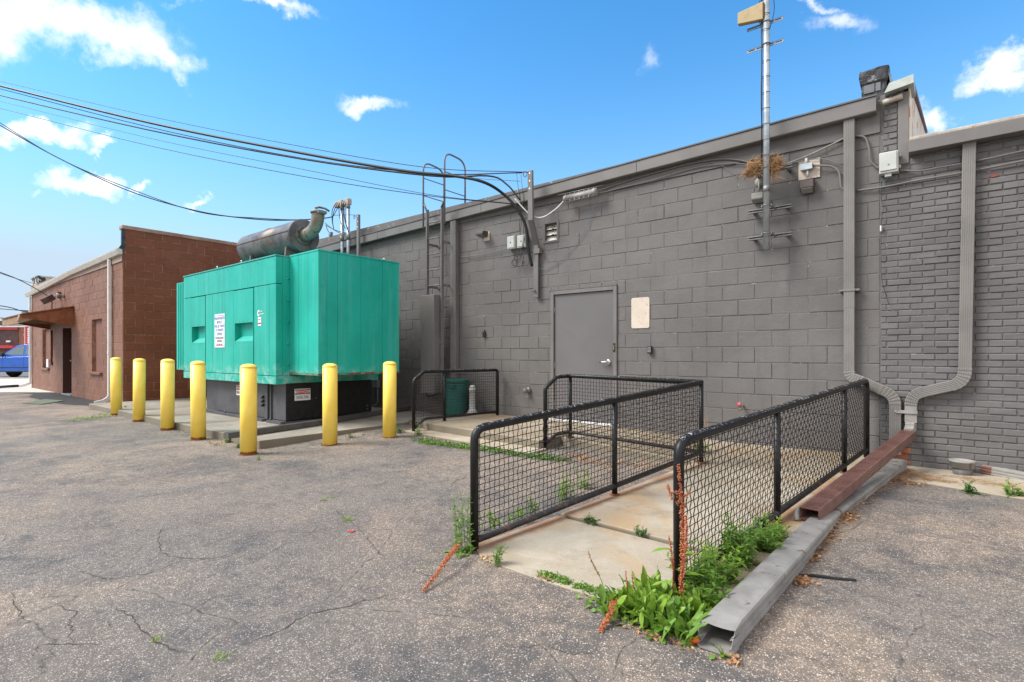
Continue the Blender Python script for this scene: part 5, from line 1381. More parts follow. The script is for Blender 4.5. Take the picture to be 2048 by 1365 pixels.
wire('short curved conduit from the grey junction box to the tall downspout', [a + Vector((.10, -.0, 0)), at_y(1645, 332, WY - .06), at_y(1664, 334, WY - .05), at_y(1678, 345, WY - .05), at_y(1682, 372, WY - .05), at_y(1687, 380, WY - .05)], .013, 'cable_paint', group='cables along the grey wall')
t_, p = wallpack(1514, 393, .135, .13, .10, 'greyfix', 'weathered grey floodlight half hidden behind the steel mast')
s = MB(); c = at_y(1519, 365, WY - .02); s.lathe((c.x, WY - .012, c.z), (0, -1, 0), [(0, .06), (.025, .055), (.03, .02)], 20); s.cyl((c.x, WY - .04, c.z), (c.x, WY - .06, p.z + .05), .012, 8); s.build('round_base', M['greyfix'], t_)
# telephone box at the brick joint
a = at_y(1758, 307, WY - .12); b = at_y(1797, 346, WY - .12)
t_ = thing('utility_box', 'large pale grey cable box on the joint between block and brick walls', 'utility box', (-.46, WY, b.z), 'pale utility boxes on the wall')
s = MB(); s.box(a.x, b.x, WY - .12, WY - .014, b.z + .02, a.z); s.build('housing', M['boxw'], t_, bevel=.01)
s = MB(); s.box(a.x + .008, b.x - .015, WY - .132, WY - .1205, b.z + .045, a.z - .008); s.build('cover', M['boxw'], t_, bevel=.006)
s = MB(); s.box(a.x + .05, a.x + .11, WY - .10, WY - .03, b.z - .012, b.z + .0195); s.build('cable_gland', M['boxw'], t_)
s = MB(); s.box(b.x, b.x + .02, WY - .1, WY - .07, b.z + .06, b.z + .09); s.box(b.x, b.x + .02, WY - .1, WY - .07, a.z - .07, a.z - .04); s.lathe(((a.x + b.x) / 2, WY - .132, (a.z + b.z) / 2 - .02), (0, -1, 0), [(0, .01), (.004, .008)], 8); s.build('latch', M['greyfix'], t_)
wire('thin green wire slanting down from the large cable box', [at_y(1785, 346, WY - .06), at_y(1772, 360, WY - .04), at_y(1755, 375, WY - .03), at_y(1735, 383, WY - .03)], .003, 'cable_blue', group=None)
s = MB(); p = at_y(1762, 457, WY - .02); s.box(p.x - .009, p.x + .009, WY - .03, WY - .016, p.z - .035, p.z + .03); tag(s.build('cable_tag', M['sign_white']), 'tiny white tag on the joint between block and brick walls', 'tag')
# keypad, door bell box, vent stub, valve
p = at_y(1299, 700, WY - .04)
t_ = thing('keypad', 'black door-entry keypad on the wall right of the door', 'keypad', (p.x, WY, p.z - .06))
s = MB(); s.box(p.x - .032, p.x + .032, WY - .055, WY - .0125, p.z - .055, p.z + .055); s.build('housing', M['sign_black'], t_, bevel=.006)
s = MB()
for i in range(3):
    for j in range(4): s.box(p.x - .022 + i * .017, p.x - .010 + i * .017, WY - .058, WY - .0552, p.z - .034 + j * .019, p.z - .022 + j * .019)
s.build('keys', plain('grey_keys', (.3, .3, .3), .5), t_)
p = at_y(968, 668, WY - .03)
t_ = thing('doorbell_box', 'small black rounded box on the wall between downspout and door', 'box', (p.x, WY, p.z - .06))
s = MB(); s.box(p.x - .028, p.x + .028, WY - .05, WY - .0125, p.z - .06, p.z + .05); s.build('housing', M['sign_black'], t_, bevel=.012)
s = MB(); s.lathe((p.x, WY - .02, p.z + .05), (0, 0, 1), [(0, .012), (.02, .012)], 10); s.build('nub', M['sign_black'], t_)
p = at_y(1052, 783, WY - .06)
t_ = thing('pipe_stub', 'grey painted capped pipe stub low on the wall left of the door', 'pipe', (p.x, WY, p.z))
s = MB(); s.lathe((p.x + .02, WY - .008, p.z + .02), (-.35, -1, -.18), [(0, .055), (.015, .055), (.02, .035), (.06, .032), (.065, .042), (.1, .042), (.105, .02)], 18); s.build('stub', M['grey'], t_)
p = at_y(1483, 812, WY - .05)
t_ = thing('valve', 'small red-handled hose valve on the block wall above the right railing', 'valve', (p.x, WY, p.z))
s = MB(); s.cyl((p.x + .01, WY - .01, p.z), (p.x, WY - .08, p.z), .014, 10); s.cyl((p.x, WY - .07, p.z), (p.x - .005, WY - .1, p.z - .05), .015, 10, .02); s.build('body', M['greyfix'], t_)
s = MB(); s.lathe((p.x - .01, WY - .1, p.z + .018), (-.2, -1, .3), [(0, .01), (.006, .032), (.014, .032), (.018, .01)], 14); s.build('handle', plain('dull_red', (.32, .06, .07), .5), t_)

# ------------------------------------------------------------------ antenna mast
ms = thing('antenna_mast', 'tall galvanised antenna pole strapped to channel brackets on the grey wall', 'mast', (-1.73, 6.98, 2.6))
YM = 6.92
m0 = at_y(1533, 499, YM); m1 = at_y(1531, -60, YM)
s = MB(); s.tube([m0, Vector((m0.x, YM, m1.z))], .036, 20); s.build('pole', M['galv'], ms)
s = MB(); s.tube([(m0.x, YM, at_y(1531, 372, YM).z), (m0.x, YM, at_y(1531, 385, YM).z)], .040, 16); s.build('coupling', M['galv_dull'], ms)
def channel(px0, py0, px1, py1, y, nm='channel_bar', hh=.02):
    a, b = at_y(px0, py0, y), at_y(px1, py1, y); z = (a.z + b.z) / 2
    s = MB(); s.box(a.x, b.x, y, y + .04, z + hh * .55, z + hh); s.box(a.x, b.x, y, y + .04, z - hh, z - hh * .55); s.box(a.x, b.x, y + .034, y + .04, z - hh, z + hh)
    return s.build(nm, M['galv_dull'], ms), a, b, z
for (x0, y0, x1, y1, yy) in ((1495, 428, 1583, 408, 7.10), (1495, 482, 1583, 463, 7.10), (1500, 347, 1584, 331, 7.02)):
    o_, a, b, z = channel(x0, y0, x1, y1, yy)
    s = MB(); s.box(a.x + .04, a.x + .08, yy + .04, WY - .012, z - .015, z + .015); s.box(b.x - .08, b.x - .04, yy + .04, WY - .012, z - .015, z + .015); s.build('stand_off', M['galv_dull'], o_)
    s = MB(); s.tube(arc((m0.x, YM, z), .044, math.pi, 2 * math.pi, 10, Vector((1, 0, 0)), Vector((0, 1, 0))), .007, 6); s.box(m0.x - .06, m0.x - .04, YM, yy, z - .012, z + .012); s.box(m0.x + .04, m0.x + .06, YM, yy, z - .012, z + .012); s.build('pipe_clamp', M['galv_dull'], o_)
for (x0, y0, x1, y1, sl) in ((1494, 46, 1566, 52, 0), (1494, 93, 1567, 93, 0)):
    a, b = at_y(x0, y0, YM + .04), at_y(x1, y1, YM + .04); z = (a.z + b.z) / 2
    s = MB(); h = .020
    s.box(a.x, b.x, YM + .04, YM + .045, z + h * .5, z + h); s.box(a.x, b.x, YM + .04, YM + .045, z - h, z - h * .5); s.box(a.x, b.x, YM + .04, YM + .075, z + h * .8, z + h)
    for f in (0, .22, .48, .74, .96): xx = a.x + (b.x - a.x) * f; s.box(xx, xx + .018, YM + .04, YM + .044, z - h * .5, z + h * .5)
    s.build('cross_bar', M['galv_dull'], ms)
    s = MB(); s.tube(arc((m0.x, YM, z), .041, 0, 2 * math.pi, 16, Vector((1, 0, 0)), Vector((0, 1, 0))), .005, 6, caps=False); s.build('pipe_clamp', M['galv_dull'], ms)
s = MB(); zz = m0.z + .25
s.tube(curve_between((m0.x - .05, YM - .01, 5.75), (0, 0, -1), (m0.x - .05, YM - .012, 3.62), (0, 0, -1), 3), .007, 6)
s.tube([(m0.x - .058 + .004 * math.sin(k * 1.3), YM + .01, 3.7 + k * .2) for k in range(12)], .006, 6)
for k in range(12): s.tube(arc((m0.x - .008, YM, 3.7 + k * .19), .046, 0, 2 * math.pi, 12, Vector((1, 0, 0)), Vector((0, 1, .12))), .003, 4, caps=False)
for sg_ in (1, -1): s.tube([(m0.x + sg_ * (.04 + .05 * math.sin(math.pi * k / 8)), YM - .01, 5.7 - k * .06) for k in range(9)], .005, 5)
tag(s.build('mast_cables', M['cable']), 'black cables tied along the antenna pole', 'cables')
an = thing('antenna', 'beige wedge-shaped directional antenna at the top of the mast', 'antenna', (-1.9, YM, 5.6))
pa_ = [at_y(1475, 26, YM - .05), at_y(1475, 49, YM - .05), at_y(1526, 38, YM - .05), at_y(1527, 2, YM - .05)]
s = MB(); s.prism([v for v in pa_], (0, .07, 0)); s.build('radome', M['antenna'], an, bevel=.008)
s = MB(); s.box(pa_[2].x - .005, m0.x - .02, YM - .05, YM + .02, pa_[2].z + .03, pa_[3].z - .02); s.build('bracket', M['rust'], an)
# bird nest
ns = MB(); rn = random.Random(11)
nc = at_y(1530, 333, 6.98)
for k in range(1100):
    u = rn.gauss(0, .13); 
    if abs(u) > .2: u *= .6
    w = rn.gauss(0, .05); h = rn.gauss(0, .045) - .25 * max(0, abs(u) - .12)
    p = nc + Vector((u - .01, w * .9, h + .01)); L = rn.uniform(.05, .14)
    d = Vector((rn.gauss(0, 1), rn.gauss(0, .6), rn.gauss(0, .5))).normalized(); bend = Vector((rn.gauss(0, .2), rn.gauss(0, .2), rn.gauss(-.15, .2)))
    ns.tube([p - d * L * .5, p + bend * L * .3, p + d * L * .5 + bend * L * .4], rn.uniform(.0012, .0026), 3, caps=False, smooth=False)
for (ox, n_, ln) in ((.12, 46, .24), (-.20, 60, .10), (.07, 16, .14)):
    for k in range(n_):
        p = nc + Vector((ox + rn.gauss(0, .025), rn.gauss(-.02, .03), -.02)); L = rn.uniform(.3, 1) * ln
        ns.tube([p, p + Vector((rn.gauss(0, .02), 0, -L * .5)), p + Vector((rn.gauss(0, .04), rn.gauss(0, .02), -L))], rn.uniform(.0012, .0024), 3, caps=False, smooth=False)
tag(ns.build('bird_nest', M['nest']), 'straggly twig bird nest wedged behind the antenna mast', 'bird nest')

# ------------------------------------------------------------------ service conduits behind the generator
YS = 6.98
sv = thing('service_mast', 'two galvanised service conduits with rusty weatherheads rising behind the generator', 'service mast', (-10.9, YS, 2.9))
c1_, c2_ = at_y(684.5, 400, YS), at_y(696.5, 400, YS)
for c, top in ((c1_, at_y(684, 414, YS).z), (c2_, at_y(696, 410, YS).z)):
    s = MB(); s.cyl((c.x, YS, 2.6), (c.x, YS, top), .036, 16); s.build('conduit', M['galv'], sv)
    s = MB(); s.cyl((c.x, YS, at_y(690, 470, YS).z), (c.x, YS, at_y(690, 482, YS).z), .046, 14); s.cyl((c.x, YS, top - .08), (c.x, YS, top), .045, 14); s.build('coupling', M['galv_dull'], sv)
for c, off in ((c1_, -.12), (c2_, 0)):
    s = MB(); zt_ = at_y(690, 404, YS).z
    s.prism([(c.x + off - .19, YS - .05, zt_ - .02), (c.x + off - .12, YS - .05, zt_ - .09), (c.x + .05, YS - .05, zt_ - .10), (c.x + .055, YS - .05, zt_ + .02), (c.x + .03, YS - .05, zt_ + .06), (c.x + off - .08, YS - .05, zt_ + .045)], (0, .11, 0)); s.build('weatherhead', M['roofconc'], sv, bevel=.015)
s = MB(); rs_ = random.Random(2)
for (ax_, ay_, bx_, by_, mx_, my_) in ((674, 405, 664, 434, 662, 418), (676, 406, 668, 460, 660, 430), (680, 405, 664, 436, 672, 425), (684, 400, 690, 458, 680, 430), (688, 402, 696, 462, 684, 430), (692, 404, 698, 466, 686, 435), (678, 408, 688, 462, 676, 436), (650, 446, 690, 470, 672, 466), (651, 450, 690, 466, 668, 462), (652, 452, 660, 468, 655, 462), (664, 436, 667, 455, 664, 446)):
    s.tube([at_y(ax_ + (bx_ - ax_) * t + (mx_ - (ax_ + bx_) / 2) * 4 * t * (1 - t) * .5, ay_ + (by_ - ay_) * t + (my_ - (ay_ + by_) / 2) * 4 * t * (1 - t) * .5, YS - .08) for t in [k / 10 for k in range(11)]], .009, 5)
s.tube([at_y(668, 431, YS - .05), at_y(700, 430, YS), at_y(716, 431, YS)], .006, 5)
tag(s.build('drop_cables', M['cable']), 'black drop cables fanning out of the rusty weatherheads', 'cables')
s = MB(); p = at_y(662, 469, YS - .08); s.box(p.x - .04, p.x + .04, YS - .12, YS - .05, p.z - .05, p.z + .05); tag(s.build('cable_connector', M['galv_dull'], bevel=.01), 'small grey connector dangling from the drop cables', 'connector')
st = thing('steel_channel', 'upright grey drilled steel channel beside the service conduits', 'bracket', (-10.2, 7.0, 3.4))
a = at_y(716.5, 430, 7.0); b = at_y(716.5, 508, 7.0)
s = MB(); s.box(a.x - .036, a.x + .036, 6.98, 7.03, b.z - .3, a.z); s.build('channel', M['grey'], st)
s = MB()
for k in range(3): s.lathe((a.x, 6.979, a.z - .035 - .12 * k), (0, -1, 0), [(0, .014), (.003, .014)], 8)
s.build('bolt_hole', M['sign_white'], st)
s = MB(); s.cyl((a.x - .14, 6.99, a.z - .03), (a.x, 6.99, a.z - .03), .008, 6); s.tube([(a.x - .14 + .02 * math.cos(t * .5236), 6.99, a.z - .035 + .04 * math.sin(t * .5236)) for t in range(13)], .006, 6); s.build('eye_bolt', M['galv_dull'], st)
# drain pipe stub by the brick wall
p = at_y(1925, 940, 7.05)
t_ = thing('drain_pipe', 'short grey capped drain pipe standing against the brick wall', 'pipe', (p.x, 7.05, .07))
s = MB(); s.lathe((p.x, 7.06, .06), (0, 0, 1), [(0, .078), (.085, .078), (.09, .07)], 30); s.build('pipe', M['galv_dull'], t_)
s = MB(); s.lathe((p.x, 7.06, .145), (0, 0, 1), [(0, .085), (.002, .098), (.055, .100), (.056, .106), (.075, .107), (.076, .09), (.06, .085)], 30); s.build('collar', M['pipe_worn'], t_)

# ------------------------------------------------------------------ brown building
YBr = 4.12; XB = -15.80; XE = -26.9
bw = thing('brown_building', 'brown painted block building with boarded windows, a shingled awning and white gutter', 'building', (-21, YBr, 0))
k_ = YBr / 4.2
WN = (-18.95 * k_, -17.93 * k_, .80, 2.25); WF = (-25.45 * k_, -24.35 * k_, .80, 2.16); DRR = (-22.35 * k_, -21.25 * k_, -1, 2.12)
holes = [WN, WF, DRR]
s = MB(); wallplane(s, XE, XB, -.3, 3.85, holes, YBr)
# reveals
for (a, b, c, d), dp in ((WN, .09), (WF, .09), (DRR, .22)):
    c2 = max(c, -.1)
    s.quad((a, YBr, c2), (a, YBr + dp, c2), (a, YBr + dp, d), (a, YBr, d)); s.quad((b, YBr, c2), (b, YBr, d), (b, YBr + dp, d), (b, YBr + dp, c2)); s.quad((a, YBr, d), (a, YBr + dp, d), (b, YBr + dp, d), (b, YBr, d))
s.build('mortar_joints', M['brownmortar'], bw)
courses(XE, XB + .0, -.05, 3.62, .405, .2035, .010, holes, jit=.004, off0=.1, Y=YBr, proud=(.003, .009), cham=.005).build('front_wall', M['brown'], bw)
tr = lambda v: Vector((XB - v.y, v.x, v.z))
s = MB(); s.quad((XB, YBr, -.3), (XB, 9.2, -.3), (XB, 9.2, 4.4), (XB, YBr, 4.4)); s.build('side_mortar', M['brownmortar'], bw)
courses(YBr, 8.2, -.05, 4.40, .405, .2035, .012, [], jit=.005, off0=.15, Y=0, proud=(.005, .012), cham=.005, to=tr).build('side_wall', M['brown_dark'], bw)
s = MB(); s.box(XE, XB - .25, YBr + .25, 9.2, 3.5, 3.7); s.build('roof', M['roofmem'], bw)
s = MB(); s.quad((XE, YBr, -.3), (XE, 9.2, -.3), (XE, 9.2, 3.7), (XE, YBr, 3.7)); s.build('far_wall', M['brown'], bw)
s = MB(); s.box(XB - .22, XB - .012, YBr + .012, 9.2, 3.6, 4.40); s.build('parapet', M['tar'], bw)
s = MB()
yy = YBr - .03
while yy < 8.2:
    s.box(XB - .24, XB + .03, yy + .006, yy + 1.3, 4.402, 4.50); yy += 1.3
s.build('parapet_coping', gen('pink_brown_coping', (.26, .15, .11), (.36, .25, .19), 3, .8, bump=.4, bscale=25), bw, bevel=.015)
s = MB(); s.box(XB - .05, XB + .012, YBr - .03, YBr + .05, 3.95, 4.42); s.prism([(XB - .06, YBr - .12, 3.86), (XB - .06, YBr + .05, 3.86), (XB - .06, YBr + .05, 4.15)], (.07, 0, 0)); s.build('flashing', M['tar'], bw)
# frieze, gutter
s = MB(); s.box(XE, XB + .004, YBr - .03, YBr - .014, 3.60, 3.84); s.build('frieze_board', gen('dusty_brown_board', (.30, .22, .17), (.36, .27, .21), 3, .6), bw)
s = MB(); G0 = (XB + .06, 3.80); G1 = (XE - .55, 3.52)
gp_ = [(0, 0), (0, .10), (-.012, .125), (-.10, .135), (-.125, .125), (-.12, .10), (-.085, .03), (-.07, 0)]
xs_ = [XB + .06, -18.5, -20.6, -23, XE - .5]; zs_ = [3.76, 3.72, 3.69, 3.60, 3.48]
for i in range(4):
    s.add([(xs_[i], YBr - .03 + y, zs_[i] + z) for y, z in gp_] + [(xs_[i + 1] + .004, YBr - .03 + y, zs_[i + 1] + z) for y, z in gp_], [tuple(range(8)), tuple(range(8, 16))[::-1]] + [(j, j + 8, (j + 1) % 8 + 8, (j + 1) % 8) for j in range(8)])
s.build('gutter', M['gutterw'], bw)
# boarded windows, sills, door
for (a, b, c, d), nm in ((WN, 'window'), (WF, 'window')):
    s = MB(); n = 7
    for q in range(n): x0 = a + (b - a) * q / n; x1 = a + (b - a) * (q + 1) / n; s.box(x0 + .004, x1 - .004, YBr + .075, YBr + .088, c, d)
    s.box(a, b, YBr + .0885, YBr + .1, c, d)
    w_ = s.build(nm, M['board'], bw)
    s = MB(); s.box(a - .10, b + .04, YBr - .07, YBr + .07, c - .075, c - .003); s.build('sill', M['brown'], w_, bevel=.01)
s = MB(); a, b, c, d = DRR; s.box(a, b, YBr + .22, YBr + .26, 0, d); dr2 = s.build('door', M['board'], bw)
s = MB(); s.box(a - .004, a + .01, YBr - .016, YBr + .2195, 0, d); s.build('door_jamb', plain('shaded_jamb_brown', (.045, .016, .011), .7), bw)  # shade on the recess side is put into this very dark brown
s = MB(); s.lathe((a + .14, YBr + .22, 1.08), (0, -1, 0), [(0, .03), (.02, .03), (.025, .015), (.05, .015), (.055, .03), (.08, .03), (.085, .01)], 14); s.lathe((a + .14, YBr + .22, 1.26), (0, -1, 0), [(0, .026), (.02, .024), (.022, .01)], 12); s.build('handle', M['chrome'], dr2)
s = MB(); s.box(a, b + .02, YBr - .05, YBr + .2, 0, .035); s.build('threshold', M['galv'], bw)
# awning
aw0, aw1 = -20.95 * k_, -24.3 * k_
s = MB()
s.prism([(aw0, YBr - .012, 2.72), (aw0, 2.95, 2.42), (aw0, 2.93, 2.33), (aw0, 3.05, 2.34), (aw0, YBr - .012, 2.13)], (-.06, 0, 0))
s.prism([(aw1, YBr - .012, 2.72), (aw1, 2.95, 2.42), (aw1, 2.93, 2.33), (aw1, 3.05, 2.34), (aw1, YBr - .012, 2.13)], (.06, 0, 0))
s.build('awning_cheek', M['awning'], bw)
s = MB(); s.add([(aw0 + .04, YBr - .01, 2.76), (aw1 - .04, YBr - .01, 2.76), (aw1 - .04, 2.90, 2.45), (aw0 + .04, 2.90, 2.45), (aw0 + .04, YBr - .01, 2.73), (aw1 - .04, YBr - .01, 2.73), (aw1 - .04, 2.90, 2.42), (aw0 + .04, 2.90, 2.42)],
              [(0, 1, 2, 3), (7, 6, 5, 4), (3, 2, 6, 7), (0, 3, 7, 4), (1, 5, 6, 2)]); s.build('awning_roof', M['awning'], bw)
s = MB(); s.box(aw1, aw0 - .07, 2.93, 2.97, 2.20, 2.42)
for k in range(8): s.box(aw1 + k * .42, aw1 + k * .42 + .05, 2.975, YBr - .02, 2.3, 2.36)
s.prism([(aw0 - .02, 2.9, 2.43), (aw0 - .02, 2.86, 2.25), (aw0 - .02, 2.95, 2.2), (aw0 - .02, 3.2, 2.30)], (-.3, 0, 0))
s.build('awning_frame', M['wood'], bw)
# chimney at the far end
s = MB(); a = at_y(64, 560, 5.2); s.box(a.x, a.x + 1.5, 5.2, 6.2, 3.5, a.z); s.box(a.x - .05, a.x + 1.55, 5.15, 6.25, a.z + .002, a.z + .06)
s.build('chimney', gen('peeling_black_white', (.03, .03, .03), (.05, .05, .05), 3, .8, bump=.5, bscale=20, wear=(.5, .49, .46), wearth=.5, wscale=4), bw)
# white downspouts
for (x, lb, bot) in ((-16.99 * k_, 'white downspout near the corner of the brown building behind the first bollard', 0), (-27.0 * k_ - .25, 'white downspout at the far left end of the brown building', 1)):
    t_ = thing('white_downspout', lb, 'downspout', (x, YBr, 0), 'white downspouts of the brown building')
    y = YBr - .07; zt_ = 3.74 if not bot else 3.46
    s = MB(); s.sweep([(x, y, zt_), (x, y, .22)], [(-.04, -.03), (.04, -.03), (.04, .03), (-.04, .03)], NO); s.build('pipe', M['white'], t_, bevel=.004)
    s = MB()
    if not bot: s.sweep([(x, y, .225), (x, y, .17), (x - .02, y - .12, .08), (x - .04, y - .3, .045)], [(-.045, -.033), (.045, -.033), (.045, .033), (-.045, .033)], (-1, 0, 0))
    else: s.sweep([(x, y, .225), (x, y, .2), (x - .03, y - .15, .12), (x - .06, y - .3, .09)], [(-.045, -.033), (.045, -.033), (.045, .033), (-.045, .033)], (-1, 0, 0))
    s.build('shoe', M['white'], t_)
    s = MB(); s.box(x - .05, x + .05, y - .034, y - .031, 1.3, 1.33); s.box(x - .05, x + .05, y - .034, y - .031, 3.0, 3.03); s.build('strap', M['white'], t_)
x = -27.0 * k_ - .31; y = YBr - .38
s = MB(); s.tube([(x, y, .1), (x - .1, y - .3, .09), (x - .25, y - .7, .06), (x - .4, y - 1.0, .045)], [.05, .05, .045, .035], 12)
tag(s.build('drain_hose', M['black_scrap']), 'black corrugated drain hose on the ground at the far left downspout', 'hose')
# flood lights, conduit, meter box on the facade
p = at_y(106, 599, YBr - .2)
t_ = thing('flood_light', 'dark twin floodlight above the brown awning', 'floodlight', (p.x, YBr, p.z))
s = MB(); s.box(-.14, .14, -.16, .1, -.09, .1, Matrix.Translation(p + Vector((0, -.1, 0))) @ Matrix.Rotation(R(35), 4, 'X') @ Matrix.Rotation(R(25), 4, 'Z')); s.build('lamp_head', M['bronze'], t_, bevel=.02)
s = MB(); s.tube([(p.x + .05, YBr - .02, p.z + .05), (p.x + .05, YBr - .15, p.z + .1), (p.x, YBr - .25, p.z)], .03, 8); s.lathe((p.x + .52, YBr - .012, p.z + .08), (0, -1, 0), [(0, .06), (.03, .06), (.06, .04), (.14, .07), (.2, .07)], 12); s.build('arm', M['galv_dull'], t_)
s = MB(); s.box(p.x - .1, p.x + .05, YBr - .08, YBr - .012, p.z + .05, p.z + .25); s.build('mount', M['rust'], t_)
s = MB(); xx = at_y(103, 700, YBr - .03).x; s.tube([(xx, YBr - .03, 2.1), (xx, YBr - .03, 1.0)], .025, 8); s.box(xx - .09, xx + .09, YBr - .06, YBr - .013, .92, 1.02); s.box(xx - .07, xx + .0, YBr - .03, YBr - .013, 2.74, 3.3)
tag(s.build('conduit', M['rust']), 'rust brown conduit running down the brown wall beside the far window', 'conduit')
s = MB(); p = at_y(96, 728, YBr - .03); s.box(p.x - .15, p.x + .13, YBr - .05, YBr - .013, p.z - .12, p.z + .16); tag(s.build('notice_card', M['sign_white']), 'small white card fixed beside the far window of the brown building', 'card')
s = MB(); pts = [at_z(45, 807, .012), at_z(85, 809, .012), at_z(128, 802, .012), at_z(90, 799, .012)]; s.prism([(v.x, v.y, .008) for v in pts][::-1], (0, 0, .012)); tag(s.build('door_mat', M['rubber_mat']), 'flat green rubber mat on the asphalt before the brown door', 'mat')
GL = 'thin wires at the far left'
wire('drop wire running to the floodlight of the brown building', span([(-120, 505), (0, 545), (50, 566), (104, 597)], 12, 18.0), .012, group=GL)
wire('second drop wire to the brown building eave', span([(-120, 508), (0, 547), (40, 560), (78, 570)], 12, 18.0), .008, group=GL)
wire('distant street wire at the far left, upper', span([(-200, 590), (0, 612), (60, 625), (200, 640)], 30, 40), .03, group=GL)
wire('distant street wire at the far left, lower', span([(-200, 600), (0, 618), (70, 622), (200, 622)], 30, 40), .025, group=GL)
wire('faint distant wire at the far left above the red shop', span([(-200, 622), (0, 636), (60, 643), (200, 660)], 30, 40), .02, group=GL)

# ------------------------------------------------------------------ street side at the far left
def P3(l, d, z): return FV * d + RV * l + Vector((0, 0, z))
def fbox(b, l0, l1, d0, d1, z0, z1):
    m = Matrix(((RV.x, FV.x, 0, 0), (RV.y, FV.y, 0, 0), (0, 0, 1, 0), (0, 0, 0, 1)))
    b.box(l0, l1, d0, d1, z0, z1, m)
def lat(px, d): return (px - 1024) / 1060 * d
def zz(py, d): return CAMH + (708 - py) / 1060 * d
# shop
d_ = 46.5
sh = thing('shop_building', 'low red and dark brick shop with a white pipe across the street', 'building', tuple(P3(lat(30, d_), d_, 0)))
s = MB(); fbox(s, lat(-260, d_), lat(36, d_), d_, d_ + 12, -.1, zz(651, d_)); s.build('dark_wall', M['dkbrick'], sh)
s = MB(); fbox(s, lat(36, d_) + .001, lat(140, d_), d_ + .05, d_ + 12, -.1, zz(654, d_)); s.build('brick_wall', M['redbrick'], sh)
s = MB(); fbox(s, lat(-260, d_), lat(37, d_), d_ - .12, d_ - .01, zz(660, d_), zz(655.5, d_)); s.build('red_band', M['redw'], sh)
s = MB(); fbox(s, lat(-260, d_), lat(60, d_), d_ - .2, d_ - .121, zz(655, d_), zz(652, d_)); s.build('white_fascia', M['white'], sh)
s = MB(); fbox(s, lat(-260, d_), lat(36, d_), d_ - .3, d_ - .01, zz(697, d_), zz(692, d_)); fbox(s, lat(3, d_), lat(36, d_), d_ - .5, d_ - .31, zz(697, d_), zz(691.5, d_)); s.build('red_awning', M['redw'], sh)
s = MB(); fbox(s, lat(14, d_), lat(22, d_), d_ - .1, d_ - .01, zz(685, d_), zz(681.5, d_)); s.build('wall_lamp', M['sign_white'], sh)
s = MB(); fbox(s, lat(52, d_), lat(54.5, d_), d_ - .15, d_ - .01, 0, zz(655, d_)); fbox(s, lat(50, d_), lat(57, d_), d_ - .15, d_ - .151 + .1, zz(671, d_), zz(669, d_)); s.build('white_pipe', M['white'], sh)
bn = thing('banner', 'red banner with white lettering beside the white pipe of the shop', 'banner', tuple(P3(lat(61, d_), d_, 1)))
s = MB(); fbox(s, lat(56.5, d_), lat(68, d_), d_ - .3, d_ - .26, zz(692, d_), zz(654, d_)); s.build('cloth', M['redw'], bn)
s = MB(); rr_ = random.Random(4)
for k in range(7):
    z = zz(660 + k * 4.4, d_); l = lat(61.5, d_); fbox(s, l, l + rr_.uniform(.12, .22), d_ - .32, d_ - .305, z, z + .10); fbox(s, l + .05, l + .09, d_ - .325, d_ - .306, z - .06, z + .14)
s.build('white_lettering', M['sign_white'], bn)
# grey gable beyond
d2_ = 62
hg = thing('gabled_house', 'pale grey gabled roof rising behind the shop', 'building', tuple(P3(lat(45, d2_), d2_, 0)))
s = MB(); l0, l1 = lat(20, d2_), lat(110, d2_)
s.prism([P3(l0, d2_, 0), P3(l1, d2_, 0), P3(l1, d2_, zz(645, d2_)), P3(lat(75, d2_), d2_, zz(620, d2_)), P3(lat(46, d2_), d2_, zz(622, d2_)), P3(lat(38, d2_), d2_, zz(634, d2_)), P3(l0, d2_, zz(645, d2_))], FV * 9); s.build('gable_wall', M['greyroof'], hg)
s = MB()
for k in range(6): fbox(s, lat(44, d2_), lat(112, d2_), d2_ - .1, d2_ - .04, zz(642 - k * 3.4, d2_), zz(640.5 - k * 3.4, d2_))
s.build('siding', plain('pale_siding', (.42, .45, .44), .6), hg)
d3_ = 75
s = MB(); fbox(s, lat(-300, d3_), lat(70, d3_), d3_, d3_ + 14, 0, zz(642, d3_)); tag(s.build('distant_building', plain('dim_roof', (.10, .075, .07), .8), org=tuple(P3(lat(0, d3_), d3_, 0))), 'long dark flat-roofed building far behind the shop', 'building')

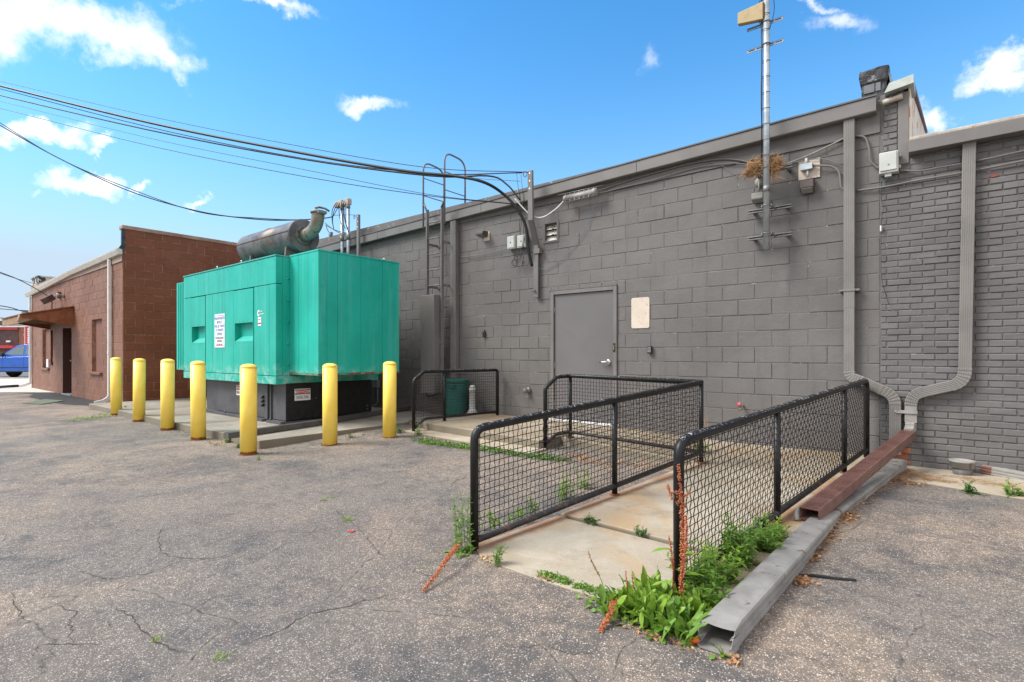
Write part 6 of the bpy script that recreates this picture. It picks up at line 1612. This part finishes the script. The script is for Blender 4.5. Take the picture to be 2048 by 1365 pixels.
# pickup truck
def truck():
    t_ = thing('pickup_truck', 'blue pickup truck parked at the kerb at the far left', 'truck', (0, 0, 0))
    # local x = length (front at -x), y = width (near side -), z up
    W2 = .98
    def side(pts, y0, y1, inset=None):
        b = MB(); b.prism([(x, y0, z) for x, z in pts], (0, y1 - y0, 0)); return b
    def archpts(cx, r, z0, n=10): return [(cx + r * math.cos(math.pi - math.pi * k / n), z0 + r * math.sin(math.pi * k / n)) for k in range(n + 1)]
    fx, rx = .95, 4.62
    lower = [(.02, .62), (.06, .42), (fx - .50, .40)] + archpts(fx, .50, .42) + [(fx + .5, .36), (rx - .5, .38)] + archpts(rx, .50, .42) + [(5.75, .46), (5.82, .70), (5.82, 1.27), (4.02, 1.30), (3.9, 1.26), (1.62, 1.20), (.55, 1.13), (.12, 1.03), (.02, .9)]
    b = side(lower, -W2, W2)
    body = b.build('body', M['blue'], t_, bevel=.035, seg=3)
    cab = [(1.50, 1.16), (2.42, 1.86), (2.8, 1.93), (3.75, 1.92), (3.98, 1.84), (4.05, 1.24)]
    b = MB(); n = len(cab); ys = [(-W2 + .03, 0), (-W2 + .16, 1)]
    lo = [(x, -(W2 - .02) + (.16 * max(0, (z - 1.2) / .7)), z) for x, z in cab]; hi = [(x, -y, z) for x, y, z in lo]
    b.add(lo + hi, [tuple(range(n)), tuple(range(n, 2 * n))[::-1]] + [(i, i + n, (i + 1) % n + n, (i + 1) % n) for i in range(n)])
    cabo = b.build('cab', M['blue'], t_, bevel=.03, seg=3)
    def glass(pts, nm='window'):
        b = MB(); q = []
        for x, z in pts: q.append((x, -(W2 - .02) + .16 * max(0, (z - 1.2) / .7) - .008, z))
        b.prism(q, (0, .006, 0)); b.build(nm, M['glass'], cabo)
        b = MB(); b.prism([(x, -y, z) for x, y, z in q], (0, -.006, 0)); b.build(nm, M['glass'], cabo)
    glass([(1.88, 1.34), (2.02, 1.46), (2.50, 1.80), (2.86, 1.84), (2.86, 1.34)])
    glass([(2.98, 1.34), (2.98, 1.84), (3.72, 1.82), (3.79, 1.34)])
    b = MB(); b.prism([(1.60, -.80, 1.22), (2.36, -.72, 1.80), (2.36, .72, 1.80), (1.60, .80, 1.22)], (-.03, 0, .04)); b.build('windscreen', M['glass'], cabo)
    for x in (1.78, 2.92, 3.93):
        b = MB(); b.box(x, x + .012, -W2 - .004, -W2 + .01, .52, 1.24); b.build('door_seam', M['sign_black'], t_)
    for x in (2.64, 3.66): b = MB(); b.box(x, x + .2, -W2 - .025, -W2 - .002, 1.10, 1.14); b.build('door_handle', M['blue'], t_, bevel=.008)
    b = MB(); b.box(1.5, 4.0, -W2 - .012, -W2 - .002, .58, .63); b.box(1.45, 4.05, -W2 - .06, -W2 - .004, .36, .41); b.build('side_trim', M['sign_black'], t_)
    for sy in (-1, 1):
        b = MB(); b.box(1.78, 1.98, sy * (W2 + .04), sy * (W2 + .25), 1.24, 1.44); b.box(1.86, 1.92, sy * (W2 - .04), sy * (W2 + .05), 1.24, 1.30); b.build('mirror', M['sign_black'], t_, bevel=.03)
        b = MB(); b.box(-.012, .10, sy * .62, sy * .94, .82, .98); b.build('headlight', M['boxw'], t_, bevel=.02)
    b = MB(); b.box(-.03, .03, -.58, .58, .60, .98); b.build('grille', M['sign_black'], t_)
    b = MB(); b.box(-.08, .04, -.95, .95, .40, .58); b.build('bumper', M['rim'], t_, bevel=.03)
    for wx in (fx, rx):
        for sy in (-1, 1):
            b = MB(); b.lathe((wx, sy * .70, .40), (0, sy, 0), [(0, .30), (.0, .39), (.03, .40), (.24, .40), (.27, .385), (.27, .27)], 32); w_ = b.build('wheel', M['tyre'], t_)
            b = MB(); b.lathe((wx, sy * .955, .40), (0, sy, 0), [(0, .27), (.012, .27), (.0, .25), (-.0, .06), (.02, .05), (.02, .01)], 24)
            for k in range(6): an = R(60 * k + 10); b.box(-.03, .03, -.012, .012, .04, .26, Matrix.Translation((wx, sy * .97, .40)) @ Matrix.Rotation(an, 4, 'Y'))
            b.build('rim', M['rim'], w_)
    return t_
tk = truck()
dT = 29.0
fp = P3(lat(-31, dT), dT, .0)
tk.location = fp; tk.scale = (.94, .94, .93); tk.rotation_euler = (0, 0, HEAD + R(4))

# ------------------------------------------------------------------ plants
RL = random.Random(21)
def leaf(b, base, direc, up, L, W, droop=.4, n=5, tip=1.0, fold=.15, wav=0, r=None, peak=.45):
    """one blade as a strip of quads with a folded midrib"""
    d = Vector(direc).normalized(); u = Vector(up); u = (u - d * u.dot(d))
    u = u.normalized() if u.length > 1e-5 else d.orthogonal().normalized()
    side = d.cross(u); p = Vector(base); vs = []; fs = []
    for i in range(n + 1):
        t = i / n
        if t <= peak: w = math.sin(t / peak * math.pi / 2) ** .8
        else: w = math.cos((t - peak) / (1 - peak) * math.pi / 2) ** (.8 / tip)
        w = W * max(w, .06)
        wv = wav * math.sin(t * 14 + (r.random() * 3 if r else 0))
        vs += [p - side * w + u * (fold * w + wv), p, p + side * w + u * (fold * w - wv)]
        ang = -droop / n
        d2 = (d * math.cos(ang) + u * math.sin(ang)).normalized(); u = (u * math.cos(ang) - d * math.sin(ang)).normalized(); d = d2
        p = p + d * (L / n)
    for i in range(n):
        a = i * 3
        fs += [(a, a + 1, a + 4, a + 3), (a + 1, a + 2, a + 5, a + 4)]
    b.add(vs, fs, True)
def rdir(r, el0, el1):
    a = r.uniform(0, 2 * math.pi); e = R(r.uniform(el0, el1))
    return Vector((math.cos(a) * math.cos(e), math.sin(a) * math.cos(e), math.sin(e)))
def stemweed(b, st, base, h, r, leafL=.035, leafW=.008, lean=None, dens=.014, branch=.5):
    lean = lean or Vector((r.gauss(0, .12), r.gauss(0, .12), 0))
    pts = [Vector(base) + lean * h * (t ** 1.5) + Vector((0, 0, h * t)) for t in [k / 6 for k in range(7)]]
    st.tube(pts, [.0028 * (1 - .6 * k / 6) for k in range(7)], 5, caps=False)
    n = int(h / dens)
    for i in range(n):
        t = .12 + .88 * i / n; k = min(5, int(t * 6)); p = pts[k].lerp(pts[k + 1], t * 6 - k)
        a = i * 2.4 + r.uniform(-.3, .3); e = R(r.uniform(10, 50))
        d = Vector((math.cos(a) * math.cos(e), math.sin(a) * math.cos(e), math.sin(e)))
        s_ = (1 - .45 * abs(t - .5)) * r.uniform(.7, 1.2)
        leaf(b, p, d, (0, 0, 1), leafL * s_, leafW * s_, r.uniform(.2, .9), 4, r=r)
        if r.random() < branch * .3 and t < .8:
            q = p + d * leafL * 1.4 + Vector((0, 0, .02)); st.tube([p, q], .0014, 4, caps=False)
            for m_ in range(5):
                leaf(b, p.lerp(q, .4 + m_ * .15), rdir(r, 0, 60), (0, 0, 1), leafL * .6, leafW * .7, .4, 3, r=r)
def plant(name, label, cat, base, parts, group=None):
    t_ = thing(name, label, cat, base, group)
    for nm, b, m in parts:
        if b.v: b.build(nm, M[m], t_)
    return t_
def dock(base, r, n=26, L=.16, W=.026, el=(20, 82), spread=.05, b=None):
    b = b or MB()
    for i in range(n):
        p = Vector(base) + Vector((r.gauss(0, spread), r.gauss(0, spread), r.uniform(0, .01)))
        k = r.uniform(.55, 1.15)
        leaf(b, p, rdir(r, *el), (0, 0, 1), L * k, W * k * r.uniform(.7, 1.25), r.uniform(.3, 1.3), 7, wav=.0025, r=r, fold=.25, peak=.5)
    return b
def seedstalk(st, sd, pts, r, r0=.003, start=.35, dens=9, cl=.011, size=.0042):
    P = curve_between(*pts, 14) if len(pts) == 4 else pts
    st.tube(P, [r0 * (1 - .6 * k / (len(P) - 1)) for k in range(len(P))], 6, caps=False)
    for i in range(int(start * len(P)), len(P) - 1):
        t = i / len(P)
        m = int(dens * (1 - .3 * t))
        for _ in range(m):
            p = P[i].lerp(P[i + 1], r.random()); o = Vector((r.gauss(0, 1), r.gauss(0, 1), r.gauss(0, .7))).normalized() * cl * r.uniform(.3, 1.15) * (1 - .45 * t)
            q = p + o; a = rdir(r, -90, 90); c = a.orthogonal().normalized(); e = a.cross(c); s_ = size * r.uniform(.6, 1.25)
            sd.add([q + c * s_, q + e * s_, q - c * s_, q - e * s_, q + a * s_ * .7, q - a * s_ * .7], [(0, 1, 4), (1, 2, 4), (2, 3, 4), (3, 0, 4), (1, 0, 5), (2, 1, 5), (3, 2, 5), (0, 3, 5)])
def g3(px, py, z=0): p = at_z(px, py, z); p.z = max(gz(p.x, p.y), z); return p

# dock clump at the foot of the right railing: separate plants
r = RL
for i, (px, py, n, L, lb) in enumerate(((1232, 1216, 40, .10, 'small dock plant at the left end of the weed clump before the right railing'), (1268, 1228, 80, .125, 'leafy green dock clump left of centre before the right railing post'), (1312, 1244, 100, .14, 'dense bright green dock clump directly before the right railing post'),
                                        (1352, 1262, 80, .125, 'dock plant nearest the camera, just left of the crumpled pipe mouth'), (1385, 1230, 80, .12, 'dock plant wedged between the railing post and the fallen grey pipe'), (1310, 1205, 70, .14, 'dock plant at the back of the clump beside the foot of the railing post'))):
    base = g3(px, py); b = MB()
    for _ in range(n):
        p = base + Vector((r.gauss(0, .055), r.gauss(0, .05), r.uniform(0, .01))); k = r.uniform(.45, 1.15); wd = r.uniform(.011, .019) * (.6 + .5 * k)
        leaf(b, p, rdir(r, 48, 88), (r.gauss(0, .5), r.gauss(0, .5), 1), L * k, wd, r.uniform(.2, 1.1), 8, wav=.003, r=r, fold=.3, peak=.62)
    for _ in range(60):
        p = base + Vector((r.gauss(0, .075), r.gauss(0, .06), .004)); leaf(b, p, rdir(r, 5, 60), (r.gauss(0, .4), r.gauss(0, .4), 1), r.uniform(.025, .06), r.uniform(.009, .016), .7, 5, r=r, peak=.6, wav=.002)
    parts = [('leaves', b, 'dock_leaf' if i % 3 else 'green_leaf')]
    if i == 1:
        st = MB(); sd = MB()
        for (sx, sy, ex, ey) in ((1256, 1195, 1251, 1142), (1270, 1200, 1264, 1148)):
            dd_ = base.dot(FV) + .05; seedstalk(st, sd, (at_d(sx, sy, dd_), (0, 0, 1), at_d(ex, ey, dd_), (-.1, 0, 1)), r, .002, .45, 12, .006, .0032)
        parts += [('stem', st, 'redstem'), ('seed_head', sd, 'seed')]
    plant('dock_plant', lb, 'weed', base, parts, 'weeds at the foot of the right railing')
# tall red seed stalks against the railing post
for i, ((x0, y0), (x1, y1), dens, cl, s0, lb) in enumerate((((1362, 1215), (1357, 928), 30, .016, .12, 'tall rust-red dock seed stalk standing against the end post of the right railing'), ((1344, 1215), (1338, 1072), 14, .011, .55, 'shorter red dock stalk left of the right railing post'), ((1357, 1190), (1372, 1030), 22, .015, .15, 'second rust-red seed stalk leaning right across the railing mesh'))):
    dq = (2.66, 2.70, 2.74)[i]
    a = at_d(x0, y0, dq); b_ = at_d(x1, y1, dq); st = MB(); sd = MB(); lf = MB()
    pth_ = curve_between(a, (b_ - a) + Vector((.03, 0, 0)), b_, (b_ - a) + Vector((-.05, 0, 0)), 22)
    seedstalk(st, sd, pth_, r, .0034, s0, dens, cl, .0046)
    if i == 0:
        for (px, py, ex, ey) in ((1350, 985, 1372, 1012), (1345, 1000, 1335, 968), (1356, 1010, 1378, 980)): seedstalk(st, sd, curve_between(at_d(px, py, dq), (0, 0, 1), at_d(ex, ey, dq), (0, 0, 1), 6), r, .0015, .1, 16, .012, .0045)
    for (px, py, dx) in (((1344, 1100, -.11), (1350, 1165, -.13)) if i == 1 else ((1372, 1150, .09), (1368, 1110, .06))):
        leaf(lf, at_d(px, py, dq), RV * dx + Vector((0, 0, .03)), (0, 0, 1), abs(dx) * 1.0, .016, .7, 7, wav=.002, r=r)
    plant('dock_stalk', lb, 'weed', a, [('stem', st, 'redstem'), ('seed_head', sd, 'seed'), ('leaves', lf, 'dock_leaf')], 'rusty dock seed stalks')
# stalks lying over the asphalt / leaning over the slab
for ((x0, y0), (x1, y1), za, lb, mt, dn) in (((1232, 1196), (1200, 1262), (.05, .008), 'short orange seed stalk drooping over the asphalt left of the dock clump', 'seed', 26),
                                  ((925, 1080), (846, 1182), (.10, .012), 'long rust-orange seed stalk bent down onto the asphalt by the left railing post', 'seed', 26),):
    a = at_z(x0, y0, za[0]); b_ = at_z(x1, y1, za[1]); st = MB(); sd = MB()
    seedstalk(st, sd, curve_between(a, (b_ - a) + Vector((.03, .03, .10)), b_, (b_ - a) - Vector((.06, -.03, .02)), 22), r, .003, .15, int(dn * 1.7), .019, .0048)
    plant('dock_stalk', lb, 'weed', a, [('stem', st, 'redstem'), ('seed_head', sd, mt)], 'rusty dock seed stalks')
st = MB(); sd = MB(); a = g3(1208, 1192); b_ = at_d(1177, 1102, a.dot(FV)); seedstalk(st, sd, curve_between(a, (0, 0, 1), b_, (-.25, 0, 1), 16), r, .0022, .45, 12, .008, .004)
lf = dock(a, r, 16, .06, .011, (10, 70), .03)
plant('dock_stalk', 'thin tan seed stalk leaning over the pale slab with small leaves at its foot', 'weed', a, [('stem', st, 'stem'), ('seed_head', sd, 'seed_tan'), ('leaves', lf, 'dark_leaf')], 'rusty dock seed stalks')
# bushy weeds along the right railing
for (px, py, h, n, lb, mt) in ((1410, 1205, .20, 13, 'leafy upright weed at the near end of the right railing mesh', 'green_leaf'), (1440, 1165, .20, 15, 'green weed between the railing and the fallen grey pipe', 'dock_leaf'),
                              (1475, 1135, .27, 16, 'tall bushy weed growing through the railing mesh', 'green_leaf'), (1515, 1110, .20, 17, 'spreading bright weed leaning over the fallen grey pipe', 'green_leaf'),
                              (1550, 1090, .16, 16, 'low broad weed hanging over the far side of the fallen pipe', 'dock_leaf')):
    base = g3(px, py, .01); b = MB(); st = MB()
    for k in range(n):
        o = Vector((r.gauss(0, .05), r.gauss(0, .06), 0))
        stemweed(b, st, base + o, h * r.uniform(.5, 1.1), r, .058, .0095, Vector((r.gauss(.1, .3), r.gauss(0, .3), 0)), .0095)
    if mt == 'dock_leaf': dock(base, r, 12, .10, .018, (20, 70), .05, b)
    plant('bushy_weed', lb, 'weed', base, [('leaves', b, mt), ('stems', st, 'stem')], 'weeds at the foot of the right railing')
for (px, py, h, lb) in ((1385, 1190, .42, 'tall thin weed climbing behind the right railing mesh near the post'), (1466, 1130, .36, 'tall spindly weed standing in the right railing mesh')):
    base = g3(px, py, .01); base.x -= .03; b = MB(); st = MB()
    for k in range(3): stemweed(b, st, base + Vector((r.gauss(0, .03), r.gauss(0, .03), 0)), h * r.uniform(.6, 1), r, .042, .010, Vector((r.gauss(.08, .08), r.gauss(.1, .1), 0)), .024)
    plant('spindly_weed', lb, 'weed', base, [('leaves', b, 'dock_leaf'), ('stems', st, 'stem')])
# weed at the foot of the left railing post
base = g3(940, 1108); base.x -= .05; b = MB(); st = MB()
for k in range(9): stemweed(b, st, base + Vector((r.gauss(0, .035), r.gauss(0, .02), 0)), r.uniform(.16, .42), r, .036, .008, Vector((r.gauss(-.10, .08), r.gauss(0, .05), 0)), .014)
dock(base + Vector((.02, -.02, 0)), r, 22, .075, .017, (5, 60), .035, b)
plant('spindly_weed', 'light green feathery weed at the near post of the left ramp railing', 'weed', base, [('leaves', b, 'green_leaf'), ('stems', st, 'stem')])
base = g3(993, 1132); b = MB(); st = MB()
for k in range(6): stemweed(b, st, base + Vector((r.gauss(0, .015), r.gauss(0, .015), 0)), r.uniform(.06, .14), r, .028, .006, Vector((r.gauss(0, .3), r.gauss(0, .2), 0)), .009)
plant('small_weed', 'small tufty weed at the near left corner of the ramp slab', 'weed', base, [('leaves', b, 'green_leaf'), ('stems', st, 'stem')])
# weeds seen through the left railing
for (px, py, h, n, lb) in ((1128, 1010, .30, 7, 'tall light green weed behind the left railing mesh'), (1165, 990, .22, 5, 'second weed behind the left railing mesh, nearer its middle post'), (1060, 1040, .17, 5, 'short weed behind the left railing mesh'), (985, 1072, .16, 5, 'weed behind the lower left corner of the left railing mesh'), (1030, 1055, .12, 4, 'smallest weed in the row behind the left railing mesh')):
    base = g3(px, py, .0); base = base + FV * .10; base.z = 0; b = MB(); st = MB()
    for k in range(n): stemweed(b, st, base + Vector((r.gauss(0, .035), r.gauss(0, .05), 0)), h * r.uniform(.5, 1), r, .042, .011, None, .014)
    plant('small_weed', lb, 'weed', base, [('leaves', b, 'dock_leaf'), ('stems', st, 'stem')], 'weeds behind the left railing mesh')
# small plants in the slab joint and elsewhere
for (px, py, z, L, n, lb, mt) in ((1178, 1046, .035, .085, 24, 'dusty green rosette weed in the slab joint, the one nearer the left railing', 'dark_leaf'), (1277, 1072, .035, .065, 22, 'flat dark weed in the slab joint, the one nearer the right railing', 'dark_leaf'),
                              (1940, 996, .03, .10, 34, 'low spreading weed at the edge of the concrete apron', 'dark_leaf'), (2030, 1002, .03, .12, 34, 'leafy weed at the right edge of the frame on the apron', 'green_leaf'),
                              (2040, 938, .08, .10, 30, 'green weed growing against the brick wall at the far right', 'green_leaf'), (250, 826, 0, .17, 40, 'green weed between the first and second bollards', 'green_leaf'),
                              (455, 886, 0, .10, 30, 'weed tuft under the near end of the pipe on the pad', 'green_leaf'), (478, 896, 0, .08, 24, 'weed tuft beside the nearest bollard', 'green_leaf'), (806, 800, .119, .16, 26, 'leafy weed against the grey wall left of the short railing', 'dark_leaf'),
                              (797, 868, .05, .10, 20, 'weed beside the rusty foot of the last bollard', 'dark_leaf'), (837, 868, .09, .12, 16, 'upright weed on the lower step by the short railing', 'green_leaf'),
                              (700, 880, .02, .07, 12, 'small weed at the foot of the pad edge', 'dark_leaf'), (516, 921, 0, .05, 14, 'tiny weed in front of the nearest bollard', 'green_leaf'),
                              (1345, 862, .16, .09, 20, 'weed on the landing against the block wall', 'green_leaf'), (1400, 905, .13, .16, 26, 'tall weed at the foot of the railing corner post', 'green_leaf'), (1636, 975, .03, .05, 10, 'tiny weed under the fallen pipe', 'green_leaf'), (1445, 1318, 0, .035, 14, 'tiny weed below the crumpled pipe mouth', 'dock_leaf')):
    base = g3(px, py, z); b = MB()
    st = MB()
    for k in range(n):
        p = base + Vector((r.gauss(0, L * .28), r.gauss(0, L * .28), .002))
        leaf(b, p + Vector((0, 0, r.uniform(0, L * .3))), rdir(r, 5, 75), (0, 0, 1), L * r.uniform(.35, .9), L * r.uniform(.07, .14), r.uniform(.3, 1.2), 5, r=r, wav=.002, peak=.6)
    for k in range(3): stemweed(b, st, base + Vector((r.gauss(0, L * .2), r.gauss(0, L * .2), 0)), L * r.uniform(.6, 1.2), r, L * .35, L * .07, None, L * .12)
    plant('small_weed', lb, 'weed', base, [('leaves', b, mt), ('stems', st, 'stem')])
# grass tufts in the cracks
for (px, py, s_, n, lb) in ((695, 1042, .05, 70, 'bright yellow-green grass tuft in the asphalt, largest and near the middle'), (648, 1001, .035, 40, 'small grass tuft in an asphalt crack above the largest tuft'), (663, 996, .025, 24, 'tiny grass sprig just right of the small tuft'), (597, 998, .025, 20, 'faint grass sprig left of the small tufts'),
                        (440, 1318, .045, 34, 'grass tuft in the asphalt at the bottom of the picture'), (311, 1282, .03, 26, 'small yellow-green sprig in a crack at the lower left'), (765, 978, .02, 16, 'tiny sprig in the asphalt far from the railings'), (488, 942, .03, 14, 'thin sprig in the asphalt before the nearest bollard'),
                        (845, 1135, .03, 12, 'small sprig beside the bent orange seed stalk')):
    base = g3(px, py); b = MB()
    for k in range(n):
        p = base + Vector((r.gauss(0, s_ * .45), r.gauss(0, s_ * .45), 0)); leaf(b, p, rdir(r, 20, 80), (0, 0, 1), s_ * r.uniform(.4, 1.1), .0014, r.uniform(.2, .9), 3, r=r)
    tag(b.build('grass_tuft', M['yel_leaf'], org=base), lb, 'grass', 'grass tufts in the asphalt')
# ground cover strips
def cover(name, lb, p0, p1, z, n, wid, L, mt, jit=1.0):
    b = MB(); A_, B_ = g3(*p0, z), g3(*p1, z)
    for k in range(n):
        t = r.random(); dn = .35 + .65 * (.5 + .5 * math.sin(t * 23 + math.sin(t * 61)))
        if r.random() > dn: continue
        p = A_.lerp(B_, t) + Vector((r.gauss(0, wid), r.gauss(0, wid), 0)); p.z = gz(p.x, p.y) + r.uniform(0, L * .6)
        leaf(b, p, rdir(r, 0, 80), (0, 0, 1), L * r.uniform(.4, 1.1), L * r.uniform(.16, .32), r.uniform(0, 1), 3, r=r, peak=.6)
    return stuff(b.build(name, M[mt]), lb, 'ground cover')
cover('ground_cover', 'low green ground cover along the foot of the lower step', (842, 884), (1130, 922), .07, 1900, .05, .036, 'green_leaf')
cover('ground_cover', 'darker dusty weeds mixed into the strip before the lower step', (832, 880), (1130, 922), .07, 1300, .06, .04, 'dark_leaf')
cover('ground_cover', 'low weeds along the near edge of the ramp slab', (1085, 1152), (1230, 1200), 0, 900, .022, .026, 'green_leaf')
cover('ground_cover', 'sparse grass at the base of the brown building by the first bollard', (145, 842), (225, 832), 0, 260, .12, .05, 'yel_leaf')
cover('ground_cover', 'sparse moss and sprouts along the front edge of the generator pad', (285, 838), (440, 892), 0, 300, .05, .03, 'dark_leaf')
cover('ground_cover', 'small sprouts along the foot of the pad beside the right-hand bollards', (520, 912), (800, 868), .0, 160, .03, .03, 'dark_leaf')
def litter(name, lb, spots, mt, L=.03, W=.01, z=.006, thin=False):
    b = MB()
    for (px, py, zz_, n, sx, sy) in spots:
        c = g3(px, py, zz_)
        for k in range(n):
            p = c + Vector((r.gauss(0, sx), r.gauss(0, sy), 0)); p.z = max(gz(p.x, p.y), zz_) + z * r.uniform(.6, 2.2)
            if thin:
                d = rdir(r, -6, 10) * L * r.uniform(.4, 1.2); b.tube([p, p + d * .5 + Vector((0, 0, .002)), p + d], .0009, 3, caps=False, smooth=False)
            else: leaf(b, p, rdir(r, -5, 25), (r.gauss(0, .4), r.gauss(0, .4), 1), L * r.uniform(.4, 1.1), W * r.uniform(.6, 1.3), r.uniform(-.8, .8), 3, r=r, wav=.002)
    return stuff(b.build(name, M[mt]), lb, 'litter')
litter('dry_straw', 'rusty dry straw and needles at the foot of the wall by the downspouts', [(1640, 1095, 0, 260, .03, .12), (1690, 1048, 0, 260, .04, .14), (1780, 955, .08, 700, .10, .12), (1790, 940, .08, 700, .10, .10), (1765, 960, .06, 500, .07, .10), (1830, 952, .08, 420, .12, .05), (1870, 962, .08, 240, .09, .03), (1745, 985, .03, 260, .04, .08), (1930, 958, .08, 160, .12, .04), (1990, 970, .08, 160, .16, .04), (1825, 968, .08, 60, .05, .02), (1590, 1160, 0, 220, .025, .03)], 'straw', .05, thin=True)
litter('dead_leaves', 'brown dead leaves along the fallen grey pipe and in the landing corner', [(1622, 1115, 0, 150, .03, .10), (1655, 1078, 0, 150, .035, .10), (1690, 1048, 0, 120, .045, .10), (1720, 1015, 0, 80, .05, .10), (1600, 1165, 0, 60, .03, .04), (1160, 915, .07, 170, .10, .10), (980, 893, .07, 160, .5, .04), (870, 880, .07, 60, .2, .03), (1200, 930, .06, 130, .16, .08), (1260, 930, .06, 120, .2, .06), (1330, 935, .06, 70, .15, .05), (1310, 1275, 0, 40, .08, .015), (1470, 1325, 0, 30, .02, .02), (1090, 1160, 0, 30, .05, .02), (520, 905, 0, 20, .1, .04), (355, 858, 0, 70, .25, .03), (430, 890, 0, 50, .15, .03), (980, 1120, 0, 30, .03, .03), (1800, 965, .08, 80, .12, .06)], 'litter', .028, .008)
# scattered stones on the asphalt
b = MB()
for k in range(900):
    px, py = r.uniform(-50, 2100), 1365 - (r.random() ** 1.6) * 420
    p = at_z(px, py, 0); p.z = gz(p.x, p.y)
    if -2.5 < p.x < -.6 and p.y > 2.4: continue
    s_ = r.uniform(.0015, .005)
    v = [p + Vector((s_ * math.cos(a) * r.uniform(.7, 1.2), s_ * math.sin(a) * r.uniform(.7, 1.2), 0)) for a in (0, 1.2, 2.4, 3.7, 5)]
    b.add(v + [p + Vector((0, 0, s_ * .7))], [(0, 1, 5), (1, 2, 5), (2, 3, 5), (3, 4, 5), (4, 0, 5)])
stuff(b.build('gravel', M['pebble']), 'tiny loose pale stones scattered over the asphalt', 'gravel')
# small things on the ground
a = at_z(1590, 1150, .01); c = at_z(1712, 1161, .01)
s = MB(); s.sweep([a, a.lerp(c, .3) + Vector((0, .01, .004)), a.lerp(c, .7), c], [(-.010, -.006), (.010, -.006), (.010, .006), (-.010, .006)], (0, 0, 1), scales=[.6, .9, 1, 1]); tag(s.build('wood_strip', M['black_scrap'], bevel=.002), 'thin charred black strip lying on the asphalt right of the fallen pipe', 'strip')
a = at_z(1922, 1123, .006); s = MB(); s.prism([a + RV * x + FV * y for x, y in ((-.045, 0), (-.02, .012), (.05, .004), (.03, -.008), (-.01, -.006), (-.03, -.018))], (0, 0, .006)); tag(s.build('rubber_scrap', M['black_scrap']), 'small black scrap on the asphalt at the right', 'scrap')
a = at_z(1398, 1281, .02); c = at_z(1378, 1281, .016); s = MB(); s.tube([a, c], [.014, .013], 12); tag(s.build('orange_plug', M['orange']), 'bright orange plastic plug beside the crumpled pipe mouth', 'plug')
a = at_z(702, 1064, .003); s = MB(); s.prism([a + RV * x + FV * y for x, y in ((-.03, 0), (-.01, .02), (.03, .015), (.01, -.015))], (0, 0, .003)); tag(s.build('red_scrap', M['redp']), 'tiny red scrap on the asphalt below the largest grass tuft', 'scrap')
# dry twig on the landing against the wall
s = MB(); base = at_y(1410, 868, 7.12)
for k in range(9):
    p = base + Vector((r.uniform(-.02, .02), r.uniform(-.02, .02), 0)); q = p + Vector((r.gauss(0, .06), r.gauss(0, .02), r.uniform(.1, .28)))
    s.tube([p, p.lerp(q, .5) + Vector((r.gauss(0, .015), 0, 0)), q], .003, 4, caps=False)
tag(s.build('dry_twig', M['straw']), 'dry bleached weed stalk against the wall behind the railing corner', 'twig')
s = MB(); pts = [at_z(1127, 1092, .010), at_z(1133, 1112, .012), at_z(1146, 1128, .010)]; s.tube(pts, .002, 5, caps=False); tag(s.build('thin_twig', M['litter']), 'thin curved twig lying on the pale ramp slab', 'twig')
